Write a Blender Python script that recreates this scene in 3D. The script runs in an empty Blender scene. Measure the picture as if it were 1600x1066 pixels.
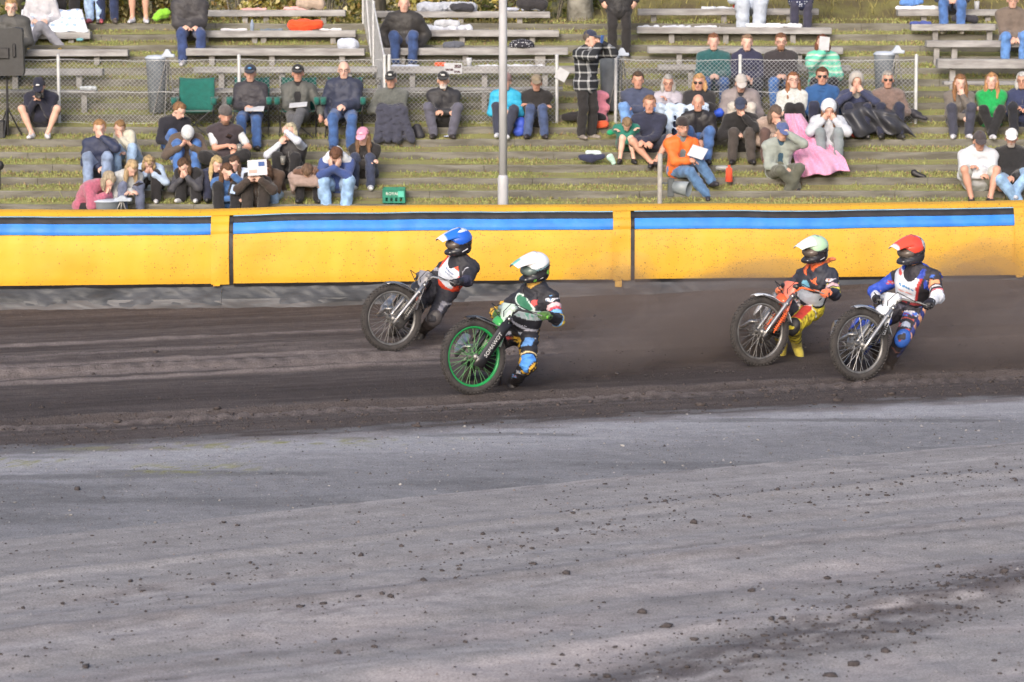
import bpy, bmesh, math, random
import numpy as np
from mathutils import Vector, Matrix

random.seed(7)
RNG = np.random.default_rng(7)
scene = bpy.context.scene
COL = scene.collection
rad = math.radians

# ------------------------------------------------------------------ camera
CAM_H = 4.2
FPX = 4800.0                       # focal length in pixels of the 1600 px wide photograph
PITCH = math.atan((533.0 + 82.0) / FPX)
cam_d = bpy.data.cameras.new('camera')
cam_d.sensor_width = 36.0
cam_d.lens = FPX / 1600.0 * 36.0
cam_d.clip_end = 3000.0
cam_d.dof.use_dof = True
cam_d.dof.focus_distance = 29.8
cam_d.dof.aperture_fstop = 4.5
cam = bpy.data.objects.new('camera', cam_d)
COL.objects.link(cam)
cam.location = (0, 0, CAM_H)
cam.rotation_euler = (math.pi / 2 - PITCH, 0, 0)
scene.camera = cam

# ------------------------------------------------------------------ sky, sun, exposure
SUN_EL, SUN_AZ = 27.0, 196.0       # degrees; azimuth 180 = straight behind the camera
world = bpy.data.worlds.new('World')
scene.world = world
world.use_nodes = True
wn = world.node_tree
sky = wn.nodes.new('ShaderNodeTexSky')
sky.sky_type = 'NISHITA'
sky.sun_disc = False
sky.sun_elevation = rad(SUN_EL)
sky.sun_rotation = rad(SUN_AZ)
sky.air_density = 0.8
sky.dust_density = 4.5
bg = wn.nodes['Background']
bg.inputs['Strength'].default_value = 0.15
wn.links.new(sky.outputs[0], bg.inputs['Color'])
sun_d = bpy.data.lights.new('sun', 'SUN')
sun_d.energy = 0.85
sun_d.angle = rad(24)
sun_d.color = (1.0, 0.975, 0.94)
sun = bpy.data.objects.new('sun', sun_d)
COL.objects.link(sun)
_d = Vector((math.sin(rad(SUN_AZ)) * math.cos(rad(SUN_EL)), math.cos(rad(SUN_AZ)) * math.cos(rad(SUN_EL)), math.sin(rad(SUN_EL))))
sun.rotation_euler = _d.to_track_quat('Z', 'Y').to_euler()
scene.view_settings.view_transform = 'Standard'
scene.view_settings.look = 'None'
scene.view_settings.exposure = 0.56
scene.view_settings.gamma = 1.0
scene.view_settings.use_curve_mapping = False
scene.cycles.volume_step_rate = 4.0
scene.cycles.volume_max_steps = 64
scene.cycles.max_bounces = 6
scene.cycles.volume_bounces = 1

# ------------------------------------------------------------------ survey helpers: sight lines of the photograph
_cp, _sp = math.cos(PITCH), math.sin(PITCH)
def ray(px, py):
    u = (px - 800.0) / FPX
    v = (533.0 - py) / FPX
    return np.array([u, _cp + v * _sp, -_sp + v * _cp])
def at_y(px, py, Y):
    r = ray(px, py); t = Y / r[1]
    return np.array([r[0] * t, Y, CAM_H + r[2] * t])
def at_z(px, py, z):
    r = ray(px, py); t = (z - CAM_H) / r[2]
    return np.array([r[0] * t, r[1] * t, z])

# ------------------------------------------------------------------ object helpers
def link(o, parent=None):
    COL.objects.link(o)
    if parent is not None:
        o.parent = parent
    return o
def tag(o, label=None, cat=None, group=None, kind=None):
    if label: o['label'] = label
    if cat: o['category'] = cat
    if group: o['group'] = group
    if kind: o['kind'] = kind
    return o
def thing(name, loc, label, cat, group=None, rz=0.0):
    o = bpy.data.objects.new(name, None)
    o.empty_display_size = 0.1
    link(o)
    o.location = tuple(float(c) for c in loc)
    o.rotation_euler = (0, 0, rz)
    return tag(o, label, cat, group)
def mesh_np(name, V, F, material=None, parent=None, smooth=False, loc=(0, 0, 0)):
    """V (n,3) array, F (m,3|4) int array or list of tuples"""
    me = bpy.data.meshes.new(name)
    V = np.asarray(V, dtype=np.float32)
    if isinstance(F, np.ndarray):
        m, k = F.shape
        me.vertices.add(len(V)); me.vertices.foreach_set('co', V.ravel())
        me.loops.add(m * k); me.loops.foreach_set('vertex_index', F.astype(np.int32).ravel())
        me.polygons.add(m)
        me.polygons.foreach_set('loop_start', np.arange(0, m * k, k, dtype=np.int32))
        me.polygons.foreach_set('loop_total', np.full(m, k, dtype=np.int32))
        me.update(calc_edges=True)
    else:
        me.from_pydata([tuple(map(float, v)) for v in V], [], F)
        me.update()
    if smooth and len(me.polygons):
        me.polygons.foreach_set('use_smooth', np.ones(len(me.polygons), dtype=bool))
    if material is not None:
        me.materials.append(material)
    o = bpy.data.objects.new(name, me)
    link(o, parent)
    o.location = tuple(float(c) for c in loc)
    return o
def copy_tree(o, parent=None):
    c = o.copy(); link(c, parent)
    for ch in list(o.children):
        copy_tree(ch, c)
    return c
def set_col(o, name, C):
    """per-vertex colour attribute"""
    me = o.data
    a = me.color_attributes.new(name, 'FLOAT_COLOR', 'POINT')
    C = np.asarray(C, dtype=np.float32)
    if C.shape[1] == 3:
        C = np.concatenate([C, np.ones((len(C), 1), np.float32)], 1)
    a.data.foreach_set('color', C.ravel())

class MB:
    """collects boxes, tubes, lathes as one mesh"""
    def __init__(s): s.V = []; s.F = []
    def add(s, V, F):
        b = len(s.V); s.V += [tuple(map(float, v)) for v in V]; s.F += [tuple(b + i for i in f) for f in F]
        return s
    def box(s, c, size, R=None, bev=0.0):
        cx, cy, cz = c; a, b, d = size[0] / 2, size[1] / 2, size[2] / 2
        if bev <= 0:
            P = [(x, y, z) for x in (-a, a) for y in (-b, b) for z in (-d, d)]
            F = [(0, 1, 3, 2), (4, 6, 7, 5), (0, 4, 5, 1), (2, 3, 7, 6), (0, 2, 6, 4), (1, 5, 7, 3)]
        else:
            e = bev; P = []; idx = {}
            for sx in (-1, 1):
                for sy in (-1, 1):
                    for sz in (-1, 1):
                        idx[(sx, sy, sz)] = len(P)
                        P += [(sx * a, sy * (b - e), sz * (d - e)), (sx * (a - e), sy * b, sz * (d - e)), (sx * (a - e), sy * (b - e), sz * d)]
            F = []
            def q(l): F.append(tuple(l))
            for sgn in (-1, 1):
                o = 1 if sgn > 0 else -1
                l = [idx[(sgn, -1, -1)], idx[(sgn, 1, -1)], idx[(sgn, 1, 1)], idx[(sgn, -1, 1)]]; q(l[::o])
                l = [idx[(-1, sgn, -1)] + 1, idx[(-1, sgn, 1)] + 1, idx[(1, sgn, 1)] + 1, idx[(1, sgn, -1)] + 1]; q(l[::o])
                l = [idx[(-1, -1, sgn)] + 2, idx[(1, -1, sgn)] + 2, idx[(1, 1, sgn)] + 2, idx[(-1, 1, sgn)] + 2]; q(l[::o])
            for sa in (-1, 1):
                for sb in (-1, 1):
                    q([idx[(sa, sb, -1)], idx[(sa, sb, 1)], idx[(sa, sb, 1)] + 1, idx[(sa, sb, -1)] + 1][::(1 if sa * sb < 0 else -1)])
                    q([idx[(sa, -1, sb)], idx[(sa, 1, sb)], idx[(sa, 1, sb)] + 2, idx[(sa, -1, sb)] + 2][::(1 if sa * sb > 0 else -1)])
                    q([idx[(-1, sa, sb)] + 1, idx[(1, sa, sb)] + 1, idx[(1, sa, sb)] + 2, idx[(-1, sa, sb)] + 2][::(1 if sa * sb < 0 else -1)])
            for k, i in idx.items():
                q([i, i + 1, i + 2][::(1 if k[0] * k[1] * k[2] > 0 else -1)])
        P = np.array(P)
        if R is not None: P = P @ np.array(R).T
        return s.add(P + np.array(c), F)
    def tube(s, pts, r, n=8, cap=True, closed=False):
        pts = [np.array(p, float) for p in pts]; m = len(pts)
        rs = r if isinstance(r, (list, tuple, np.ndarray)) else [r] * m
        V = []; prev = None
        for i in range(m):
            if closed: t = pts[(i + 1) % m] - pts[i - 1]
            else: t = pts[min(i + 1, m - 1)] - pts[max(i - 1, 0)]
            t = t / (np.linalg.norm(t) + 1e-9)
            if prev is None:
                a = np.array([0, 0, 1.0]) if abs(t[2]) < 0.9 else np.array([1.0, 0, 0])
            else: a = prev
            u = a - t * a.dot(t); u /= (np.linalg.norm(u) + 1e-9); prev = u
            w = np.cross(t, u)
            for k in range(n):
                g = 2 * math.pi * k / n
                V.append(pts[i] + rs[i] * (u * math.cos(g) + w * math.sin(g)))
        F = []
        for i in range(m if closed else m - 1):
            j = (i + 1) % m
            for k in range(n):
                k2 = (k + 1) % n
                F.append((i * n + k, i * n + k2, j * n + k2, j * n + k))
        if cap and not closed:
            F.append(tuple(range(n))[::-1]); F.append(tuple((m - 1) * n + k for k in range(n)))
        return s.add(V, F)
    def lathe(s, prof, c=(0, 0, 0), n=20, R=None):
        """prof: list of (r, h) about local z"""
        V = []; F = []; m = len(prof)
        for (r, h) in prof:
            for k in range(n):
                g = 2 * math.pi * k / n
                V.append((r * math.cos(g), r * math.sin(g), h))
        for i in range(m - 1):
            for k in range(n):
                k2 = (k + 1) % n
                F.append((i * n + k, i * n + k2, (i + 1) * n + k2, (i + 1) * n + k))
        if prof[0][0] > 1e-4: F.append(tuple(range(n))[::-1])
        if prof[-1][0] > 1e-4: F.append(tuple((m - 1) * n + k for k in range(n)))
        V = np.array(V)
        if R is not None: V = V @ np.array(R).T
        return s.add(V + np.array(c), F)
    def build(s, name, material, parent=None, smooth=False, loc=(0, 0, 0)):
        return mesh_np(name, s.V, s.F, material, parent, smooth, loc)

def frame_from(axis, hint=(0, 0, 1)):
    """rotation matrix (columns) whose z is axis"""
    z = np.array(axis, float); z /= np.linalg.norm(z)
    h = np.array(hint, float)
    if abs(h.dot(z)) > 0.95: h = np.array([1.0, 0, 0])
    x = np.cross(h, z); x /= np.linalg.norm(x)
    y = np.cross(z, x)
    return np.stack([x, y, z], 1)

# ------------------------------------------------------------------ value noise (numpy)
def _hash(i, j, k, seed):
    n = (i * 73856093) ^ (j * 19349663) ^ (k * 83492791) ^ (seed * 2654435)
    n = (n ^ (n >> 13)) * 1274126177
    n = n ^ (n >> 16)
    return (n & 0xFFFF) / 65535.0
def vnoise2(x, y, seed=0):
    xi = np.floor(x).astype(np.int64); yi = np.floor(y).astype(np.int64)
    fx = x - xi; fy = y - yi
    fx = fx * fx * (3 - 2 * fx); fy = fy * fy * (3 - 2 * fy)
    z = np.zeros_like(xi)
    a = _hash(xi, yi, z, seed); b = _hash(xi + 1, yi, z, seed); c = _hash(xi, yi + 1, z, seed); d = _hash(xi + 1, yi + 1, z, seed)
    return (a * (1 - fx) + b * fx) * (1 - fy) + (c * (1 - fx) + d * fx) * fy
def fbm2(x, y, seed=0, oct=4):
    s = 0; a = 0.5
    for o in range(oct):
        s = s + a * vnoise2(x * 2 ** o, y * 2 ** o, seed + o * 17); a *= 0.5
    return s
def sstep(a, b, x):
    t = np.clip((x - a) / (b - a), 0, 1)
    return t * t * (3 - 2 * t)

# ------------------------------------------------------------------ materials
_M = {}
def srgb(r, g, b):
    f = lambda c: (c / 255 / 12.92) if c / 255 <= 0.04045 else ((c / 255 + 0.055) / 1.055) ** 2.4
    return (f(r), f(g), f(b))
def new_mat(name):
    m = bpy.data.materials.new(name); m.use_nodes = True
    return m, m.node_tree, m.node_tree.nodes['Principled BSDF']
def pm(name, c1, c2=None, rough=0.7, scale=8.0, bump=0.0, bscale=60.0, metal=0.0, coat=0.0, sheen=0.0, stretch=None, spec=None, trans=0.0):
    """procedural material: two-tone noise colour, roughness breakup and bump in object space"""
    if name in _M: return _M[name]
    m, t, b = new_mat(name)
    N = t.nodes; L = t.links
    co = N.new('ShaderNodeTexCoord')
    vec = co.outputs['Object']
    if stretch:
        mp = N.new('ShaderNodeMapping'); mp.inputs['Scale'].default_value = stretch
        L.new(vec, mp.inputs[0]); vec = mp.outputs[0]
    nz = N.new('ShaderNodeTexNoise'); nz.inputs['Scale'].default_value = scale; nz.inputs['Detail'].default_value = 5
    L.new(vec, nz.inputs['Vector'])
    if c2 is None: c2 = tuple(x * 0.78 for x in c1)
    rp = N.new('ShaderNodeValToRGB')
    rp.color_ramp.elements[0].position = 0.35; rp.color_ramp.elements[1].position = 0.65
    rp.color_ramp.elements[0].color = (*c2, 1); rp.color_ramp.elements[1].color = (*c1, 1)
    L.new(nz.outputs[0], rp.inputs[0]); L.new(rp.outputs[0], b.inputs['Base Color'])
    mr = N.new('ShaderNodeMapRange'); mr.inputs['To Min'].default_value = max(rough - 0.08, 0.03); mr.inputs['To Max'].default_value = min(rough + 0.08, 1)
    L.new(nz.outputs[0], mr.inputs[0]); L.new(mr.outputs[0], b.inputs['Roughness'])
    b.inputs['Metallic'].default_value = metal
    b.inputs['Coat Weight'].default_value = coat
    b.inputs['Sheen Weight'].default_value = sheen
    if trans: b.inputs['Transmission Weight'].default_value = trans
    if spec is not None: b.inputs['Specular IOR Level'].default_value = spec
    if bump > 0:
        n2 = N.new('ShaderNodeTexNoise'); n2.inputs['Scale'].default_value = bscale; n2.inputs['Detail'].default_value = 3; n2.inputs['Distortion'].default_value = 1.5 if name.startswith('fabric') else 0.0
        L.new(vec, n2.inputs['Vector'])
        bp = N.new('ShaderNodeBump'); bp.inputs['Strength'].default_value = bump; bp.inputs['Distance'].default_value = 0.02
        L.new(n2.outputs[0], bp.inputs['Height']); L.new(bp.outputs[0], b.inputs['Normal'])
    _M[name] = m
    return m
def cloth(rgb, kind='cloth'):
    """fabric material for an sRGB colour"""
    key = 'fabric_%s_%02x%02x%02x' % (kind, *[int(v) for v in rgb])
    c = srgb(*rgb)
    if kind == 'shiny':
        return pm(key, tuple(x * 1.08 for x in c), tuple(x * 0.86 for x in c), rough=0.6, scale=9, bump=0.55, bscale=15, sheen=0.1)
    if kind == 'denim':
        return pm(key, tuple(min(1, x * 1.2) for x in c), tuple(x * 0.68 for x in c), rough=0.9, scale=11, bump=0.55, bscale=20, sheen=0.2)
    if kind == 'leather':
        return pm(key, c, tuple(x * 0.7 for x in c), rough=0.42, scale=14, bump=0.3, bscale=40)
    if kind == 'knit':
        return pm(key, c, tuple(x * 0.75 for x in c), rough=0.95, scale=30, bump=0.5, bscale=140, sheen=0.3)
    return pm(key, tuple(x * 1.06 for x in c), tuple(x * 0.86 for x in c), rough=0.9, scale=12, bump=0.6, bscale=17, sheen=0.2)
def attr_mat(name, attr='Col', rough=0.6, bump=0.0, bscale=80, var=0.12, sss=0.0, coat=0.0, metal=0.0):
    """material whose base colour is the mesh's own colour attribute, broken up by noise"""
    if name in _M: return _M[name]
    m, t, b = new_mat(name); N = t.nodes; L = t.links
    at = N.new('ShaderNodeAttribute'); at.attribute_name = attr
    co = N.new('ShaderNodeTexCoord')
    nz = N.new('ShaderNodeTexNoise'); nz.inputs['Scale'].default_value = 25; nz.inputs['Detail'].default_value = 4
    L.new(co.outputs['Object'], nz.inputs['Vector'])
    mr = N.new('ShaderNodeMapRange'); mr.inputs['To Min'].default_value = 1 - var; mr.inputs['To Max'].default_value = 1 + var
    L.new(nz.outputs[0], mr.inputs[0])
    mx = N.new('ShaderNodeMix'); mx.data_type = 'RGBA'; mx.blend_type = 'MULTIPLY'; mx.inputs[0].default_value = 1.0
    L.new(at.outputs['Color'], mx.inputs[6]); L.new(mr.outputs[0], mx.inputs[7])
    L.new(mx.outputs[2], b.inputs['Base Color'])
    b.inputs['Roughness'].default_value = rough
    b.inputs['Coat Weight'].default_value = coat
    b.inputs['Metallic'].default_value = metal
    if sss:
        b.inputs['Subsurface Weight'].default_value = sss
        b.inputs['Subsurface Radius'].default_value = (0.012, 0.005, 0.003)
        b.inputs['Subsurface Scale'].default_value = 1.0
    if bump:
        n2 = N.new('ShaderNodeTexNoise'); n2.inputs['Scale'].default_value = bscale
        L.new(co.outputs['Object'], n2.inputs['Vector'])
        bp = N.new('ShaderNodeBump'); bp.inputs['Strength'].default_value = bump; bp.inputs['Distance'].default_value = 0.01
        L.new(n2.outputs[0], bp.inputs['Height']); L.new(bp.outputs[0], b.inputs['Normal'])
    _M[name] = m
    return m
# =================================================================== THE GROUND
def _fit(pts):
    P = np.array([at_z(px, py, 0.0)[:2] for px, py in pts])
    return np.polyfit(P[:, 0], P[:, 1], 2)
_eE = _fit([(0, 705), (300, 690), (700, 668), (1200, 640), (1600, 622)])
_eR = _fit([(0, 845), (400, 803), (800, 762), (1200, 722), (1600, 690)])
def _curve(c, x):
    xc = np.clip(x, -9, 9)
    return np.polyval(c, xc) + np.polyval(np.polyder(c), xc) * (x - xc)
def E1(x): return _curve(_eE, x)          # inner edge of the racing track
def RD(x): return _curve(_eR, x)          # edge of the infield road
def BAR(x): return 36.2 + 0.10 * np.clip(x, -14, 14)   # foot of the air fence

def ground_h(x, y):
    """height of the dirt surface"""
    h = 0.018 * (fbm2(x * 1.3, y * 1.3, 3) - 0.5) + 0.012 * (fbm2(x * 9, y * 9, 5, 3) - 0.5)
    e = E1(x); b = BAR(x); v = (y - e)
    on = sstep(-0.15, 0.3, v)
    along = x + 0.15 * y
    # loose soil thrown into a low berm along the inner edge, scalloped by tyres
    sc = np.abs(np.sin(along * 17 + 5 * fbm2(x * 0.8, v * 2, 9))) ** 0.7
    n1 = fbm2(x * 3, v * 6, 21)
    h = h + on * 0.042 * np.exp(-((v - 1.25 - 0.06 * n1) / 0.12) ** 2) * (0.25 + 0.9 * sc * sstep(0.3, 0.6, fbm2(x * 1.1, v * 2, 19)))
    h = h + on * 0.022 * np.exp(-((v - 0.75) / 0.2) ** 2) * (0.6 + 0.8 * n1)
    h = h + on * 0.035 * np.exp(-((v - 1.75) / 0.1) ** 2) * (0.3 + 1.2 * n1) - on * 0.04 * np.exp(-((v - 1.5) / 0.1) ** 2)
    # ruts across the racing line
    for vv, w, a in ((4.3, 0.10, 0.030), (4.75, 0.12, -0.035), (5.1, 0.14, 0.04), (5.6, 0.1, -0.03), (6.2, 0.2, 0.03), (7.2, 0.12, 0.035)):
        h = h + a * np.exp(-((v - vv - 0.25 * (fbm2(x * 0.25, v * 0.3, 31) - 0.5)) / w) ** 2) * (0.4 + 1.2 * fbm2(x * 2.0, v * 3, 33))
    h = h + on * ((0.014 + 0.03 * np.exp(-((v - 5.2) / 0.8) ** 2)) * (fbm2(x * 5, v * 8, 41, 3) - 0.45) + 0.016 * (fbm2(x * 0.5, v * 9, 43, 3) - 0.5))
    # soil banked up against the fence towards the right
    h = h + 0.20 * sstep(-3.0, 6.5, x) * sstep(b - 2.6, b - 0.1, y) + 0.03 * sstep(b - 0.8, b - 0.1, y)
    # infield: soft tyre tracks that follow the road edge
    w = y - RD(x)
    inn = sstep(0.2, -0.4, w)
    for ww, wd, a in ((-1.4, 0.12, 0.02), (-2.5, 0.2, -0.02), (-3.3, 0.15, 0.022), (-4.4, 0.25, -0.02), (-5.6, 0.3, 0.03)):
        h = h + inn * a * np.exp(-((w - ww - 0.5 * (fbm2(x * 0.35, y * 0.2, 51) - 0.5)) / wd) ** 2)
    h = h + inn * 0.03 * (fbm2(x * 2.4, y * 2.4, 55) - 0.5) * (0.5 + sstep(-1, -5, w))
    # the dark loose band in the lower right corner
    dband = _dark_band(x, y)
    h = h + dband * (0.05 * (fbm2(x * 5, y * 5, 61, 4) - 0.3) + 0.02)
    return h
_dk = _fit([(1000, 1066), (1350, 975), (1600, 905)])
def _dark_band(x, y):
    w = y - _curve(_dk, x)
    return np.exp(-(w / (0.46 + 0.35 * (fbm2(x * 1.2, y * 1.2, 63) - 0.3))) ** 2) * sstep(-1.6, 1.2, x)

def _xs():
    fine = np.arange(-6.2, 6.2001, 0.044)
    out = [6.3]
    while out[-1] < 140: out.append(out[-1] * 1.25)
    return np.concatenate([-np.array(out[::-1]), fine, np.array(out)])
XS = _xs()
def strip(name, ya, yb, n, material, colfn, power=1.0):
    t = np.linspace(0, 1, n) ** power
    X = np.repeat(XS[:, None], n, 1)
    a = ya(XS)[:, None]; b = yb(XS)[:, None]
    Y = a + (b - a) * t[None, :]
    Z = ground_h(X, Y)
    V = np.stack([X.ravel(), Y.ravel(), Z.ravel()], 1)
    I = np.arange(len(XS) * n).reshape(len(XS), n)
    F = np.stack([I[:-1, :-1].ravel(), I[1:, :-1].ravel(), I[1:, 1:].ravel(), I[:-1, 1:].ravel()], 1)
    o = mesh_np(name, V, F, material, None, True)
    set_col(o, 'Col', colfn(X.ravel(), Y.ravel(), Z.ravel()))
    o['kind'] = 'structure'
    return o

def soil_mat(name, bump, speck, specklight, grain):
    m, t, b = new_mat(name); N = t.nodes; L = t.links
    at = N.new('ShaderNodeAttribute'); at.attribute_name = 'Col'
    co = N.new('ShaderNodeTexCoord')
    mp = N.new('ShaderNodeMapping'); mp.inputs['Scale'].default_value = (0.75, 1.0, 1.0); mp.inputs['Rotation'].default_value = (0, 0, rad(-14))
    L.new(co.outputs['Object'], mp.inputs[0])
    n1 = N.new('ShaderNodeTexNoise'); n1.inputs['Scale'].default_value = grain; n1.inputs['Detail'].default_value = 8; n1.inputs['Roughness'].default_value = 0.75
    L.new(mp.outputs[0], n1.inputs['Vector'])
    mr = N.new('ShaderNodeMapRange'); mr.inputs['From Min'].default_value = 0.3; mr.inputs['From Max'].default_value = 0.7
    mr.inputs['To Min'].default_value = 0.8; mr.inputs['To Max'].default_value = 1.2
    L.new(n1.outputs[0], mr.inputs[0])
    mx = N.new('ShaderNodeMix'); mx.data_type = 'RGBA'; mx.blend_type = 'MULTIPLY'; mx.inputs[0].default_value = 1
    ng = N.new('ShaderNodeTexNoise'); ng.inputs['Scale'].default_value = 70; ng.inputs['Detail'].default_value = 4; L.new(co.outputs['Object'], ng.inputs['Vector'])
    mg = N.new('ShaderNodeMapRange'); mg.inputs['From Min'].default_value = 0.3; mg.inputs['From Max'].default_value = 0.7; mg.inputs['To Min'].default_value = 0.72; mg.inputs['To Max'].default_value = 1.28; L.new(ng.outputs[0], mg.inputs[0])
    mq = N.new('ShaderNodeMath'); mq.operation = 'MULTIPLY'; L.new(mr.outputs[0], mq.inputs[0]); L.new(mg.outputs[0], mq.inputs[1])
    L.new(at.outputs['Color'], mx.inputs[6]); L.new(mq.outputs[0], mx.inputs[7])
    # scattered grit: dark crumbs and pale chips
    v1 = N.new('ShaderNodeTexVoronoi'); v1.inputs['Scale'].default_value = 40; L.new(co.outputs['Object'], v1.inputs['Vector'])
    lt = N.new('ShaderNodeMath'); lt.operation = 'LESS_THAN'; lt.inputs[1].default_value = 0.16
    L.new(v1.outputs['Distance'], lt.inputs[0])
    sp = N.new('ShaderNodeSeparateColor'); L.new(v1.outputs['Color'], sp.inputs[0])
    gd = N.new('ShaderNodeMath'); gd.operation = 'LESS_THAN'; gd.inputs[1].default_value = speck; L.new(sp.outputs[0], gd.inputs[0])
    md = N.new('ShaderNodeMath'); md.operation = 'MULTIPLY'; L.new(lt.outputs[0], md.inputs[0]); L.new(gd.outputs[0], md.inputs[1])
    m2 = N.new('ShaderNodeMix'); m2.data_type = 'RGBA'; L.new(md.outputs[0], m2.inputs[0]); L.new(mx.outputs[2], m2.inputs[6]); m2.inputs[7].default_value = (0.05, 0.042, 0.042, 1)
    gl = N.new('ShaderNodeMath'); gl.operation = 'GREATER_THAN'; gl.inputs[1].default_value = 1 - specklight; L.new(sp.outputs[1], gl.inputs[0])
    ml = N.new('ShaderNodeMath'); ml.operation = 'MULTIPLY'; L.new(lt.outputs[0], ml.inputs[0]); L.new(gl.outputs[0], ml.inputs[1])
    m3 = N.new('ShaderNodeMix'); m3.data_type = 'RGBA'; L.new(ml.outputs[0], m3.inputs[0]); L.new(m2.outputs[2], m3.inputs[6]); m3.inputs[7].default_value = (0.46, 0.45, 0.45, 1)
    L.new(m3.outputs[2], b.inputs['Base Color'])
    b.inputs['Roughness'].default_value = 0.93
    b.inputs['Specular IOR Level'].default_value = 0.25
    n2 = N.new('ShaderNodeTexNoise'); n2.inputs['Scale'].default_value = 38; n2.inputs['Detail'].default_value = 8; n2.inputs['Roughness'].default_value = 0.7
    L.new(co.outputs['Object'], n2.inputs['Vector'])
    bp = N.new('ShaderNodeBump'); bp.inputs['Strength'].default_value = bump; bp.inputs['Distance'].default_value = 0.03
    L.new(n2.outputs[0], bp.inputs['Height']); L.new(bp.outputs[0], b.inputs['Normal'])
    return m

C_SOIL = np.array([0.072, 0.059, 0.057]); C_SOILDRY = np.array([0.26, 0.222, 0.213]); C_SOILWET = np.array([0.042, 0.033, 0.033])
C_GRAV = np.array([0.228, 0.227, 0.242]); C_GRAVL = np.array([0.345, 0.345, 0.372]); C_ROAD = np.array([0.288, 0.276, 0.281]); C_MOSS = np.array([0.25, 0.25, 0.05])
def lerp(a, b, t): return a + (b - a) * np.clip(t, 0, 1)[:, None]
def col_track(x, y, z):
    v = y - E1(x)
    n = fbm2(x * 0.16, v * 2.6, 71); n2 = fbm2(x * 1.4, v * 6, 73); n3 = fbm2(x * 0.35, v * 14, 75)
    wob = 0.0
    dry_shade = 0.10 + 0.45 * (n - 0.42)
    left = sstep(4.5, -4.0, x)
    for vv, w, a in ((0.9, 0.20, 0.30), (1.28, 0.14, 0.55), (1.8, 0.1, 0.25), (4.2, 0.07, 0.75), (4.9, 0.35, 0.45), (5.6, 0.14, 0.6), (6.3, 0.4, 0.35), (7.15, 0.08, 0.8), (8.0, 0.2, 0.18)):
        dry_shade = dry_shade + a * (0.3 + 0.7 * left) * np.exp(-((v - vv - wob - 0.3 * (fbm2(x * 0.2, v * 0.2, 77) - 0.5)) / w) ** 2) * (0.25 + 1.3 * n3)
    tread_shade = np.abs(np.sin((x + 0.15 * y) * 17 + 5 * fbm2(x * 0.8, v * 2, 9) + 5 * (v - 1.25))) ** 0.7
    dry_shade = dry_shade + (0.30 - 0.55 * tread_shade) * np.exp(-((v - 1.14) / 0.07) ** 2) + 0.3 * np.exp(-((v - 1.40 - .05 * n2) / 0.05) ** 2) - 0.25 * np.exp(-((v - 1.0) / 0.06) ** 2) + (0.30 - 0.55 * np.abs(np.sin((x + 0.1 * y) * 15 + 3 * v))) * np.exp(-((v - 5.1) / 0.18) ** 2) * (0.3 + .7 * left)  # shade in the tread notches painted as darker soil, along with dry lines
    dry_shade = dry_shade + 0.35 * (n2 - 0.5) + 0.5 * (n3 - 0.5) * (0.4 + 0.6 * left)
    c = lerp(np.repeat(C_SOIL[None], len(x), 0), C_SOILDRY[None], dry_shade)
    c = lerp(c, C_SOILWET[None], 0.8 * np.exp(-((v - 2.7) / 0.6) ** 2) * n * 1.3 + 0.5 * np.exp(-((v - 0.35) / 0.2) ** 2) * n2)
    edge = sstep(0.34, -0.05, v + 0.9 * (n2 - 0.5) + 0.5 * (fbm2(x * 3.5, v * 5, 79) - .5))
    c = lerp(c, C_GRAV[None] * 0.85, edge * 0.9)
    return c
def col_shoulder(x, y, z):
    a = RD(x); b = E1(x); t = (y - a) / (b - a)
    n = fbm2(x * 0.6, y * 3, 81); n2 = fbm2(x * 3, y * 5, 83); n3 = fbm2(x * 14, y * 14, 85, 3)
    c = lerp(np.repeat(C_GRAV[None], len(x), 0), C_GRAVL[None], sstep(0.35, 0.85, t + 0.3 * (n - .5)))
    c = lerp(c, C_SOIL[None] * 1.6, sstep(0.86, 1.0, t + 0.2 * (n2 - .5)) * 0.7)
    c = lerp(c, C_GRAV[None] * 0.72, 0.8 * sstep(0.52, 0.66, fbm2(x * 0.5, y * 2.5, 87)))
    # thin moss growing in two patches and along the outer edge at the left
    for (px, py, rx, ry) in ((290, 733, 0.55, 0.30), (12, 722, 0.5, 0.28), (420, 694, 1.5, 0.2)):
        p = at_z(px, py, 0); dx = (x - p[0]); dy = y - p[1] + dx * -0.12
        g = np.exp(-(dx / rx) ** 2 - (dy / ry) ** 2) * sstep(0.46, 0.6, n3 * 0.6 + n2 * 0.4)
        c = lerp(c, C_MOSS[None], g * 0.85)
    return c * (0.88 + 0.24 * n2)[:, None]
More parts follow.
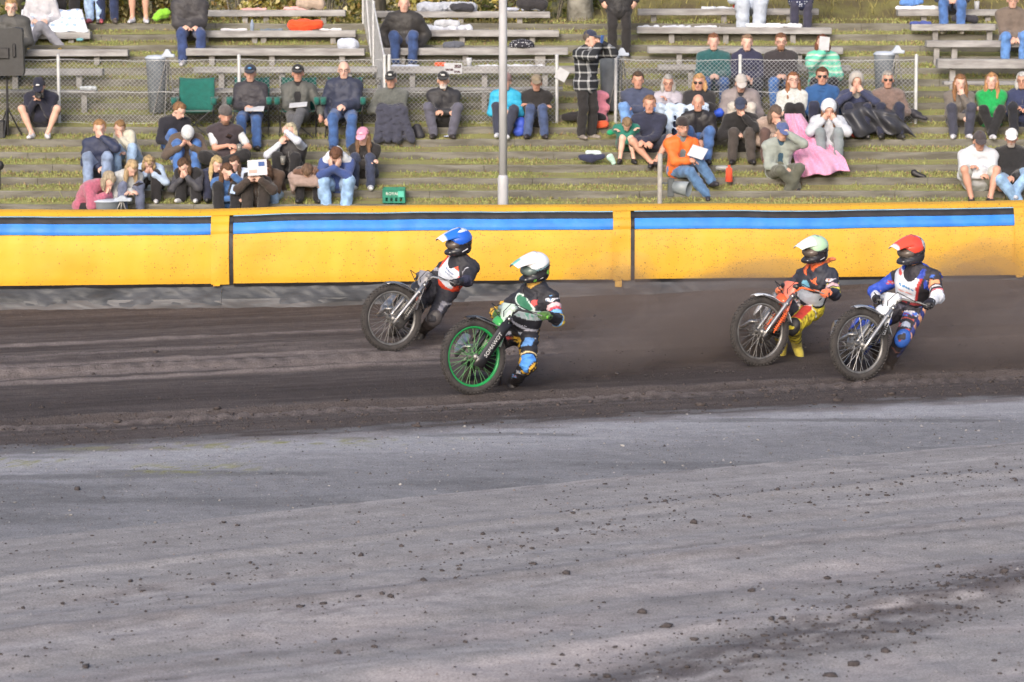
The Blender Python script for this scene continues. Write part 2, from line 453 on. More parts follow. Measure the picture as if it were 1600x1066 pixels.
def col_road(x, y, z):
    w = y - RD(x)
    n = 0.6 * fbm2(x * 0.18, w * 1.6, 91) + 0.4 * fbm2(x * 0.3, w * 7, 92); n2 = fbm2(x * 0.9, w * 1.8, 93); n3 = fbm2(x * 5, w * 11, 95, 3)
    c = np.repeat(C_ROAD[None], len(x), 0) * (0.70 + 0.62 * n)[:, None]
    c = lerp(c, np.array([[0.385, 0.35, 0.352]]), sstep(-2, -6, w) * sstep(0.3, 0.65, n2) * 0.9)
    c = lerp(c, np.array([[0.15, 0.135, 0.14]]), 0.55 * sstep(0.5, 0.68, n3 * 0.5 + n * 0.5))
    for ww, wd, a in ((-2.3, 0.12, 0.35), (-3.4, 0.16, 0.4), (-4.9, 0.2, 0.35)):
        c = lerp(c, np.array([[0.17, 0.15, 0.152]]), a * np.exp(-((w - ww - 0.6 * (fbm2(x * 0.35, y * 0.2, 51) - 0.5)) / wd) ** 2) * n3 * 1.6)
    rr = np.random.default_rng(3)
    for _ in range(46):
        ww = -rr.uniform(0.1, 8.5); wd = rr.uniform(0.02, 0.09); a = rr.uniform(-0.26, 0.26); tl = rr.uniform(-0.05, 0.05); sd_ = int(rr.integers(100, 900))
        m = np.exp(-((w - ww - tl * x - 0.35 * (fbm2(x * 0.3, w * 0 + ww, sd_, 2) - 0.4)) / wd) ** 2) * sstep(0.30, 0.62, fbm2(x * 0.5, w * 0 + ww * 3, sd_ + 5, 3))
        c = c * (1 + a * m)[:, None]
    c = lerp(c, np.array([[0.105, 0.092, 0.095]]), _dark_band(x, y) * sstep(0.15, 0.55, n3) * 0.95)
    return c
M_TRACK = soil_mat('track_soil', 0.9, 0.32, 0.03, 7.0)
M_SHOULDER = soil_mat('shoulder_gravel', 0.4, 0.22, 0.10, 9.0)
M_ROAD = soil_mat('infield_gravel', 0.3, 0.14, 0.05, 6.0)
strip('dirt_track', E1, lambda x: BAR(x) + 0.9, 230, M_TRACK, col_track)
strip('gravel_shoulder', RD, E1, 90, M_SHOULDER, col_shoulder)
strip('infield_road', lambda x: np.full_like(x, 6.0), RD, 230, M_ROAD, col_road, 0.55)
gm = pm('rough_grass_ground', (0.13, 0.13, 0.045), (0.08, 0.075, 0.035), 0.95, 3.0, 0.6, 30)
gb = MB(); gb.add([(-900, -300, -0.12), (900, -300, -0.12), (900, 1500, -0.12), (-900, 1500, -0.12)], [(0, 1, 2, 3)])
tag(gb.build('ground', gm), kind='structure')

# ---- clods and crumbs thrown off the tyres
def clods(name, P, S, material, label, cat):
    ico = bmesh.new(); bmesh.ops.create_icosphere(ico, subdivisions=1, radius=1.0)
    bv = np.array([v.co[:] for v in ico.verts]); bf = np.array([[v.index for v in f.verts] for f in ico.faces]); ico.free()
    n = len(P); k = len(bv)
    ang = RNG.uniform(0, 6.28, n); jit = RNG.uniform(0.55, 1.25, (n, k, 1))
    V = bv[None] * jit
    V = V * np.stack([RNG.uniform(0.8, 1.6, n), RNG.uniform(0.7, 1.2, n), RNG.uniform(0.4, 0.8, n)], 1)[:, None]
    c, s = np.cos(ang)[:, None], np.sin(ang)[:, None]
    V = np.stack([V[..., 0] * c - V[..., 1] * s, V[..., 0] * s + V[..., 1] * c, V[..., 2]], -1)
    V = V * S[:, None, None] + P[:, None]
    F = (bf[None] + (np.arange(n) * k)[:, None, None]).reshape(-1, 3)
    o = mesh_np(name, V.reshape(-1, 3), F, material)
    return tag(o, label, cat, kind='stuff')
def scatter_line(pts, n, width):
    P = np.array([at_z(px, py, 0)[:2] for px, py in pts])
    seg = RNG.integers(0, len(P) - 1, n); t = RNG.uniform(0, 1, n)[:, None]
    Q = P[seg] * (1 - t) + P[seg + 1] * t
    return Q + RNG.normal(0, width, (n, 2)) * np.array([1.0, 1.0])
Q = []; S = []
def addq(q, s): Q.append(q); S.append(s)
for pts, n, w in (([(0, 940), (300, 900), (640, 858), (1000, 818), (1300, 780), (1600, 742)], 330, 0.22),
                  ([(860, 800), (1130, 775), (1600, 733)], 150, 0.13), ([(640, 893), (880, 838), (1000, 820)], 90, 0.12),
                  ([(440, 952), (560, 935), (760, 888), (980, 868)], 70, 0.16), ([(0, 1020), (400, 1010), (700, 990), (1120, 940), (1470, 880)], 150, 0.28),
                  ([(980, 1066), (1350, 975), (1600, 900)], 1100, 0.36), ([(0, 870), (330, 835), (600, 800), (1000, 760)], 70, 0.2)):
    addq(scatter_line(pts, n, w), RNG.gamma(1.3, 0.0036, n) + 0.003)
n = 700
x = RNG.uniform(-6, 6, n); y = RNG.uniform(16.5, 26, n); ok = y < RD(x); addq(np.stack([x, y], 1)[ok], (RNG.gamma(1.3, 0.0035, n) + 0.003)[ok])
for px, py, s in ((470, 948, .04), (505, 943, .036), (560, 933, .03), (610, 932, .036), (662, 907, .044), (1004, 957, .05), (1040, 987, .052), (1175, 925, .045), (1340, 880, .02), (1466, 884, .034), (833, 880, .035), (884, 896, .05), (1385, 1020, .05), (1333, 1040, .06), (1300, 1057, .05), (135, 1036, .055), (530, 1018, .036), (585, 1010, .034), (1288, 852, .022), (1152, 872, .024), (755, 836, .03), (1355, 773, .035), (1387, 774, .03), (975, 812, .03), (370, 821, .025), (120, 765, .05), (1570, 900, .06), (1520, 912, .05)):
    addq(at_z(px, py, 0)[None, :2], np.array([s * 0.72]))
Q = np.concatenate(Q); S = np.concatenate(S)
clods('dirt_clods', np.concatenate([Q, ground_h(Q[:, 0], Q[:, 1])[:, None] + S[:, None] * 0.25], 1), S,
      pm('clod_soil', (0.075, 0.064, 0.066), (0.040, 0.034, 0.036), 0.95, 30), 'dark soil clods scattered over the grey infield road', 'soil clods')
n = 3000
x = RNG.uniform(-6, 6, n); v = np.abs(RNG.choice([0.55, 0.9, 1.3, 1.75, 0.3, 4.8, 2.6, 6.2], n, p=[.2, .2, .25, .14, .08, .05, .04, .04]) + RNG.normal(0, 0.16, n))
y = E1(x) + v
S = RNG.gamma(1.5, 0.004, n) + 0.004
clods('loose_track_soil', np.stack([x, y, ground_h(x, y) + S * 0.2], 1), S, pm('loose_soil', (0.085, 0.069, 0.066), (0.036, 0.029, 0.029), 0.95, 22),
      'loose dark soil crumbs along the inner edge of the track', 'loose soil')
n = 500
x = RNG.uniform(-6, 6, n); y = RNG.uniform(0, 1, n); y = RD(x) * (1 - y) + E1(x) * y
S = RNG.gamma(1.4, 0.003, n) + 0.003
clods('pale_gravel_chips', np.stack([x, y, ground_h(x, y) + S * 0.3], 1), S, pm('pale_chip', (0.36, 0.35, 0.35), (0.14, 0.135, 0.14), 0.9, 14),
      'pale gravel chips on the blue grey shoulder', 'gravel')

n = 11000
x = RNG.uniform(-5.6, 5.6, n); y = RNG.uniform(17.2, 27.5, n); ok = y < E1(x) + 0.1; x, y = x[ok], y[ok]; n = len(x)
S = RNG.gamma(1.5, 0.0022, n) + 0.0025; A_ = RNG.uniform(0, 6.28, n)
tet = np.array([[1, 0, 0], [-0.6, 0.8, 0], [-0.6, -0.8, 0], [0.0, 0.1, 0.9]])
Vt = tet[None] * RNG.uniform(0.6, 1.3, (n, 4, 1)) * S[:, None, None]; ca, sa_ = np.cos(A_)[:, None], np.sin(A_)[:, None]
Vt = np.stack([Vt[..., 0] * ca - Vt[..., 1] * sa_, Vt[..., 0] * sa_ + Vt[..., 1] * ca, Vt[..., 2]], -1) + np.stack([x, y, ground_h(x, y)], 1)[:, None]
Ft_ = (np.array([[0, 1, 3], [1, 2, 3], [2, 0, 3]])[None] + (np.arange(n) * 4)[:, None, None]).reshape(-1, 3)
o = mesh_np('grit', Vt.reshape(-1, 3), Ft_, attr_mat('grit_stone', 'Col', 0.95, var=0.1)); tag(o, 'fine grit scattered over the infield road and shoulder', 'grit', kind='stuff')
cg = np.array([[0.10, 0.09, 0.09], [0.17, 0.155, 0.155], [0.33, 0.315, 0.32], [0.06, 0.052, 0.054], [0.24, 0.19, 0.17]])[RNG.choice(5, n, p=[.3, .22, .18, .22, .08])]
set_col(o, 'Col', np.repeat(cg, 4, 0))

# =================================================================== AIR FENCE
M_YEL = None
def yellow_pvc():
    m, t, b = new_mat('yellow_pvc'); N = t.nodes; L = t.links
    co = N.new('ShaderNodeTexCoord'); g = N.new('ShaderNodeNewGeometry')
    sx = N.new('ShaderNodeSeparateXYZ'); L.new(g.outputs['Position'], sx.inputs[0])
    n1 = N.new('ShaderNodeTexNoise'); n1.inputs['Scale'].default_value = 1.6; n1.inputs['Detail'].default_value = 6; L.new(g.outputs['Position'], n1.inputs['Vector'])
    rp = N.new('ShaderNodeValToRGB'); rp.color_ramp.elements[0].position = .3; rp.color_ramp.elements[1].position = .7
    rp.color_ramp.elements[0].color = (0.68, 0.355, 0.018, 1); rp.color_ramp.elements[1].color = (0.77, 0.435, 0.026, 1)
    L.new(n1.outputs[0], rp.inputs[0])
    # mud spatter, thicker towards the bend at the right
    v = N.new('ShaderNodeTexVoronoi'); v.inputs['Scale'].default_value = 46; v.inputs['Randomness'].default_value = 1
    dn = N.new('ShaderNodeTexNoise'); dn.inputs['Scale'].default_value = 40; L.new(g.outputs['Position'], dn.inputs['Vector'])
    dm = N.new('ShaderNodeMix'); dm.data_type = 'VECTOR'; dm.inputs[0].default_value = 0.03; L.new(g.outputs['Position'], dm.inputs[4]); L.new(dn.outputs['Color'], dm.inputs[5]); L.new(dm.outputs[1], v.inputs['Vector'])
    n3 = N.new('ShaderNodeTexNoise'); n3.inputs['Scale'].default_value = 2.3; n3.inputs['Detail'].default_value = 4; L.new(g.outputs['Position'], n3.inputs['Vector'])
    mr = N.new('ShaderNodeMapRange'); mr.inputs['From Min'].default_value = -6; mr.inputs['From Max'].default_value = 6; mr.inputs['To Min'].default_value = 0.05; mr.inputs['To Max'].default_value = 0.62
    L.new(sx.outputs[0], mr.inputs[0])
    sc = N.new('ShaderNodeSeparateColor'); L.new(v.outputs['Color'], sc.inputs[0])
    a0 = N.new('ShaderNodeMath'); a0.operation = 'MULTIPLY_ADD'; a0.inputs[1].default_value = 0.9; a0.inputs[2].default_value = -0.42; L.new(n3.outputs[0], a0.inputs[0])
    a1 = N.new('ShaderNodeMath'); a1.operation = 'ADD'; L.new(mr.outputs[0], a1.inputs[0]); L.new(a0.outputs[0], a1.inputs[1])
    lt = N.new('ShaderNodeMath'); lt.operation = 'LESS_THAN'; L.new(sc.outputs[0], lt.inputs[0]); L.new(a1.outputs[0], lt.inputs[1])
    ms = N.new('ShaderNodeMapRange'); ms.inputs['To Min'].default_value = 0.16; ms.inputs['To Max'].default_value = 0.36; L.new(sc.outputs[1], ms.inputs[0])
    ld = N.new('ShaderNodeMath'); ld.operation = 'LESS_THAN'; L.new(v.outputs['Distance'], ld.inputs[0]); L.new(ms.outputs[0], ld.inputs[1])
    mm = N.new('ShaderNodeMath'); mm.operation = 'MULTIPLY'; L.new(lt.outputs[0], mm.inputs[0]); L.new(ld.outputs[0], mm.inputs[1])
    m8 = N.new('ShaderNodeMath'); m8.operation = 'MULTIPLY'; m8.inputs[1].default_value = 0.75; L.new(mm.outputs[0], m8.inputs[0])
    mx = N.new('ShaderNodeMix'); mx.data_type = 'RGBA'; L.new(m8.outputs[0], mx.inputs[0]); L.new(rp.outputs[0], mx.inputs[6]); mx.inputs[7].default_value = (0.09, 0.055, 0.025, 1)
    # film of brown dust
    mf = N.new('ShaderNodeMath'); mf.operation = 'MULTIPLY'; mf.inputs[1].default_value = 0.5; L.new(a1.outputs[0], mf.inputs[0]); mf.use_clamp = True
    m2 = N.new('ShaderNodeMix'); m2.data_type = 'RGBA'; L.new(mf.outputs[0], m2.inputs[0]); L.new(mx.outputs[2], m2.inputs[6]); m2.inputs[7].default_value = (0.40, 0.24, 0.06, 1)
    L.new(m2.outputs[2], b.inputs['Base Color']); b.inputs['Roughness'].default_value = 0.55
    n4 = N.new('ShaderNodeTexNoise'); n4.inputs['Scale'].default_value = 7; n4.inputs['Detail'].default_value = 4; L.new(g.outputs['Position'], n4.inputs['Vector'])
    bp = N.new('ShaderNodeBump'); bp.inputs['Strength'].default_value = 0.25; bp.inputs['Distance'].default_value = 0.02; L.new(n4.outputs[0], bp.inputs['Height']); L.new(bp.outputs[0], b.inputs['Normal'])
    return m
M_YEL = yellow_pvc()
M_BLUE = pm('blue_pvc', (0.035, 0.25, 0.78), (0.025, 0.19, 0.66), 0.5, 4, 0.3, 9)
M_PALE = pm('pale_blue_pvc', (0.33, 0.60, 0.80), None, 0.5, 4)
M_BLK = pm('black_pvc', (0.022, 0.02, 0.024), (0.012, 0.012, 0.014), 0.5, 6, 0.2, 20)
M_SKIRT = pm('grey_skirt_tarp', (0.075, 0.080, 0.092), (0.03, 0.033, 0.038), 0.55, 2.2, 0.5, 12, stretch=(0.6, 1, 2.0))
M_SKIRT2 = pm('dusty_skirt_tarp', (0.15, 0.15, 0.157), (0.07, 0.072, 0.078), 0.65, 2.2, 0.5, 12, stretch=(0.6, 1, 2.0))
# profile of the cushion: (offset from the foot line, height)
PROF = [(0.012, 0.275), (-0.002, 0.36), (-0.004, 0.52), (0.004, 0.68), (0.022, 0.80), (0.052, 0.868),
        (0.055, 0.874), (0.052, 0.91), (0.066, 0.95), (0.095, 1.000),
        (0.104, 1.004), (0.13, 1.05), (0.15, 1.072),
        (0.152, 1.074), (0.165, 1.082),
        (0.17, 1.084), (0.23, 1.128), (0.33, 1.150), (0.48, 1.140), (0.60, 1.06), (0.66, 0.8), (0.66, 0.1)]
def fence_surface(X, i0, i1, sub=3, seed=0, out=0.0, amp=1.0):
    P = np.array(PROF[i0:i1 + 1])
    T = np.linspace(0, len(P) - 1, (len(P) - 1) * sub + 1)
    po = np.interp(T, np.arange(len(P)), P[:, 0]); pz = np.interp(T, np.arange(len(P)), P[:, 1])
    XX = np.repeat(X[:, None], len(T), 1); O = np.repeat(po[None], len(X), 0); Z = np.repeat(pz[None], len(X), 0)
    w = (vnoise2(XX * 2.2 + seed, Z * 3.0, 5) - 0.5) * 0.022 + (vnoise2(XX * 7 + seed, Z * 2.0, 8) - 0.5) * 0.012
    sag = (vnoise2(XX * 0.5 + seed, XX * 0, 4) - 0.5) * 0.035 + (vnoise2(XX * 1.9 + seed, XX * 0, 6) - 0.5) * 0.012
    wt = np.clip((Z - 0.275) / 0.5, 0, 1)
    Y = BAR(XX) + O + w * amp - out
    Z = Z + sag * wt
    V = np.stack([XX.ravel(), Y.ravel(), Z.ravel()], 1)
    I = np.arange(len(X) * len(T)).reshape(len(X), len(T))
    F = np.stack([I[:-1, :-1].ravel(), I[1:, :-1].ravel(), I[1:, 1:].ravel(), I[:-1, 1:].ravel()], 1)
    return V, F
def fpart(name, X, i0, i1, mat, parent, out=0.0, sub=3, amp=1.0):
    V, F = fence_surface(X, i0, i1, sub, 0, out, amp)
    return mesh_np(name, V - np.array(parent.location[:]), F, mat, parent, True)
SEAMS = [-8.1, -3.405, 1.325, 6.17, 10.9]
FLAB = ['yellow inflatable crash barrier at the left edge of the photo', 'yellow inflatable crash barrier behind the blue and white helmeted riders',
        'mud spattered yellow inflatable crash barrier behind the two right hand riders', 'yellow inflatable crash barrier cut off at the right edge']
for i in range(4):
    xa, xb = SEAMS[i], SEAMS[i + 1]
    th = thing('crash_barrier', ((xa + xb) / 2, float(BAR((xa + xb) / 2)), 0), FLAB[i], 'crash barrier', 'inflatable crash barriers')
    X = np.linspace(xa + 0.13, xb - 0.10, 130)
    Xs = np.concatenate([[xa], X, [xb]])
    fpart('front_panel', X, 0, 5, M_YEL, th)
    fpart('blue_band', X, 6, 9, M_BLUE, th, 0.004)
    fpart('black_band', X, 10, 12, M_BLK, th, 0.002)
    fpart('pale_piping', X, 13, 14, M_PALE, th, 0.003)
    fpart('top_cushion', Xs, 15, 21, M_YEL, th)
    xs = np.linspace(xa - 0.125, xa + 0.085, 14)
    s = fpart('joint_sleeve', xs, 0, 15, M_YEL, th, 0.022, 2, 2.2)
    e = fpart('side_trim', np.linspace(xa + 0.088, xa + 0.132, 4), 0, 12, M_BLK, th, 0.012, 2)
    X2 = np.linspace(xa + 0.14, xb - 0.105, 120)
    V, F = fence_surface(X2, 0, 1, 2); V[:, 2] = 0.252 + (V[:, 2] - 0.275) * 0.42; V[:, 1] -= 0.012
    mesh_np('bottom_trim', V - np.array(th.location[:]), F, M_BLK, th, True)
    # tail of the sleeve that hangs over the skirt
    V = []; 
    for k, zz in enumerate(np.linspace(0.28, 0.20 if i == 2 else 0.262, 5)):
        for xx in np.linspace(xa - 0.10, xa - 0.02, 4): V.append((xx, float(BAR(xx)) - 0.02 - 0.008 * k + 0.006 * math.sin(xx * 60 + k), zz))
    F = [(r * 4 + c, r * 4 + c + 1, (r + 1) * 4 + c + 1, (r + 1) * 4 + c) for r in range(4) for c in range(3)]
    mesh_np('sleeve_tail', np.array(V) - np.array(th.location[:]), F, M_YEL, th, True)
    # wrinkled ground skirt in two overlapping layers
    for nm, mt, z0, z1, o0, o1, sd in (('skirt', M_SKIRT, 0.285, -0.03, 0.03, -0.22, 0), ('skirt_hem', M_SKIRT2, 0.115, -0.04, -0.085, -0.34, 9)):
        Xk = np.linspace(xa + 0.002, xb - 0.002, 180); T = np.linspace(0, 1, 14)
        XX = np.repeat(Xk[:, None], 14, 1); TT = np.repeat(T[None], 180, 0)
        wr = (vnoise2(XX * 4 + TT * 2.5 + sd, TT * 2.2 + sd, 11) - 0.5) * 0.09 + (vnoise2(XX * 11 - TT * 6, TT * 3 + sd, 12) - 0.5) * 0.045
        env = np.sin(TT * math.pi) ** 0.6 * 0.9 + 0.1
        gh = 0.20 * sstep(-3.0, 6.5, XX) + 0.02
        zb = (vnoise2(XX * 1.3 + sd, XX * 0, 14) - 0.5) * 0.05 * TT
        V = np.stack([XX.ravel(), (BAR(XX) + o0 + (o1 - o0) * TT ** 1.3 + wr * env).ravel(), (z0 + (z1 - z0) * TT + zb).ravel()], 1)
        I = np.arange(180 * 14).reshape(180, 14)
        F = np.stack([I[:-1, :-1].ravel(), I[:-1, 1:].ravel(), I[1:, 1:].ravel(), I[1:, :-1].ravel()], 1)
        mesh_np(nm, V - np.array(th.location[:]), F, mt, th, True)

# =================================================================== TERRACE
STEP_Y0, STEP_T = 43.0, 0.36
STEP_PX = {0: 319, 6: 199, 16: 20}
_z0 = at_y(800, 319, 43.0)[2]; _z16 = at_y(800, 20, 43.0 + 16 * STEP_T)[2]
STEP_R = (_z16 - _z0) / 16
NSTEP = 16
def step_y(k): return STEP_Y0 + k * STEP_T        # front edge of step k
def step_z(k): return _z0 + k * STEP_R            # its tread
def terrace_z(y): return step_z(int(np.clip(math.floor((y - STEP_Y0) / STEP_T + 1e-6), -1, NSTEP - 1)))
M_TREAD = pm('mossy_tread', (0.28, 0.30, 0.10), (0.24, 0.205, 0.105), 0.95, 2.6, 0.6, 40, stretch=(0.5, 3, 1))
M_RISER = pm('weathered_riser', (0.215, 0.207, 0.180), (0.115, 0.108, 0.088), 0.9, 4, 0.6, 30, stretch=(0.5, 1, 3))
ter = thing('terrace', (0, 43, 0), 'stepped grass terrace with weathered risers behind the crash barrier', 'terrace'); tag(ter, kind='structure')
XW = 13.0
for k in range(NSTEP):
    y0 = step_y(k); z = step_z(k); y1 = y0 + STEP_T + 0.02 if k < NSTEP - 1 else y0 + 1.0
    X = np.linspace(-XW, XW, 130); T = np.linspace(0, 1, 5)
    XX = np.repeat(X[:, None], 5, 1); TT = np.repeat(T[None], 130, 0)
    Zz = z + (fbm2(XX * 1.5, TT + k * 3.0, 101) - 0.5) * 0.04 - 0.012 + 0.085 * TT ** 1.2 * (1 if k < NSTEP - 1 else 0)
    V = np.stack([XX.ravel(), (y0 + 0.012 + (y1 - y0) * TT).ravel(), Zz.ravel()], 1) - np.array([0, 43, 0])
    I = np.arange(130 * 5).reshape(130, 5)
    F = np.stack([I[:-1, :-1].ravel(), I[1:, :-1].ravel(), I[1:, 1:].ravel(), I[:-1, 1:].ravel()], 1)
    mesh_np('tread', V, F, M_TREAD, ter, True)
    xa = -XW + random.uniform(-1, 0)
    while xa < XW:
        ln = random.uniform(2.6, 4.2)
        b = MB(); n = 14
        pts = []
        for q in range(n + 1):
            xx = xa + ln * q / n
            top = z + (fbm2(np.array([xx * 2.2]), np.array([k * 7.0]), 103)[0] - 0.5) * 0.03
            fy = y0 - 0.035 + (fbm2(np.array([xx * 3.0]), np.array([k * 5.0]), 105)[0] - 0.5) * 0.03
            pts.append((xx, top, fy))
        V = []; F = []
        for (xx, top, fy) in pts:
            V += [(xx, fy, z - STEP_R - 0.05), (xx, fy, top - 0.02), (xx, fy + 0.012, top), (xx, y0 + 0.06, top - 0.004), (xx, y0 + 0.06, z - STEP_R - 0.05)]
        for q in range(n):
            for c in range(4):
                F.append((q * 5 + c, (q + 1) * 5 + c, (q + 1) * 5 + c + 1, q * 5 + c + 1))
        F.append((0, 1, 2, 3, 4)); F.append(tuple(n * 5 + c for c in (4, 3, 2, 1, 0)))
        mesh_np('riser_board', np.array(V) - np.array([0, 43, 0]), F, M_RISER, ter, False)
        xa += ln + 0.006
# earth bank behind and the top of the hill
def bank_f(x): return 0.35 + 2.6 * sstep(0.6, 2.2, np.asarray(x, float))
bk = MB(); yt = step_y(NSTEP - 1) + 0.62; zt = step_z(NSTEP - 1) - 0.02; HILL_Z = zt
V = []; F = []; NX = 90; prof = [(0, 0), (0.7, 0.08), (1.6, 0.2), (3.0, 0.3), (6, 0.38), (14, 0.5), (60, 0.6), (400, 0.6)]
XB = np.concatenate([[-400, -60, -25], np.linspace(-14, 14, NX), [25, 60, 400]])
for xx in XB:
    for (dy, dz) in prof:
        V.append((xx, yt + dy, zt + dz * bank_f(xx) + (fbm2(np.array([xx * 0.9]), np.array([dy * 1.1]), 107)[0] - 0.5) * (0.16 if dy > 0.5 else 0.03)))
m_ = len(prof)
for a in range(len(XB) - 1):
    for c in range(m_ - 1): F.append((a * m_ + c, (a + 1) * m_ + c, (a + 1) * m_ + c + 1, a * m_ + c + 1))
o = mesh_np('hilltop', np.array(V), F, pm('dry_grass_bank', (0.20, 0.185, 0.06), (0.115, 0.09, 0.045), 0.95, 2.2, 0.8, 26), None, True); tag(o, kind='structure')

# short grass and moss growing on the treads
def blades(name, P, H, W, colors, label, cat, lean=0.5, parent=None):
    n = len(P)
    a = RNG.uniform(0, 6.28, n); l = RNG.uniform(0, 6.28, n); lm = RNG.uniform(0, lean, n) * H
    dx = np.stack([np.cos(a), np.sin(a), np.zeros(n)], 1) * W[:, None] * 0.5
    tip = P + np.stack([np.cos(l) * lm, np.sin(l) * lm, H], 1)
    V = np.stack([P - dx, P + dx, tip], 1).reshape(-1, 3)
    F = np.arange(3 * n).reshape(n, 3)
    o = mesh_np(name, V, F, attr_mat('grass_blades', 'Col', 0.85, var=0.1), parent)
    set_col(o, 'Col', np.repeat(colors, 3, 0))
    return tag(o, label, cat, kind='stuff')
Ps = []; Hs = []; Cs = []
for k in range(-1, NSTEP):
    n = 12000
    x = RNG.uniform(-9.6, 9.6, n); t = RNG.beta(1.6, 1.1, n)
    dens = fbm2(x * 1.1, np.full(n, k * 3.3) + t, 111) + 0.35 * (fbm2(x * 5, np.full(n, k * 9.1) + t * 3, 112) - 0.5)
    keep = RNG.uniform(0, 1, n) < sstep(0.26, 0.56, dens)
    x = x[keep]; t = t[keep]; n = len(x)
    y = step_y(k) + 0.02 + t * (STEP_T - 0.06)
    z = step_z(k) - 0.02 + 0.082 * t ** 1.2
    tone = fbm2(x * 0.8, np.full(n, k * 2.1), 113)[:, None]; r = RNG.uniform(0, 1, (n, 1))
    c = np.array([[0.235, 0.29, 0.085]]) * (1 - tone) + np.array([[0.345, 0.335, 0.135]]) * tone
    c = c * (0.7 + 0.6 * r)
    brown = RNG.uniform(0, 1, (n, 1)) < 0.22
    c = np.where(brown, np.array([[0.28, 0.20, 0.11]]) * (0.6 + 0.8 * r), c)
    Ps.append(np.stack([x, y, z], 1)); Hs.append(RNG.gamma(2.2, 0.0075, n) + 0.008); Cs.append(c)
n = 9000
x = RNG.uniform(-9.8, 9.8, n); y = yt + RNG.uniform(-0.2, 4.5, n) ** 1.0
zz = np.interp(y - yt, [q[0] for q in prof], [q[1] for q in prof]) * bank_f(x) + zt - 0.02
tone = fbm2(x * 0.7, y, 115)[:, None]; r = RNG.uniform(0, 1, (n, 1))
Ps.append(np.stack([x, y, zz], 1)); Hs.append(RNG.uniform(0.05, 0.16, n)); Cs.append((np.array([[0.17, 0.17, 0.05]]) * (1 - tone) + np.array([[0.32, 0.26, 0.11]]) * tone) * (0.6 + 0.7 * r))
P = np.concatenate(Ps); H = np.concatenate(Hs); C = np.concatenate(Cs)
blades('terrace_grass', P, H, RNG.uniform(0.012, 0.03, len(P)), C, 'short yellow green grass and moss growing on the terrace steps', 'grass', 0.9)

# =================================================================== CHAIN LINK FENCE ON THE TERRACE
M_GALV = pm('galvanised_steel', (0.66, 0.67, 0.70), (0.52, 0.54, 0.56), 0.5, 12, metal=0.25)
M_WIRE = pm('fence_wire', (0.62, 0.63, 0.65), (0.48, 0.49, 0.51), 0.5, 12, metal=0.2)
FY = step_y(7) - 0.10; FZ = step_z(6)
FH = 0.99
def chain_panel(bm, A, B, z0, z1, cell=0.066, r=0.0035):
    """woven wire between two posts: zigzag wires"""
    A = np.array(A, float); B = np.array(B, float); Ld = np.linalg.norm(B - A); d = (B - A) / Ld
    nrm = np.array([-d[1], d[0], 0]); n = int(Ld / cell); rows = int((z1 - z0) / (cell * 0.9)); hz = (z1 - z0) / rows
    V = []; F = []
    for i in range(n):
        for sgn in (0, 1):
            base = len(V) ; 
            for j in range(rows + 1):
                off = (i + ((j + sgn) % 2)) * cell
                c = A + d * min(off, Ld); c = np.array([c[0], c[1], z0 + j * hz]) + nrm * (0.0025 if (sgn ^ (j & 1)) else -0.0025)
                V += [c + np.array([d[0] * r, d[1] * r, 0]), c - np.array([d[0] * r, d[1] * r, 0]) + nrm * r, c - nrm * r * 1.2]
            for j in range(rows):
                for q in range(3):
                    a = base + j * 3 + q; b2 = base + j * 3 + (q + 1) % 3
                    F.append((a, b2, b2 + 3, a + 3))
    bm.add(V, F)
def fence(name, posts, label, z0, ztop, tall=None, group='chain link fences on the terrace'):
    P0 = np.array([posts[0][0], posts[0][1], z0])
    th = thing(name, P0, label, 'fence', group)
    for i, (x, y) in enumerate(posts):
        b = MB(); zt = ztop if tall is None else tall[i]
        b.tube([(x, y, z0 - 0.15), (x, y, zt + 0.045)], 0.026, 10).lathe([(0.029, 0), (0.029, 0.012), (0.012, 0.026), (0, 0.03)], (x, y, zt + 0.04), 10)
        b.V = [tuple(np.array(v) - P0) for v in b.V]
        b.build('post', M_GALV, th, False)
    for i in range(len(posts) - 1):
        za, zb = (ztop, ztop) if tall is None else (tall[i], tall[i + 1])
        A = np.array([posts[i][0], posts[i][1], 0]); B = np.array([posts[i + 1][0], posts[i + 1][1], 0])
        b = MB(); chain_panel(b, A, B, z0 + 0.03, min(za, zb) - 0.01)
        b.V = [tuple(np.array(v) - P0) for v in b.V]; b.build('wire_mesh', M_WIRE, th)
        b = MB()
        for h in (0.02, 0.5, 1.0):
            pts = []
            for q in range(13):
                s = q / 12; p = A * (1 - s) + B * s
                zz = z0 + 0.03 + ((za * (1 - s) + zb * s) - z0 - 0.04) * h - 0.022 * math.sin(s * math.pi) * (1 if h == 1.0 else 0.4) + 0.008 * math.sin(q * 2.1)
                pts.append((p[0] - P0[0], p[1] - P0[1] - 0.006, zz - P0[2]))
            b.tube(pts, 0.0050, 5)
        b.build('tension_wire', M_WIRE, th)
    return th
pxs = [92, 374, 601]
fence('chain_link_fence', [(-9.4, FY)] + [(at_y(p, 150, FY)[0], FY) for p in pxs[:3]], 'chain link fence with pale posts at left behind the folding chairs', FZ, FZ + FH)
fence('chain_link_fence', [(at_y(603, 150, FY)[0] + 0.05, FY), (at_y(870, 150, FY)[0], FY)], 'chain link fence bay behind the lamp post', FZ, FZ + FH)
fence('chain_link_fence', [(at_y(962, 150, FY)[0], FY), (at_y(1156, 150, FY)[0], FY), (at_y(1431, 150, FY)[0], FY)], 'chain link fence behind the seated crowd on the right', FZ, FZ + FH)
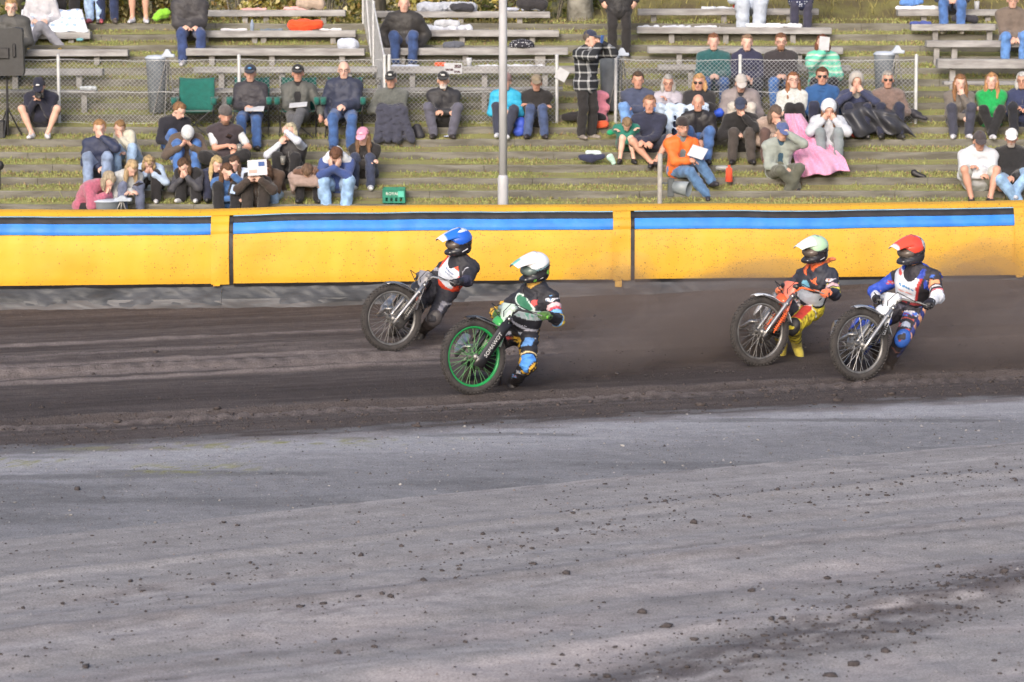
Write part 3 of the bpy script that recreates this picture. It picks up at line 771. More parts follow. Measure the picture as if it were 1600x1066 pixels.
# the raking fence that climbs the terrace between the bench blocks
xa = at_y(601, 120, FY)[0]
A = (xa, FY); Bp = (xa - 0.45, step_y(15))
P0 = np.array([xa, FY, FZ]); th = thing('raking_fence', P0, 'sloping chain link fence climbing the terrace between two bench blocks', 'fence', 'chain link fences on the terrace')
b = MB(); V = []; F = []
def rk(s, h):
    x = xa + (Bp[0] - xa) * s; y = FY + (Bp[1] - FY) * s
    zg = FZ + (step_z(15) - FZ) * s
    return np.array([x, y, zg + h * (FH + 0.12 * s)]) - P0
nn = 58; rows = 16
for i in range(-rows, nn):
    for sgn in (1, -1):
        pts = [(i + (j if sgn > 0 else rows - j)) / nn for j in range(rows + 1)]
        L_ = [(s, j / rows) for j, s in enumerate(pts) if 0 <= s <= 1]
        if len(L_) > 1: b.tube([rk(s, h) + np.array([0.002 * sgn, 0, 0]) for s, h in L_], 0.0032, 3, False)
b.build('wire_mesh', M_WIRE, th)
for s in (0.5, 1.0):
    b = MB(); b.tube([rk(s, -0.1), rk(s, 1.04)], 0.024, 10); b.build('post', M_GALV, th)
b = MB(); b.tube([rk(0, 1), rk(1, 1)], 0.014, 8); b.build('top_rail', M_GALV, th)
b = MB(); b.tube([rk(0.98, 0.98), rk(0.62, 0.06)], 0.018, 8); b.build('brace', M_GALV, th)

# =================================================================== BENCHES
M_PLANK = pm('weathered_plank', (0.46, 0.455, 0.465), (0.25, 0.24, 0.24), 0.88, 3.0, 0.7, 40, stretch=(0.7, 4, 4))
M_LEG = pm('bench_post', (0.38, 0.37, 0.37), (0.22, 0.21, 0.205), 0.9, 5, 0.5, 40)
def bench(px0, px1, py, k, label, legs, thick=0.105, depth=0.26, grp='weathered plank benches on the terrace'):
    """long plank on posts; py is where the front top edge shows, k the step it stands on"""
    y = step_y(k) + 0.12
    a = at_y(px0, py, y); c = at_y(px1, py, y); z = a[2]; g = step_z(k) - 0.03
    x0, x1 = a[0], c[0]
    th = thing('bench', ((x0 + x1) / 2, y, g), label, 'bench', grp)
    o = np.array(th.location[:])
    cuts = [x0]
    while x1 - cuts[-1] > 3.4: cuts.append(cuts[-1] + 2.6 + random.uniform(-.3, .3))
    cuts.append(x1)
    for i in range(len(cuts) - 1):
        b = MB(); R = Matrix.Rotation(rad(random.uniform(-.25, .25)), 3, 'Y')
        b.box(((cuts[i] + cuts[i + 1]) / 2 - o[0], depth / 2 + random.uniform(-.01, .01), z - thick / 2 - o[2]), (cuts[i + 1] - cuts[i] - 0.006, depth, thick), R, 0.008)
        b.build('plank', M_PLANK, th)
    for lp in legs:
        x = at_y(lp, py, y)[0]
        b = MB(); b.box((x - o[0], depth * 0.45, (z - thick + g) / 2 - o[2]), (0.085, 0.09, z - thick - g + 0.02), None, 0.004); b.build('post', M_LEG, th)
    return th
bench(-60, 141, 50, 13, 'grey plank bench draped with a white printed sheet at upper left', (20, 110), 0.11)
bench(-60, 200, 78, 11, 'grey plank bench in the row below the white sheet, upper left', (30, 150), 0.10)
bench(-60, 160, 108, 9, 'grey plank bench just behind the fence at far left', (22, 122), 0.10)
bench(-60, 150, 141, 7, 'low grey plank bench behind the wire mesh at far left', (60, 130), 0.05)
bench(308, 540, 16, 15, 'top plank bench of the left centre block with pink towels', (382, 415, 505), 0.10)
bench(279, 556, 48, 13, 'plank bench with an orange bag on it, left centre block', (320, 397, 411, 520), 0.105)
bench(290, 570, 76, 11, 'bare plank bench under the orange bag bench', (330, 424, 534), 0.11)
bench(302, 590, 105, 9, 'plank bench right behind the fence over the folding chairs', (345, 440, 545), 0.085)
bench(268, 590, 139, 7, 'low plank bench seen through the wire above the folding chairs', (350, 450, 550), 0.05)
bench(572, 860, 18, 15, 'top plank bench with grey coats on it beside the lamp post', (600, 720, 812), 0.10)
bench(584, 874, 47, 13, 'plank bench holding folded grey blankets beside the lamp post', (620, 722, 832), 0.105)
bench(598, 888, 75, 11, 'plank bench with a spotted cushion right of the lamp post', (628, 727, 840, 848), 0.11)
bench(604, 905, 104, 9, 'plank bench with a newspaper hanging from its front edge', (644, 757, 852), 0.105)
bench(606, 880, 137, 7, 'low plank bench behind the mesh right of the lamp post', (690, 757), 0.05)
bench(997, 1280, 14, 15, 'top plank bench with a pale dress and red bag, upper right', (1022, 1132, 1234), 0.10)
bench(995, 1300, 43, 13, 'plank bench with white folded blankets behind the teal and mint sweaters', (1050, 1135, 1240), 0.10)
bench(1012, 1318, 74, 11, 'plank bench right behind the teal and mint sweaters', (1062, 1180, 1250), 0.10)
bench(1028, 1330, 102, 9, 'plank bench behind the mesh in front of the teal and mint sweaters', (1080, 1200, 1300), 0.08)
bench(1403, 1680, 15, 15, 'plank bench with a white printed blanket, far right', (1445, 1545, 1640), 0.10)
bench(1424, 1556, 38, 13, 'short plank bench with a blue cushion, far right', (1463, 1548), 0.10)
bench(1448, 1680, 64, 11, 'plank bench in front of the brown jacket', (1465, 1493, 1600), 0.10)
bench(1465, 1680, 93, 9, 'plank bench above the bright green sweater', (1490, 1620), 0.14)
bench(1475, 1680, 128, 7, 'low plank bench behind the green sweater at far right', (1510, 1640), 0.05)

# =================================================================== LAMP POST
b = MB(); LP = at_y(786, 320, 42.2)
th = thing('lamp_post', (LP[0], 42.2, 0), 'tall pale grey lamp post standing behind the crash barrier', 'lamp post')
M_POLE = pm('pole_paint', (0.52, 0.53, 0.57), (0.44, 0.45, 0.48), 0.5, 3, 0.1, 30)
zs = at_y(786, 277, 42.2)[2]
MB().lathe([(0.074, 0), (0.074, zs - 0.03), (0.070, zs), (0.058, zs + 0.03)], (0, 0, 0), 20).build('base_sleeve', M_POLE, th, True)
MB().lathe([(0.057, zs - 0.05), (0.057, zs + 2), (0.052, 6), (0.045, 10)], (0, 0, 0), 20).build('pole', M_POLE, th, True)
MB().box((0, 0.0, 10.05), (0.9, 0.25, 0.12), None, 0.03).build('floodlight', M_POLE, th)
# =================================================================== SCULPTING: smooth distance fields meshed by surface nets
def _prim_bbox(p):
    if p[0] == 'cone':
        r = max(p[3], p[4]); return np.minimum(p[1], p[2]) - r, np.maximum(p[1], p[2]) + r
    if p[0] == 'ell':
        e = np.sqrt(((p[2] * p[3][None]) ** 2).sum(1)); return p[1] - e, p[1] + e
def _prim_d(p, Q):
    if p[0] == 'cone':
        a, b = p[1], p[2]; ab = b - a; L = float(ab @ ab) + 1e-9
        t = np.clip(((Q - a) @ ab) / L, 0, 1)
        return np.linalg.norm(Q - a - t[..., None] * ab, axis=-1) - (p[3] + (p[4] - p[3]) * t)
    q = (Q - p[1]) @ p[2]
    k = np.linalg.norm(q / p[3], axis=-1); g = np.linalg.norm(q / (p[3] * p[3]), axis=-1) + 1e-6
    return k * (k - 1.0) / g
def cone(a, b, r1, r2=None): return ('cone', np.asarray(a, float), np.asarray(b, float), r1, r1 if r2 is None else r2)
def ell(c, r, R=None): return ('ell', np.asarray(c, float), np.eye(3) if R is None else np.asarray(R, float), np.asarray(r, float))
_CORN = np.array([[0, 0, 0], [1, 0, 0], [0, 1, 0], [1, 1, 0], [0, 0, 1], [1, 0, 1], [0, 1, 1], [1, 1, 1]])
_EDG = [(0, 1), (2, 3), (4, 5), (6, 7), (0, 2), (1, 3), (4, 6), (5, 7), (0, 4), (1, 5), (2, 6), (3, 7)]
def sculpt(prims, vox=0.015, k=0.03, cuts=(), subs=(), wob=0.0, wf=18.0, seed=0, post=None):
    """prims are blended; cuts = (point, normal) half spaces removed; subs = prims carved out; wob = cloth fold height"""
    los, his = zip(*[_prim_bbox(p) for p in prims])
    pad = vox * 3 + wob + 0.004
    lo = np.min(los, 0) - pad; hi = np.max(his, 0) + pad
    n = np.ceil((hi - lo) / vox).astype(int) + 1
    ax = [lo[i] + vox * np.arange(n[i]) for i in range(3)]
    f = np.full(n, 0.25, np.float32)
    for p, a, b in zip(prims, los, his):
        m = k + pad
        i0 = np.maximum(((a - m - lo) / vox).astype(int), 0); i1 = np.minimum(((b + m - lo) / vox).astype(int) + 2, n)
        sl = tuple(slice(i0[i], i1[i]) for i in range(3))
        Q = np.stack(np.meshgrid(*[ax[i][sl[i]] for i in range(3)], indexing='ij'), -1)
        d = _prim_d(p, Q).astype(np.float32); o = f[sl]
        h = np.clip(0.5 + 0.5 * (o - d) / k, 0, 1)
        f[sl] = o * (1 - h) + d * h - k * h * (1 - h)
    if wob or cuts or post or subs:
        G = np.stack(np.meshgrid(*ax, indexing='ij'), -1)
    if wob:
        r = np.random.default_rng(seed + 5)
        w = 0
        G32 = G.astype(np.float32)
        for q in range(5):
            v = r.normal(0, 1, 3) * np.array([0.9, 0.9, 1.4]) * wf * (1.0 + 0.35 * q); ph = r.uniform(0, 6.28); v2 = r.normal(0, 1, 3) * wf * 0.45; p2 = r.uniform(0, 6.28)
            w = w + (1 - 2 * np.abs(np.sin((G32 @ v.astype(np.float32)) * 0.5 + ph + 1.3 * np.sin(G32 @ v2.astype(np.float32) + p2)))) * (1 - 0.12 * q)
        f += (wob * w * 0.55).astype(np.float32)
    for p in subs:
        d = -_prim_d(p, G); h = np.clip(0.5 + 0.5 * (f - d) / 0.008, 0, 1)
        f = np.maximum(f, d).astype(np.float32)
    for (pt, nr) in cuts:
        f = np.maximum(f, (G - np.asarray(pt)) @ np.asarray(nr)).astype(np.float32)
    if post: f = post(f, G)
    s = f < 0
    c = [s[x:n[0] - 1 + x, y:n[1] - 1 + y, z:n[2] - 1 + z] for x, y, z in _CORN]
    cnt = sum(ci.astype(np.int8) for ci in c)
    act = (cnt > 0) & (cnt < 8)
    idx = np.argwhere(act)
    if len(idx) == 0: return np.zeros((0, 3)), np.zeros((0, 4), int)
    cv = np.stack([f[idx[:, 0] + x, idx[:, 1] + y, idx[:, 2] + z] for x, y, z in _CORN], 1)
    acc = np.zeros((len(idx), 3)); num = np.zeros(len(idx))
    for a, b in _EDG:
        va, vb = cv[:, a], cv[:, b]; x = (va < 0) != (vb < 0)
        t = np.where(x, va / np.where(x, va - vb, 1), 0)
        acc += np.where(x[:, None], _CORN[a] + t[:, None] * (_CORN[b] - _CORN[a]), 0); num += x
    V = lo + (idx + acc / num[:, None]) * vox
    ids = np.full(act.shape, -1, np.int64); ids[act] = np.arange(len(idx))
    Fs = []
    for axn in range(3):
        u, w = (axn + 1) % 3, (axn + 2) % 3
        a = [slice(None)] * 3; b = [slice(None)] * 3
        a[axn] = slice(0, -1); b[axn] = slice(1, None)
        sa, sb = s[tuple(a)], s[tuple(b)]
        ch = np.argwhere(sa != sb)
        if len(ch) == 0: continue
        ok = (ch[:, u] > 0) & (ch[:, w] > 0) & (ch[:, u] < n[u] - 1) & (ch[:, w] < n[w] - 1)
        ch = ch[ok]
        def cell(du, dw):
            q = ch.copy(); q[:, u] += du; q[:, w] += dw
            return ids[q[:, 0], q[:, 1], q[:, 2]]
        q = np.stack([cell(-1, -1), cell(0, -1), cell(0, 0), cell(-1, 0)], 1)
        flip = ~sa[ch[:, 0], ch[:, 1], ch[:, 2]]
        q[flip] = q[flip][:, ::-1]
        Fs.append(q)
    F = np.concatenate(Fs); F = F[(F >= 0).all(1)]
    return V, F
def join(parts):
    V = []; F = []; b = 0
    for v, f in parts:
        V.append(v); F.append(f + b); b += len(v)
    return np.concatenate(V), np.concatenate(F)
def sculpt_obj(name, prims, mat, parent, base, vox=0.015, k=0.03, **kw):
    V, F = sculpt(prims, vox, k, **kw)
    if len(V) == 0: return None
    return mesh_np(name, V - base, F, mat, parent, True)

# =================================================================== PEOPLE
def rot_axis(v, axis, ang):
    axis = axis / np.linalg.norm(axis)
    return v * math.cos(ang) + np.cross(axis, v) * math.sin(ang) + axis * axis.dot(v) * (1 - math.cos(ang))
def unit(v): return v / (np.linalg.norm(v) + 1e-9)
def ik(a, c, l1, l2, pole):
    d = c - a; D = np.linalg.norm(d)
    D2 = min(max(D, abs(l1 - l2) + 0.02), (l1 + l2) * 0.995)
    u = d / (D + 1e-9)
    x = (l1 * l1 - l2 * l2 + D2 * D2) / (2 * D2); h = math.sqrt(max(l1 * l1 - x * x, 0))
    p = pole - u * pole.dot(u); p = unit(p)
    return a + u * x + p * h, a + u * D2
M_SKIN = attr_mat('skin', 'Col', 0.55, 0.15, 160, 0.07, sss=0.0)
SKINS = [(206, 162, 142), (214, 172, 154), (202, 154, 134), (220, 180, 164), (196, 148, 130)]

def hand_prims(wrist, d, n, side, s, curl=0.5, spread=1.0):
    """palm, four bent fingers of unequal length and a thumb; d along the hand, n palm normal, side +1 left / -1 right"""
    l = np.cross(d, n) * side; P = []
    pc = wrist + d * 0.045 * s
    R = np.stack([l, n, d], 1)
    P.append(ell(pc, np.array([0.040, 0.017, 0.052]) * s, R))
    for i, ln in enumerate((0.062, 0.074, 0.068, 0.052)):
        o = (i - 1.5) * 0.0205 * spread
        b = wrist + (d * (0.082 - 0.006 * abs(i - 1.2)) - l * o) * s
        d1 = unit(rot_axis(d, np.cross(d, n), curl * 0.75) - l * o * 2.0)
        m = b + d1 * ln * 0.48 * s
        d2 = rot_axis(d1, np.cross(d, n), curl * 1.15); e = m + d2 * ln * 0.34 * s
        d3 = rot_axis(d2, np.cross(d, n), curl * 0.8); t = e + d3 * ln * 0.26 * s
        P += [cone(b - d * 0.02 * s, m, 0.0098 * s, 0.009 * s), cone(m, e, 0.009 * s, 0.0082 * s), cone(e, t, 0.0082 * s, 0.007 * s)]
    b = wrist + (d * 0.028 + l * 0.028) * s; m = b + unit(d * 0.65 + l * 0.75 + n * 0.35) * 0.038 * s; t = m + unit(d * 0.95 + l * 0.15 + n * 0.5) * 0.032 * s
    P += [cone(b, m, 0.0125 * s, 0.0105 * s), cone(m, t, 0.0105 * s, 0.0085 * s)]
    return P

def person(label, px, py, k, yaw=0.0, s=0.95, lean=12, side=0, hunch=1.0, twist=0, head=(8, 0, 0), lh=(0.13, 0.30, 0.10), rh=(0.13, 0.30, 0.10), lf=None, rf=None,
           top=((60, 60, 66), 'cloth'), sleeve='long', infl=0.022, hem=0.10, top2=None, open_front=None, collar=True, hood=False,
           bot=((40, 42, 50), 'cloth'), legs='long', binfl=0.016, shoe=(70, 70, 72), hair=('short', (70, 50, 36)), hat=None, glasses=None, beard=None,
           skin=0, drop=1, ffwd=0.37, knee=0.10, group=None, stand=False, Yoff=0.06, elbow=0.0, female=False, curl=0.5, face_mat=True, feet_z=None):
    """one spectator. px, py: where the hips show; k: the step that gives the distance. hands: (out, forward, up) from the hips, or ('h', left, forward, up) from the head"""
    Y = step_y(k) + Yoff
    H = at_y(px, 100 if py is None else py, Y)
    if py is None: H[2] = (terrace_z(Y) if feet_z is None else feet_z) + 0.905 * s; py = 100
    a = rad(yaw)
    Fw = np.array([math.sin(a), -math.cos(a), 0.0]); Lf = np.array([math.cos(a), math.sin(a), 0.0]); U = np.array([0, 0, 1.0])
    zfoot = terrace_z(Y - ffwd * s) if feet_z is None else feet_z
    if stand: zfoot = terrace_z(Y) if feet_z is None else feet_z
    base = np.array([H[0], H[1], zfoot])
    th = thing('person', base, label, 'person', group)
    seed = abs(hash(label)) % 9999 if False else int(px * 7 + py * 13) % 9973
    rs = np.random.default_rng(seed)
    sk = np.array(srgb(*SKINS[skin % len(SKINS)])) * rs.uniform(0.92, 1.05)
    # ---- skeleton
    sw = (0.165 if female else 0.185) * s; hw = 0.085 * s
    ln, sd, tw = rad(lean), rad(side), rad(twist)
    def tdir(f):   # direction of the spine at a given share of the lean
        v = rot_axis(U, Lf, ln * f) if True else U
        return unit(rot_axis(v, Fw, sd * f))
    # forward lean = rotate up towards forward
    def sdir(f):
        v = U * math.cos(ln * f) + Fw * math.sin(ln * f)
        v = v * math.cos(sd * f) + Lf * math.sin(sd * f)
        return unit(v)
    tq = s if stand else s * 0.89
    p0 = H; p1 = p0 + sdir(0.55) * 0.17 * tq; p2 = p1 + sdir(1.0) * 0.16 * tq; p3 = p2 + sdir(1.0 + 0.35 * hunch) * 0.16 * tq
    nk = p3 + sdir(1.0 + 0.45 * hunch) * 0.078 * tq
    Lt = unit(rot_axis(Lf, U, tw)); 
    up3 = sdir(1.0 + 0.3 * hunch); Lt = unit(Lt - up3 * Lt.dot(up3)); Ft = np.cross(Lt, up3); Ft = Ft if Ft.dot(Fw) > 0 else -Ft
    shL = p3 + Lt * sw - up3 * 0.045 * s; shR = p3 - Lt * sw - up3 * 0.045 * s
    hp, hy, hr = (rad(v) for v in head)
    hf = unit(rot_axis(Fw, U, hy)); hl = np.cross(hf, U) * -1; hl = unit(np.cross(U, hf)) 
    hu = U.copy()
    hf2 = hf * math.cos(hp) - U * math.sin(hp); hu2 = U * math.cos(hp) + hf * math.sin(hp)
    hl2 = hl * math.cos(hr) + hu2 * math.sin(hr); hu2 = unit(np.cross(hf2, hl2)); hu2 = hu2 if hu2[2] > -0.6 or hp > 1 else -hu2
    if hu2.dot(U * math.cos(hp) + hf * math.sin(hp)) < 0: hu2 = -hu2
    hf, hl, hu = hf2, hl2, hu2
    # hl is the person's left when facing forward
    if hl.dot(Lf) < 0: hl = -hl
    S_body = s; hs = s * 1.09
    hc = nk + hu * 0.118 * s + hf * 0.03 * s
    RH = np.stack([hl, hf, hu], 1)
    def hp_(l, f, u): return hc + (hl * l + hf * f + hu * u) * hs
    def hand_target(t, sg):
        if t[0] == 'h': return hp_(t[1], t[2], t[3])
        return H + (Lf * sg * t[0] + Fw * t[1] + U * t[2]) * s
    wl = hand_target(lh, 1); wr = hand_target(rh, -1)
    poleL = -U * 0.8 + Lf * (0.55 + elbow) - Fw * 0.25; poleR = -U * 0.8 - Lf * (0.55 + elbow) - Fw * 0.25
    elL, wl = ik(shL, wl, 0.285 * s, 0.255 * s, poleL); elR, wr = ik(shR, wr, 0.285 * s, 0.255 * s, poleR)
    # legs
    hL = H + Lf * hw - U * 0.0; hR = H - Lf * hw
    def foot_target(t, sg):
        if t is None:
            if stand: return np.array([H[0], H[1], zfoot + 0.075 * s]) + Lf * sg * 0.11 * s + Fw * 0.02
            return np.array([H[0], H[1], 0]) + Lf * sg * (0.11 + 0.04 * rs.random()) * s + Fw * (ffwd + 0.05 * rs.uniform(-1, 1)) * s + U * (zfoot + 0.078 * s)
        return H + (Lf * sg * t[0] + Fw * t[1] + U * t[2]) * s
    fl = foot_target(lf, 1); fr = foot_target(rf, -1)
    kp = (Fw * 1.0 + U * 0.55) if not stand else Fw
    knL, fl = ik(hL, fl, 0.425 * s, 0.415 * s, kp + Lf * knee * 1.6); knR, fr = ik(hR, fr, 0.425 * s, 0.415 * s, kp - Lf * knee * 1.6)
    def toe_dir(kn, ft, sg):
        v = Fw + Lf * sg * 0.22
        sh = unit(kn - ft)
        v = v - sh * v.dot(sh) * 0.5
        return unit(np.array([v[0], v[1], min(max(v[2], -0.2), 0.35)]))
    # ---- body (one figure, finer at head and hands)
    def torso(g):
        return [cone(H + Lf * 0.065 * s, H - Lf * 0.065 * s, 0.108 * s + g), cone(H + U * 0.02, p1, 0.105 * s + g, 0.098 * s + g),
                cone(p1 + Lf * 0.055 * s, p1 - Lf * 0.055 * s, 0.095 * s + g), cone(p1 + Lf * .05 * s, p2 + Lt * 0.072 * s, 0.092 * s + g, 0.098 * s + g), cone(p1 - Lf * .05 * s, p2 - Lt * 0.072 * s, 0.092 * s + g, 0.098 * s + g),
                cone(p2 + Lt * 0.07 * s, p3 + Lt * 0.085 * s - up3 * 0.05 * s, 0.10 * s + g, 0.088 * s + g), cone(p2 - Lt * 0.07 * s, p3 - Lt * 0.085 * s - up3 * 0.05 * s, 0.10 * s + g, 0.088 * s + g),
                cone(shL, p3 - up3 * .01 * s, 0.056 * s + g * 0.9, 0.062 * s + g * .9), cone(shR, p3 - up3 * .01 * s, 0.056 * s + g * 0.9, 0.062 * s + g * .9)] + ([ell(p2 + Ft * 0.065 * s, np.array([0.13, 0.08, 0.085]) * s + g, np.stack([Lt, Ft, up3], 1))] if female else [])
    def arm(sh, el, w, g, t=1.0):
        if t <= 0.5: 
            e2 = sh + (el - sh) * (t / 0.5); return [cone(sh, e2, 0.055 * s + g, 0.046 * s + g)]
        w2 = el + (w - el) * ((t - 0.5) / 0.5)
        return [cone(sh, el, 0.055 * s + g, 0.042 * s + g), cone(el, w2, 0.042 * s + g, (0.042 - 0.014 * (t - .5) * 2) * s + g)]
    def leg(h, kn, ft, g, t=1.0):
        if t <= 0.5: return [cone(h, h + (kn - h) * (t / 0.5), 0.088 * s + g, (0.088 - 0.028 * t * 2) * s + g)]
        f2 = kn + (ft - kn) * ((t - 0.5) / 0.5)
        calf = kn + (ft - kn) * 0.3 - unit(Fw) * 0.012 * s
        return [cone(h, kn, 0.088 * s + g, 0.058 * s + g), cone(kn, f2, 0.055 * s + g, 0.038 * s + g), cone(calf, calf + (ft - kn) * 0.15, 0.052 * s + g * 0.8)]
    neck = [cone(p3, nk, 0.062 * s, 0.054 * s), cone(nk, hc - hu * 0.02, 0.054 * s, 0.054 * s)]
    bare = legs == 'short'
    parts = [sculpt(torso(-0.012) + arm(shL, elL, wl, 0) + arm(shR, elR, wr, 0) + leg(hL, knL, fl, 0) + leg(hR, knR, fr, 0) + neck
                    + [cone(fl, fl + toe_dir(knL, fl, 1) * .1 * s - U * .03, .035 * s, .03 * s), cone(fr, fr + toe_dir(knR, fr, -1) * .1 * s - U * .03, .035 * s, .03 * s)], 0.021 if bare or sleeve != 'long' else 0.042, 0.03)]
    hd = [ell(hp_(0, -0.012, 0.028), np.array([0.074, 0.094, 0.088]) * hs, RH), ell(hp_(0, 0.022, -0.035), np.array([0.058, 0.068, 0.082]) * hs, RH),
          cone(hp_(0.022, 0.052, -0.088), hp_(-0.022, 0.052, -0.088), 0.026 * hs), cone(hp_(0, 0.088, 0.008), hp_(0, 0.108, -0.028), 0.010 * hs, 0.0155 * hs),
          cone(hp_(0.035, 0.070, 0.030), hp_(-0.035, 0.070, 0.030), 0.014 * hs), cone(hp_(0.02, 0.082, -0.058), hp_(-0.02, 0.082, -0.058), 0.011 * hs),
          ell(hp_(0.077, -0.008, -0.01), np.array([0.011, 0.024, 0.034]) * hs, RH), ell(hp_(-0.077, -0.008, -0.01), np.array([0.011, 0.024, 0.034]) * hs, RH),
          cone(hp_(0, -0.02, -0.05), nk, 0.053 * hs, 0.054 * hs)]
    parts.append(sculpt(hd, 0.0130, 0.014, subs=[ell(hp_(0.033, 0.098, 0.010), np.array([0.02, 0.018, 0.013]) * hs, RH), ell(hp_(-0.033, 0.098, 0.010), np.array([0.02, 0.018, 0.013]) * hs, RH)]))
    hands = {}
    for nm, el, w, sg, tgt in (('L', elL, wl, 1, lh), ('R', elR, wr, -1, rh)):
        d = unit(w - el)
        if tgt[0] == 'h':
            d = unit(d + 0.9 * unit(hp_(0, 0.06, 0.05) - w)); nrm = unit(hc - w)
        else:
            d = unit(d + Fw * 0.1 - U * 0.15); nrm = unit(-U * 0.7 - Lf * sg * 0.5)
        nrm = unit(nrm - d * nrm.dot(d))
        parts.append(sculpt(hand_prims(w, d, nrm, sg, s * 1.04, curl) + [cone(w - d * 0.05 * s, w, 0.027 * s, 0.026 * s)], 0.0110, 0.008))
        hands[nm] = (w + d * 0.085 * s + nrm * 0.03 * s, d, nrm)
    V, F = join(parts)
    body = mesh_np('body', V - base, F, M_SKIN, th, True)
    q = (V - hc) @ RH / hs
    C = np.repeat(sk[None], len(V), 0)
    def blot(cx, cz, rx, rz, col, am):
        m = np.exp(-((np.abs(q[:, 0]) - cx) / rx) ** 2 - ((q[:, 2] - cz) / rz) ** 2) * (q[:, 1] > 0.045) * am
        C[:] = C * (1 - m[:, None]) + np.array(col)[None] * m[:, None]
    inhead = (np.abs(q[:, 0]) < 0.1) & (np.abs(q[:, 2]) < 0.14) & (np.abs(q[:, 1]) < 0.14)
    blot(0.033, 0.009, 0.013, 0.007, sk * 0.25, 0.6); blot(0.034, 0.032, 0.020, 0.005, sk * 0.4, 0.5)
    blot(0.0, -0.058, 0.022, 0.006, sk * np.array([0.65, 0.32, 0.32]), 0.9); blot(0.045, -0.025, 0.02, 0.022, sk * np.array([1.0, 0.72, 0.70]), 0.45); blot(0, -0.022, 0.012, 0.016, sk * np.array([1.0, 0.75, 0.72]), 0.4)
    if beard:
        bc = np.array(srgb(*beard)); m = sstep(-0.045, -0.062, q[:, 2]) * (q[:, 1] > -0.01) * inhead * (np.abs(q[:, 0]) < 0.075) * (q[:, 2] > -0.125)
        m = np.maximum(m, np.exp(-((q[:, 2] + 0.044) / 0.008) ** 2) * (np.abs(q[:, 0]) < 0.035) * (q[:, 1] > 0.06) * inhead) * 0.88
        m = m * (1 - 0.8 * np.exp(-(q[:, 0] / .02) ** 2 - ((q[:, 2] + .058) / .006) ** 2))
        C[:] = C * (1 - m[:, None]) + bc * m[:, None]
    set_col(body, 'Col', np.clip(C, 0.01, 1))
    # ---- clothes
    tmat = top[0] if isinstance(top[0], bpy.types.Material) else cloth(*top)
    if top2:
        t2 = top2[0] if isinstance(top2[0], bpy.types.Material) else cloth(top2[0], top2[1])
        tl = {'long': 0.97, 'short': 0.34, 'none': 0.0}[top2[2]]
        pr = torso(0.008)
        if tl: pr += arm(shL, elL, wl, 0.012, tl) + arm(shR, elR, wr, 0.012, tl)
        sculpt_obj('shirt', pr, t2, th, base, 0.016, 0.035, wob=0.003, seed=seed)
    g = infl * s
    pr = torso(g)
    if collar: pr.append(cone(p3 + up3 * 0.03 * s, nk - hu * 0.012 * s, 0.072 * s, 0.068 * s))
    if hood: pr += [cone(p3 + up3 * .02 * s - Ft * 0.075 * s + Lt * 0.07 * s, p3 + up3 * .02 * s - Ft * 0.075 * s - Lt * 0.07 * s, 0.048 * s), cone(nk + Lt * 0.075 * s - Ft * .02 * s, p3 + Ft * 0.075 * s + Lt * .025 * s, 0.03 * s), cone(nk - Lt * 0.075 * s - Ft * .02 * s, p3 + Ft * 0.075 * s - Lt * .025 * s, 0.03 * s)]
    tl = {'long': 0.97, 'short': 0.34, 'none': 0.0, 'three': 0.8}[sleeve]
    if tl:
        pr += arm(shL, elL, wl, g * 0.85, tl) + arm(shR, elR, wr, g * 0.85, tl)
    if hem > 0.02:
        if stand: pr += [cone(H, H - U * hem * s, 0.125 * s + g, 0.13 * s + g), cone(H + Lf * .06 * s, H + Lf * .07 * s - U * hem * s, 0.10 * s + g), cone(H - Lf * .06 * s, H - Lf * .07 * s - U * hem * s, 0.10 * s + g)]
        else: pr += [cone(H + U * .035 * s + Lf * .05 * s, H + (Fw * hem + U * .05 + Lf * .06) * s, 0.098 * s + g, 0.085 * s + g), cone(H + U * .035 * s - Lf * .05 * s, H + (Fw * hem + U * .05 - Lf * .06) * s, 0.098 * s + g, 0.085 * s + g)]
    subs = [cone(nk - hu * 0.02 * s, hc, 0.055 * s, 0.06 * s)]
    cuts = []
    if open_front:
        ce = p3 + Ft * 0.155 * s; cb = p1 + Ft * 0.17 * s
        subs.append(cone(ce, cb, 0.055 * s, 0.085 * s)); subs.append(cone(nk + Ft * .07 * s, ce, 0.05 * s, 0.055 * s))
        sculpt_obj('shirt', torso(g * 0.35)[3:] + [cone(p3, nk - hu * 0.02 * s, 0.066 * s, .064 * s)], cloth(open_front, 'cloth'), th, base, 0.016, 0.04)
    sculpt_obj('jacket' if sleeve == 'long' else ('vest' if sleeve == 'none' else 'top'), pr, tmat, th, base, 0.0225, 0.035, subs=subs, cuts=cuts, wob=0.008, wf=24, seed=seed)
    if collar and not open_front and tmat.name.split('_')[1:2] in (['shiny'], ['cloth'], ['leather']) and sleeve != 'short' and not hood and lean < 30:
        zp = []
        for f_ in np.linspace(0.05, 0.98, 9):
            c0 = p1 + (p3 - p1) * f_ if f_ > 0.3 else H + (p3 - H) * (0.2 + f_ * 0.6); pt = c0 + Ft * 0.05
            for _ in range(70):
                if min(float(_prim_d(p_, pt[None])[0]) for p_ in pr) > 0.001: break
                pt = pt + Ft * 0.004
            zp.append(pt - base)
        MB().tube(zp, 0.0055, 5).build('zip', pm('zip_grey', (0.20, 0.20, 0.21), (0.12, 0.12, 0.13), 0.5, 20), th)
    bmat = bot[0] if isinstance(bot[0], bpy.types.Material) else cloth(*bot)
    bl = {'long': 0.955, 'short': 0.42, 'three': 0.8}[legs]
    bp_ = [cone(H + Lf * 0.07 * s, H - Lf * 0.07 * s, 0.115 * s), cone(H, p1 - (p1 - H) * .2, 0.113 * s)]
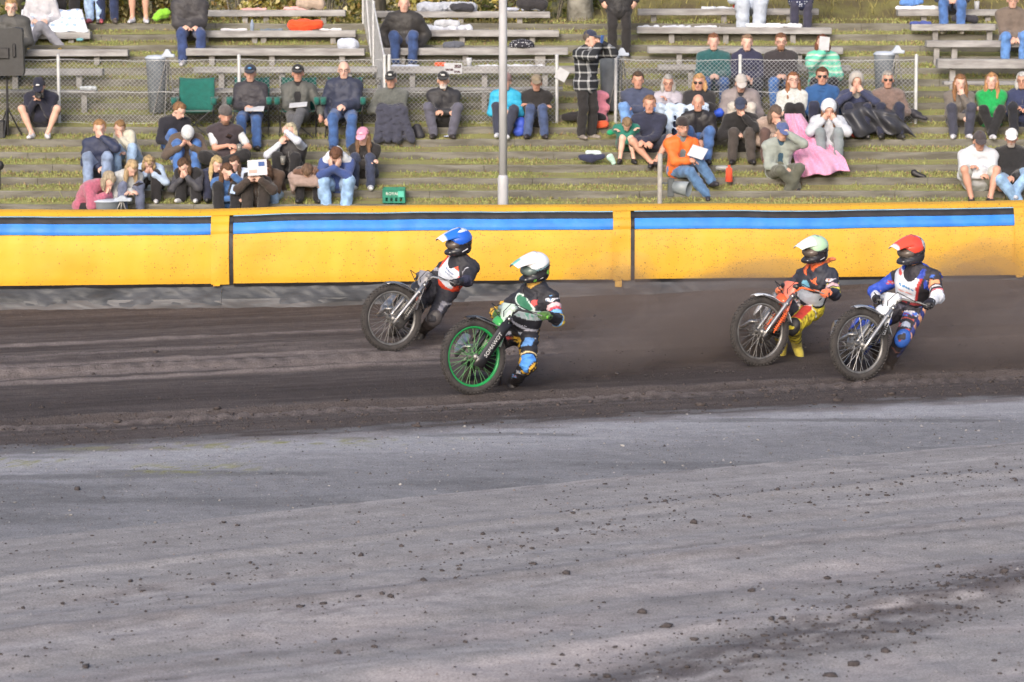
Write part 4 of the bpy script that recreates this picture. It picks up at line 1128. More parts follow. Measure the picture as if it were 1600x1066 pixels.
    for h_, kn_, f_ in ((hL, knL, fl), (hR, knR, fr)):
        bp_ += leg(h_, kn_, f_, binfl * s, bl)
        if legs == 'long': bp_.append(cone(kn_ + (f_ - kn_) * 0.45, kn_ + (f_ - kn_) * 0.97, 0.046 * s + binfl * s, 0.05 * s + binfl * s))
    sculpt_obj('trousers' if legs == 'long' else 'shorts', bp_, bmat, th, base, 0.0235, 0.03, wob=0.008, wf=28, seed=seed + 1)
    # shoes
    if shoe is not None:
        sm = cloth(shoe, 'leather')
        for kn_, f_, sg in ((knL, fl, 1), (knR, fr, -1)):
            td = toe_dir(kn_, f_, sg); so = f_ - U * 0.035 * s; shn = unit(kn_ - f_)
            sd_ = unit(np.cross(td, U))
            pr = [cone(so - td * 0.045 * s, so + td * 0.03 * s, 0.043 * s, 0.046 * s), cone(so + td * 0.03 * s, so + td * 0.15 * s - U * 0.008 * s, 0.046 * s, 0.036 * s), cone(f_ + shn * 0.02, so, 0.044 * s, 0.044 * s)]
            sculpt_obj('shoe', pr, sm, th, base, 0.0195, 0.02, cuts=[(so - U * 0.04 * s, -U)] )
    # hair
    st, hcx = hair if hair else ('bald', (90, 80, 70))
    if st != 'bald':
        hm = pm('hair_%02x%02x%02x' % tuple(hcx), srgb(*hcx), tuple(c * 0.55 for c in srgb(*hcx)), 0.6, 40, 0.8, 120, stretch=(1, 1, 0.25))
        fringe = 0.045
        pr = [ell(hp_(0, -0.018, 0.034), np.array([0.085, 0.103, 0.095]) * hs, RH)]
        cuts = []
        def post(f, G, hl=hl, hf=hf, hu=hu):
            Q = (G - hc) @ RH / hs
            face = np.minimum(np.minimum(Q[..., 1] - 0.012, 0.062 - Q[..., 2] + 0.25 * np.abs(Q[..., 0])), 9) # region of the face: in front and below the hairline
            low = -(Q[..., 2] + (0.04 if st in ('short', 'grey') else 0.10))
            f = np.maximum(f, face * hs)
            if st == 'short': f = np.maximum(f, np.minimum(low, 1) * s)
            return f.astype(np.float32)
        V1 = sculpt(pr, 0.0155, 0.02, wob=0.008, wf=55, seed=seed, post=post)
        L_ = [V1]
        if st in ('long', 'bob', 'bun'):
            end = 0.30 if st == 'long' else 0.15
            lo = []
            down = unit(-U * 0.8 - hu * 0.35)
            for sx in (-1, -0.55, 0.0, 0.55, 1):
                a0 = hp_(0.070 * sx, -0.055 + 0.025 * abs(sx), 0.0)
                if st == 'bun': continue
                m0 = a0 + down * end * 0.45 * s + (-Ft * 0.02 + Lt * 0.012 * sx + (Ft * 0.05 if abs(sx) > .9 else 0)) * s
                e0 = m0 + (down * 0.75 + (Ft * 0.35 if abs(sx) > .9 else 0)) * end * 0.5 * s
                lo += [cone(a0, m0, 0.038 * s, 0.036 * s), cone(m0, e0, 0.036 * s, 0.018 * s)]
            if st == 'bun': lo = [ell(hp_(0, -0.11, 0.06), np.array([.045] * 3) * hs), ell(hp_(0, -0.1, 0.03), np.array([.03] * 3) * hs)]
            L_.append(sculpt(lo, 0.0175, 0.02, wob=0.005, wf=40, seed=seed))
        V, F = join(L_)
        mesh_np('hair', V - base, F, hm, th, True)
    if hat:
        kind, hrgb = hat[0], hat[1]; hm = cloth(hrgb, 'cloth')
        if kind in ('cap', 'capback'):
            fs = 1 if kind == 'cap' else -1
            pr = [ell(hp_(0, -0.014, 0.048), np.array([0.087, 0.106, 0.088]) * hs, RH)]
            sculpt_obj('cap', pr, hm, th, base, 0.011, 0.015, cuts=[(hp_(0, 0, 0.046), -hu)])
            br = [ell(hp_(0, 0.10 * fs, 0.047), np.array([0.075, 0.085, 0.011]) * hs, np.stack([hl, unit(hf - hu * 0.22 * fs), np.cross(hl, unit(hf - hu * 0.22 * fs))], 1))]
            o = sculpt_obj('brim', br, hm if len(hat) < 3 else cloth(hat[2]), th, base, 0.0095, 0.01)
            if len(hat) > 3:
                sculpt_obj('cap_badge', [ell(hp_(0, 0.088, 0.092), np.array([0.032, 0.012, 0.017]) * hs, RH)], cloth(hat[3]), th, base, 0.008, 0.01)
        elif kind == 'beanie':
            sculpt_obj('beanie', [ell(hp_(0, -0.016, 0.052), np.array([0.089, 0.108, 0.096]) * hs, RH)], cloth(hrgb, 'knit'), th, base, 0.011, 0.015, cuts=[(hp_(0, 0, 0.035), unit(-hu - hf * 0.15))], wob=0.002)
        elif kind == 'hood':
            pr = [ell(hp_(0, -0.025, 0.03), np.array([0.108, 0.125, 0.125]) * hs, RH), cone(hp_(0, -0.04, -0.06), p3, 0.095 * hs, 0.11 * hs)]
            sculpt_obj('hood', pr, cloth(hrgb), th, base, 0.0125, 0.03, wob=0.004, subs=[ell(hp_(0, 0.105, -0.015), np.array([0.072, 0.075, 0.10]) * hs, RH), ell(hc, np.array([0.082, 0.10, 0.115]) * hs, RH)])
    if glasses:
        gb_ = MB()
        if glasses == 'sun':
            pr = [ell(hp_(sx * 0.033, 0.088, 0.008), np.array([0.029, 0.014, 0.021]) * hs, RH) for sx in (-1, 1)] + [cone(hp_(-0.06, 0.085, 0.017), hp_(0.06, 0.085, 0.017), 0.006 * hs)]
            sculpt_obj('sunglasses', pr, pm('dark_lens', (0.02, 0.018, 0.018), None, 0.15, 10), th, base, 0.0075, 0.006)
        else:
            for sx in (-1, 1):
                gb_.tube([hp_(sx * 0.034 + 0.024 * math.cos(t), 0.098, 0.008 + 0.017 * math.sin(t)) - base for t in np.linspace(0, 6.28, 13)[:-1]], 0.0026, 5, closed=True)
                gb_.tube([hp_(sx * 0.058, 0.094, 0.012) - base, hp_(sx * 0.08, 0.0, 0.01) - base], 0.0026, 5)
            gb_.build('glasses', pm('glasses_frame', (0.05, 0.045, 0.045), None, 0.35, 10), th)
    return dict(obj=th, base=base, H=H, hands=hands, head=hc, RH=RH, Fw=Fw, Lf=Lf, s=s, kn=(knL, knR), ft=(fl, fr), nk=nk, p3=p3, Ft=Ft, Lt=Lt, up3=up3)

# ---------------- patterned fabrics
def plaid_mat():
    m, t, b = new_mat('plaid_flannel'); N = t.nodes; L = t.links
    co = N.new('ShaderNodeTexCoord'); sp = N.new('ShaderNodeSeparateXYZ'); 
    mp = N.new('ShaderNodeMapping'); mp.inputs['Rotation'].default_value = (0, 0, rad(35)); L.new(co.outputs['Object'], mp.inputs[0]); L.new(mp.outputs[0], sp.inputs[0])
    def band(sock, per, w):
        d = N.new('ShaderNodeMath'); d.operation = 'MULTIPLY'; d.inputs[1].default_value = 1 / per; L.new(sock, d.inputs[0])
        f = N.new('ShaderNodeMath'); f.operation = 'FRACT'; L.new(d.outputs[0], f.inputs[0])
        l = N.new('ShaderNodeMath'); l.operation = 'LESS_THAN'; l.inputs[1].default_value = w; L.new(f.outputs[0], l.inputs[0]); return l.outputs[0]
    a = band(sp.outputs[0], 0.11, 0.2); c = band(sp.outputs[2], 0.12, 0.2)
    ad = N.new('ShaderNodeMath'); ad.operation = 'ADD'; L.new(a, ad.inputs[0]); L.new(c, ad.inputs[1])
    rp = N.new('ShaderNodeValToRGB'); rp.color_ramp.interpolation = 'CONSTANT'
    e = rp.color_ramp.elements; e[0].color = (0.022, 0.024, 0.030, 1); e[1].position = 0.4; e[1].color = (0.26, 0.27, 0.29, 1); q = e.new(0.9); q.color = (0.55, 0.56, 0.58, 1)
    dv = N.new('ShaderNodeMath'); dv.operation = 'MULTIPLY'; dv.inputs[1].default_value = 0.5; L.new(ad.outputs[0], dv.inputs[0]); L.new(dv.outputs[0], rp.inputs[0])
    L.new(rp.outputs[0], b.inputs['Base Color']); b.inputs['Roughness'].default_value = 0.9
    return m
def stripe_mat(name, c1, c2, per, duty=0.5, axis=2, c3=None):
    m, t, b = new_mat(name); N = t.nodes; L = t.links
    co = N.new('ShaderNodeTexCoord'); sp = N.new('ShaderNodeSeparateXYZ'); nz = N.new('ShaderNodeTexNoise'); nz.inputs['Scale'].default_value = 4
    L.new(co.outputs['Object'], nz.inputs[0]); L.new(co.outputs['Object'], sp.inputs[0])
    ma = N.new('ShaderNodeMath'); ma.operation = 'MULTIPLY_ADD'; ma.inputs[1].default_value = 0.09; L.new(nz.outputs[0], ma.inputs[0]); L.new(sp.outputs[axis], ma.inputs[2])
    d = N.new('ShaderNodeMath'); d.operation = 'MULTIPLY'; d.inputs[1].default_value = 1 / per; L.new(ma.outputs[0], d.inputs[0])
    f = N.new('ShaderNodeMath'); f.operation = 'FRACT'; L.new(d.outputs[0], f.inputs[0])
    rp = N.new('ShaderNodeValToRGB'); rp.color_ramp.interpolation = 'CONSTANT'; e = rp.color_ramp.elements
    e[0].color = (*srgb(*c1), 1); e[1].position = duty; e[1].color = (*srgb(*c2), 1)
    if c3: q = e.new(duty + (1 - duty) * 0.6); q.color = (*srgb(*c3), 1)
    L.new(f.outputs[0], rp.inputs[0]); L.new(rp.outputs[0], b.inputs['Base Color']); b.inputs['Roughness'].default_value = 0.9
    return m
def dots_mat(name, c1, c2, scale, r=0.3):
    m, t, b = new_mat(name); N = t.nodes; L = t.links
    co = N.new('ShaderNodeTexCoord'); v = N.new('ShaderNodeTexVoronoi'); v.inputs['Scale'].default_value = scale; v.inputs['Randomness'].default_value = 0.35; L.new(co.outputs['Object'], v.inputs[0])
    l = N.new('ShaderNodeMath'); l.operation = 'LESS_THAN'; l.inputs[1].default_value = r; L.new(v.outputs['Distance'], l.inputs[0])
    mx = N.new('ShaderNodeMix'); mx.data_type = 'RGBA'; L.new(l.outputs[0], mx.inputs[0]); mx.inputs[6].default_value = (*srgb(*c1), 1); mx.inputs[7].default_value = (*srgb(*c2), 1)
    L.new(mx.outputs[2], b.inputs['Base Color']); b.inputs['Roughness'].default_value = 0.85
    return m
# =================================================================== THE CROWD
JB = (62, 94, 148); LJ = (158, 186, 220); DJ = (44, 58, 96); BK = (34, 33, 37); NV = (40, 44, 66)
GL = 'spectators on the terrace'
PP = {}
def pr(key, label, px, py, k, **kw):
    PP[key] = person(label, px, py, k, group=GL, **kw); return PP[key]
HC = dict(k=0)
def FACE(sg=-1): return ('h', 0.11 * sg, 0.15, -0.085)      # wrist of a hand laid over the face
def BROW(sg=-1): return ('h', 0.12 * sg, 0.13, 0.02)        # hand shading the eyes
def HEADTOP(sg): return ('h', 0.13 * sg, 0.06, 0.09)
# ---- in front of the wire, left
pr('camera', 'person in navy top, cap and shorts looking down at a camera', 67, 187, 6, lean=26, head=(35, 0, 0), lh=(0.02, 0.30, 0.30), rh=(0.08, 0.30, 0.30), knee=0.35, top=((36, 38, 56), 'cloth'), bot=((50, 50, 56), 'cloth'), legs='short', shoe=(225, 225, 232), hat=('cap', (36, 38, 56), (36, 38, 56), (220, 220, 225)), skin=1)
ch = dict(k=5, Yoff=0.30, ffwd=0.56)
pr('chair_a', 'person with black cap and jacket writing on a clipboard in a folding chair', 392, 178, lean=-2, head=(6, 0, 0), lh=(0.08, 0.32, 0.12), rh=(0.05, 0.30, 0.13), knee=0.05, top=((54, 52, 60), 'shiny'), open_front=None, bot=(JB, 'denim'), shoe=(60, 56, 54), hair=('short', (150, 145, 140)), hat=('cap', (40, 46, 60), (40, 46, 60), (80, 140, 200)), skin=0, **ch)
pr('chair_b', 'person in olive jacket with crossed legs in a folding chair', 466, 178, lean=-4, head=(4, 0, 0), lh=(0.36, 0.22, 0.0), rh=(0.0, 0.28, 0.14), lf=(-0.02, 0.72, -0.22), rf=(0.0, 0.50, -0.46), knee=0.05, top=((84, 86, 84), 'shiny'), open_front=(38, 38, 42), bot=((84, 86, 92), 'cloth'), shoe=(112, 112, 128), hair=('short', (120, 110, 100)), hat=('cap', (30, 32, 38), (30, 32, 38), (215, 215, 220)), skin=2, **ch)
pr('chair_c', 'person in glasses, navy jacket and blue jeans in a folding chair', 538, 176, s=1.0, lean=-2, head=(4, 0, 0), lh=(0.02, 0.30, 0.12), rh=(0.26, 0.16, -0.06), knee=0.12, infl=0.035, top=((48, 54, 76), 'shiny'), bot=(JB, 'denim'), shoe=(70, 74, 96), hair=('bald', (200, 160, 140)), glasses='clear', skin=3, **ch)
pr('rug', 'person in grey green sweater and black cap with a dark rug over the knees', 612, 186, 6, lean=6, s=0.93, head=(6, -6, 0), lh=(-0.04, 0.26, 0.16), rh=(0.16, 0.20, 0.12), top=((104, 108, 106), 'knit'), bot=((46, 48, 60), 'cloth'), shoe=(50, 50, 54), hair=('short', (190, 188, 185)), hat=('cap', (30, 32, 36), (30, 32, 36), (210, 210, 210)), skin=0)
pr('beard', 'person in black jacket, black cap and grey trousers with clasped hands', 693, 187, 6, lean=12, head=(5, 0, 0), lh=(0.0, 0.30, 0.14), rh=(-0.10, 0.30, 0.14), knee=0.25, top=((46, 46, 52), 'shiny'), bot=((92, 92, 108), 'cloth'), shoe=(62, 58, 58), hair=('short', (200, 200, 200)), hat=('cap', (32, 34, 38), (32, 34, 38), (210, 210, 210)), beard=(222, 222, 222))
pr('turquoise', 'person in a bright turquoise jacket half hidden by the lamp post', 790, 186, 6, s=0.92, lean=16, head=(8, 0, 0), lh=(0.04, 0.30, 0.16), rh=(0.04, 0.30, 0.14), top=((52, 172, 214), 'shiny'), bot=((54, 58, 76), 'cloth'), lf=(0.0, 0.46, -0.22), rf=(0.12, 0.40, -0.2), shoe=(225, 228, 235), hair=('short', (110, 80, 60)), hat=('beanie', (140, 110, 110)), skin=1, female=True)
pr('browncap', 'person in a black jacket and beige cap next to the turquoise jacket', 838, 187, 6, s=0.90, lean=12, head=(12, 0, 0), lh=(-0.12, 0.22, 0.24), rh=(-0.12, 0.24, 0.22), knee=0.02, top=((44, 42, 44), 'cloth'), bot=((72, 88, 128), 'denim'), shoe=(66, 62, 66), hair=('short', (90, 70, 56)), hat=('cap', (136, 124, 106)), skin=2)
# ---- left group lower down
pr('facepalm', 'person in navy jacket and pale jeans covering the face with one hand', 158, 266, 2, lean=8, head=(10, 4, 0), lh=FACE(0.4), rh=(0.0, 0.26, 0.06), elbow=0.5, top=((46, 54, 82), 'shiny'), bot=((130, 148, 180), 'denim'), shoe=(80, 80, 84), hair=('short', (182, 138, 92)), skin=3, s=0.97)
pr('beigeboy', 'person in pale beige jacket leaning against the navy jacket', 207, 250, 3, yaw=-15, s=0.86, lean=18, side=-22, head=(22, 20, -12), lh=FACE(0.5), rh=(0.1, 0.3, 0.12), elbow=0.3, top=((196, 194, 180), 'cloth'), bot=(LJ, 'denim'), hair=('short', (160, 124, 82)), skin=3)
pr('pink', 'person in a pink jacket bent forward at the lower left', 132, 322, -1, yaw=58, Yoff=0.25, lean=44, hunch=0.8, head=(58, 0, 0), lh=('h', 0.02, 0.14, -0.12), rh=('h', -0.05, 0.15, -0.12), elbow=0.2, infl=0.03, hem=0.02, top=((190, 104, 130), 'knit'), bot=((36, 34, 38), 'cloth'), hair=('bob', (186, 170, 146)), skin=3, female=True, feet_z=0.05)
pr('longhair', 'person in a pale knitted sweater bent over a phone', 196, 309, 0, yaw=22, s=0.87, lean=28, head=(48, 12, 0), lh=(-0.02, 0.36, 0.12), rh=(0.02, 0.36, 0.12), infl=0.03, top=((197, 200, 202), 'knit'), bot=((104, 112, 138), 'denim'), hair=('long', (196, 170, 132)), skin=3, female=True)
pr('paleblue', 'person in a pale blue sweatshirt with black trousers curled up, white shoes', 240, 289, 1, yaw=-8, s=0.81, lean=42, head=(50, 20, 0), lh=FACE(0.6), rh=FACE(-0.6), elbow=0.35, top=((178, 198, 226), 'cloth'), bot=((38, 36, 40), 'cloth'), binfl=0.03, shoe=(226, 226, 230), hair=('bob', (186, 160, 120)), skin=3, female=True)
pr('navyboy', 'person in black jacket looking down, at the top of the left group', 270, 228, 4, yaw=28, s=0.90, lean=14, head=(34, 26, 0), lh=(0.10, 0.3, 0.05), rh=(0.10, 0.3, 0.06), top=((38, 38, 48), 'cloth'), bot=((72, 112, 180), 'denim'), shoe=(215, 218, 226), hair=('short', (150, 112, 78)), skin=3)
pr('browncurl', 'person in brown jacket and white hat resting the head on the hands', 292, 248, 3, yaw=6, s=0.95, lean=40, hunch=1.1, head=(66, 6, 0), lh=('h', 0.06, 0.14, -0.08), rh=('h', -0.1, 0.14, -0.10), elbow=0.6, top=((92, 80, 72), 'cloth'), bot=((78, 118, 184), 'denim'), hair=('short', (84, 62, 48)), hat=('beanie', (222, 226, 232)), skin=3)
pr('vest', 'person in dark vest over white shirt holding a phone and beer', 352, 247, 3, s=1.0, lean=3, head=(16, 16, 0), lh=(0.20, 0.26, 0.14), rh=(-0.08, 0.30, 0.20), elbow=0.25, top=((62, 54, 60), 'cloth'), sleeve='none', infl=0.03, top2=((210, 213, 219), 'cloth', 'short'), bot=((36, 35, 38), 'cloth'), binfl=0.03, lf=(-0.08, 0.36, -0.10), rf=(-0.10, 0.30, -0.12), knee=0.9, hair=('short', (92, 84, 80)), hat=('beanie', (98, 92, 92)), beard=(120, 96, 80), skin=2)
pr('darkgirl', 'person in dark grey coat and black trousers bent over the knees', 302, 301, 1, yaw=-10, s=0.86, lean=38, head=(40, -10, 10), lh=('h', 0.05, 0.13, -0.1), rh=('h', -0.06, 0.13, -0.12), elbow=0.3, top=((70, 70, 78), 'shiny'), bot=(BK, 'cloth'), binfl=0.035, shoe=(220, 222, 226), hair=('bob', (96, 70, 50)), skin=3, female=True)
pr('navyblonde', 'person in navy jacket turned aside just behind the denim jacket', 333, 305, 1, yaw=12, Yoff=0.12, s=0.85, lean=26, head=(30, 24, 0), lh=(0.04, 0.32, 0.2), rh=(0.04, 0.32, 0.2), top=((42, 50, 84), 'cloth'), bot=(NV, 'denim'), hair=('long', (206, 182, 132)), skin=3, female=True)
pr('denim', 'person in blue denim jacket shading the eyes, phone in hand', 352, 321, 0, yaw=10, s=0.87, lean=20, head=(28, 10, 0), lh=BROW(0.4), rh=(-0.12, 0.34, 0.14), elbow=0.4, top=((66, 104, 160), 'denim'), bot=(BK, 'cloth'), binfl=0.03, shoe=(60, 60, 64), hair=('long', (108, 76, 54)), skin=3, female=True)
pr('whitesleeve', 'person in pale sweatshirt leaning the face on one hand', 380, 307, 1, yaw=-12, Yoff=0.15, s=0.81, lean=12, side=-10, head=(24, -8, 0), lh=(0.02, 0.3, 0.12), rh=FACE(-0.5), elbow=0.3, top=((196, 208, 230), 'cloth'), bot=(BK, 'cloth'), hair=('long', (88, 66, 52)), skin=3, female=True)
pr('magazine', 'person in dark brown coat holding a magazine over the head', 402, 319, 0, s=0.87, lean=26, head=(48, 0, 0), lh=('h', 0.10, 0.16, 0.06), rh=('h', -0.10, 0.16, 0.06), elbow=0.35, infl=0.035, top=((66, 56, 52), 'cloth'), bot=((50, 44, 42), 'cloth'), binfl=0.035, hair=('long', (150, 112, 78)), skin=3, female=True)
pr('palejeans', 'brown coated person in pale jeans beside the magazine reader', 432, 303, 1, yaw=-20, Yoff=0.15, s=0.83, lean=34, head=(44, -18, 0), lh=('h', 0.06, 0.13, -0.1), rh=('h', -0.08, 0.13, -0.1), top=((92, 74, 62), 'cloth'), bot=(LJ, 'denim'), lf=(0.14, 0.42, -0.42), rf=(0.0, 0.42, -0.40), hair=('long', (98, 72, 54)), skin=3, female=True)
pr('beer', 'person in black vest over pale sleeves drinking from a beer cup', 458, 270, 2, s=0.95, yaw=-14, lean=8, head=(2, -20, 0), lh=BROW(0.25), rh=('h', -0.05, 0.17, -0.15), elbow=0.3, top=((38, 36, 40), 'shiny'), sleeve='none', infl=0.028, top2=((199, 206, 221), 'cloth', 'long'), bot=(BK, 'cloth'), binfl=0.02, shoe=(190, 190, 195), hair=('bob', (206, 196, 166)), skin=3, female=True)
pr('furcoat', 'person in black trousers hidden behind a grey brown fur trimmed coat', 484, 292, 1, Yoff=0.1, s=0.88, lean=52, hunch=1.2, head=(74, 0, 0), lh=(0.1, 0.36, 0.2), rh=(0.1, 0.36, 0.2), top=((120, 104, 96), 'cloth'), bot=(BK, 'cloth'), shoe=(60, 60, 62), hair=('bob', (122, 96, 78)), skin=3, female=True)
pr('headdown', 'person in navy and white sweatshirt with the head buried in the arms, pale jeans', 528, 290, 1, s=0.98, lean=32, hunch=1.0, head=(62, 0, 0), lh=('h', -0.05, 0.15, -0.02), rh=('h', 0.0, 0.16, 0.0), elbow=0.9, top=((62, 82, 140), 'cloth'), hood=False, bot=((150, 184, 224), 'denim'), binfl=0.03, knee=0.18, hair=('short', (108, 72, 52)), skin=3, feet_z=step_z(-1))
q_ = PP['headdown']; hh = q_['nk']
sculpt_obj('hood', [cone(hh + q_['Lt'] * 0.10 + q_['up3'] * .02, hh - q_['Ft'] * 0.08 + q_['up3'] * 0.05, 0.055, 0.06), cone(hh - q_['Lt'] * 0.10 + q_['up3'] * .02, hh - q_['Ft'] * 0.08 + q_['up3'] * 0.05, 0.055, 0.06), cone(q_['p3'] + q_['Lt'] * 0.14, hh + q_['Lt'] * 0.08, 0.075, 0.06), cone(q_['p3'] - q_['Lt'] * 0.14, hh - q_['Lt'] * 0.08, 0.075, 0.06)], cloth((216, 220, 228)), q_['obj'], q_['base'], 0.016, 0.04, wob=0.008)
pr('pinkcap', 'person in pink cap and black jacket hugging the knees', 572, 270, 2, yaw=-6, s=0.93, lean=20, head=(22, -6, 0), lh=(-0.10, 0.34, 0.18), rh=(-0.12, 0.33, 0.20), elbow=0.2, top=((42, 40, 42), 'cloth'), bot=((58, 66, 92), 'denim'), knee=0.06, shoe=(222, 224, 230), hair=('long', (140, 106, 78)), hat=('cap', (222, 150, 178), (226, 160, 186), (240, 200, 215)), skin=3, female=True)
# ---- right group, row along the wire
pr('crossarms', 'person in blue grey sweater with crossed arms and raised pale jeans knees', 996, 188, 6, lean=8, head=(4, 0, 0), lh=(-0.10, 0.24, 0.20), rh=(-0.12, 0.22, 0.22), knee=0.25, ffwd=0.33, top=((70, 78, 104), 'cloth'), bot=((116, 158, 218), 'denim'), binfl=0.022, hair=('short', (92, 72, 56)), skin=2)
pr('greywoman', 'person in pale lilac coat eating, pale blanket on the lap', 1043, 190, 6, lean=8, s=0.92, head=(6, 0, 0), lh=(-0.02, 0.22, 0.34), rh=(-0.02, 0.28, 0.22), top=((172, 168, 180), 'shiny'), bot=(DJ, 'denim'), hair=('bob', (178, 176, 174)), glasses='clear', skin=2, female=True, hood=True)
pr('sunwoman', 'person in sunglasses and black jacket beside the lilac coat', 1092, 190, 6, lean=8, s=0.94, head=(6, -14, 0), lh=(0.0, 0.28, 0.2), rh=(0.02, 0.28, 0.2), infl=0.03, top=((42, 42, 46), 'cloth'), bot=(BK, 'cloth'), hair=('bob', (206, 162, 112)), glasses='sun', skin=2, female=True)
pr('puffer', 'person in grey puffer jacket and pale cap looking down', 1156, 190, 6, lean=10, s=0.96, head=(28, 0, 0), lh=(0.10, 0.28, 0.10), rh=(0.10, 0.28, 0.10), infl=0.05, top=((138, 130, 132), 'shiny'), open_front=(48, 50, 58), bot=((196, 190, 182), 'cloth'), hair=('short', (110, 90, 74)), hat=('cap', (182, 178, 176)), skin=1)
pr('whitegirl', 'person in white sweater, glasses and black trousers', 1238, 188, 6, lean=10, s=0.94, head=(-10, 4, 0), lh=(-0.08, 0.26, 0.14), rh=(0.06, 0.28, 0.16), top=((208, 213, 213), 'knit'), bot=((36, 34, 38), 'cloth'), knee=-0.02, hair=('long', (150, 100, 66)), glasses='clear', skin=3, female=True)
pr('bluefleece', 'person in blue fleece and sunglasses', 1283, 184, 6, lean=6, s=0.98, head=(2, -4, 0), lh=(0.14, 0.24, 0.04), rh=(0.14, 0.24, 0.04), top=((44, 86, 140), 'cloth'), bot=(NV, 'cloth'), hair=('short', (104, 70, 48)), glasses='sun', skin=2)
pr('hooded', 'person with grey hood and navy jacket holding both hands to the mouth', 1336, 188, 6, lean=10, s=0.94, head=(8, 0, 0), lh=('h', 0.07, 0.17, -0.12), rh=('h', -0.10, 0.18, -0.14), elbow=0.5, top=((56, 62, 92), 'cloth'), bot=(NV, 'cloth'), hair=('short', (120, 96, 76)), hat=('hood', (170, 166, 162)), skin=1)
pr('brownsun', 'person in sunglasses and brown sweater under the black tarpaulin', 1386, 188, 6, lean=2, s=0.95, head=(2, -4, 0), lh=(0.18, 0.26, 0.08), rh=(0.18, 0.26, 0.08), top=((132, 112, 106), 'knit'), bot=(NV, 'cloth'), hair=('short', (176, 170, 164)), glasses='sun', skin=2)
pr('greygirl', 'person in grey olive jacket and white shoes, hand at the mouth', 1497, 189, 6, lean=14, s=0.93, head=(8, 0, 0), lh=('h', 0.02, 0.15, -0.16), rh=(-0.04, 0.30, 0.08), top=((112, 106, 102), 'cloth'), bot=((62, 64, 80), 'cloth'), shoe=(222, 222, 232), knee=0.12, hair=('long', (150, 108, 72)), skin=3, female=True)
pr('greengirl', 'person in a bright green sweater with crossed arms', 1548, 188, 6, yaw=-6, lean=8, s=0.93, head=(2, -6, 0), lh=(-0.12, 0.22, 0.20), rh=(-0.10, 0.24, 0.18), top=((24, 168, 88), 'knit'), bot=((34, 34, 38), 'cloth'), shoe=(222, 222, 230), lf=(0.0, 0.46, -0.2), rf=(-0.02, 0.36, -0.2), hair=('long', (190, 142, 96)), skin=3, female=True)
pr('oldnavy', 'person in navy jacket and glasses at the right edge of the photo', 1597, 188, 6, yaw=-10, lean=8, s=0.95, head=(4, -8, 0), lh=(0.0, 0.28, 0.2), rh=(0.0, 0.28, 0.18), top=((50, 58, 92), 'cloth'), bot=((34, 36, 46), 'cloth'), shoe=(222, 224, 230), hair=('bob', (204, 204, 204)), glasses='clear', skin=2, female=True)
# ---- right group, second row
pr('greenboy', 'person in green top with the head down on bare knees', 978, 226, 4, s=0.76, lean=38, hunch=1.1, head=(62, 0, 0), lh=(-0.12, 0.36, 0.26), rh=(-0.12, 0.37, 0.28), elbow=0.5, knee=-0.02, top=((40, 120, 106), 'cloth'), bot=((50, 60, 56), 'cloth'), legs='short', shoe=(54, 54, 58), hair=('short', (150, 126, 96)), skin=3)
pr('navyshorts', 'person in navy jacket and shorts clasping one raised knee', 1014, 228, 4, s=0.99, lean=12, head=(2, -4, 0), lh=(-0.08, 0.40, 0.10), rh=(0.06, 0.40, 0.08), lf=(0.08, 0.46, -0.20), rf=(-0.02, 0.40, -0.22), knee=0.45, top=((46, 50, 72), 'cloth'), bot=((46, 50, 70), 'cloth'), legs='short', shoe=(50, 50, 56), hair=('short', (150, 112, 80)), skin=2)
pr('leather', 'person in black leather jacket and blue jeans behind the orange jacket', 1090, 224, 4, s=0.97, lean=12, head=(4, -8, 0), lh=(0.06, 0.30, 0.06), rh=(0.04, 0.32, 0.04), knee=0.12, top=((50, 48, 52), 'leather'), open_front=(36, 36, 40), bot=((70, 104, 160), 'denim'), shoe=(44, 42, 44), hair=('bald', (200, 150, 130)), skin=2)
pr('darkcap', 'person in black jacket and navy cap rubbing the eyes', 1156, 224, 4, s=0.94, lean=18, head=(20, -8, 0), lh=FACE(0.5), rh=(0.10, 0.30, 0.16), elbow=0.3, knee=0.06, top=((36, 35, 38), 'cloth'), bot=((74, 68, 66), 'cloth'), shoe=(52, 50, 54), hair=('short', (70, 56, 46)), hat=('cap', (54, 62, 86)), skin=1)
pr('beigewoman', 'person in a beige cardigan bent over with a hand to the face', 1198, 226, 4, yaw=12, s=0.93, lean=32, head=(40, 14, 0), lh=FACE(0.4), rh=(0.0, 0.36, 0.16), top=((176, 156, 146), 'knit'), bot=((96, 76, 72), 'cloth'), shoe=(170, 130, 118), hair=('bob', (112, 96, 84)), skin=1, female=True)
pr('greyjacket', 'person in pale grey green jacket and navy cap with one leg tucked under', 1216, 268, 2, yaw=8, s=0.98, lean=14, head=(20, 6, 0), lh=BROW(0.4), rh=(-0.04, 0.28, 0.06), elbow=0.45, lf=(0.06, 0.30, -0.30), rf=(-0.22, 0.28, -0.22), knee=0.3, top=((152, 160, 156), 'cloth'), open_front=(52, 82, 104), bot=((96, 98, 88), 'cloth'), shoe=(64, 64, 70), hair=('short', (150, 146, 140)), hat=('cap', (84, 98, 146)), skin=1)
pr('whitehood', 'person in white hooded sweatshirt with the hood up, hands at the face', 1292, 228, 4, s=0.93, lean=16, head=(26, 0, 0), lh=('h', 0.09, 0.13, -0.10), rh=('h', -0.10, 0.13, -0.10), elbow=0.35, infl=0.035, top=((191, 197, 208), 'cloth'), bot=((130, 140, 146), 'cloth'), shoe=(200, 200, 205), hair=('long', (140, 100, 70)), hat=('hood', (214, 220, 230)), skin=1)
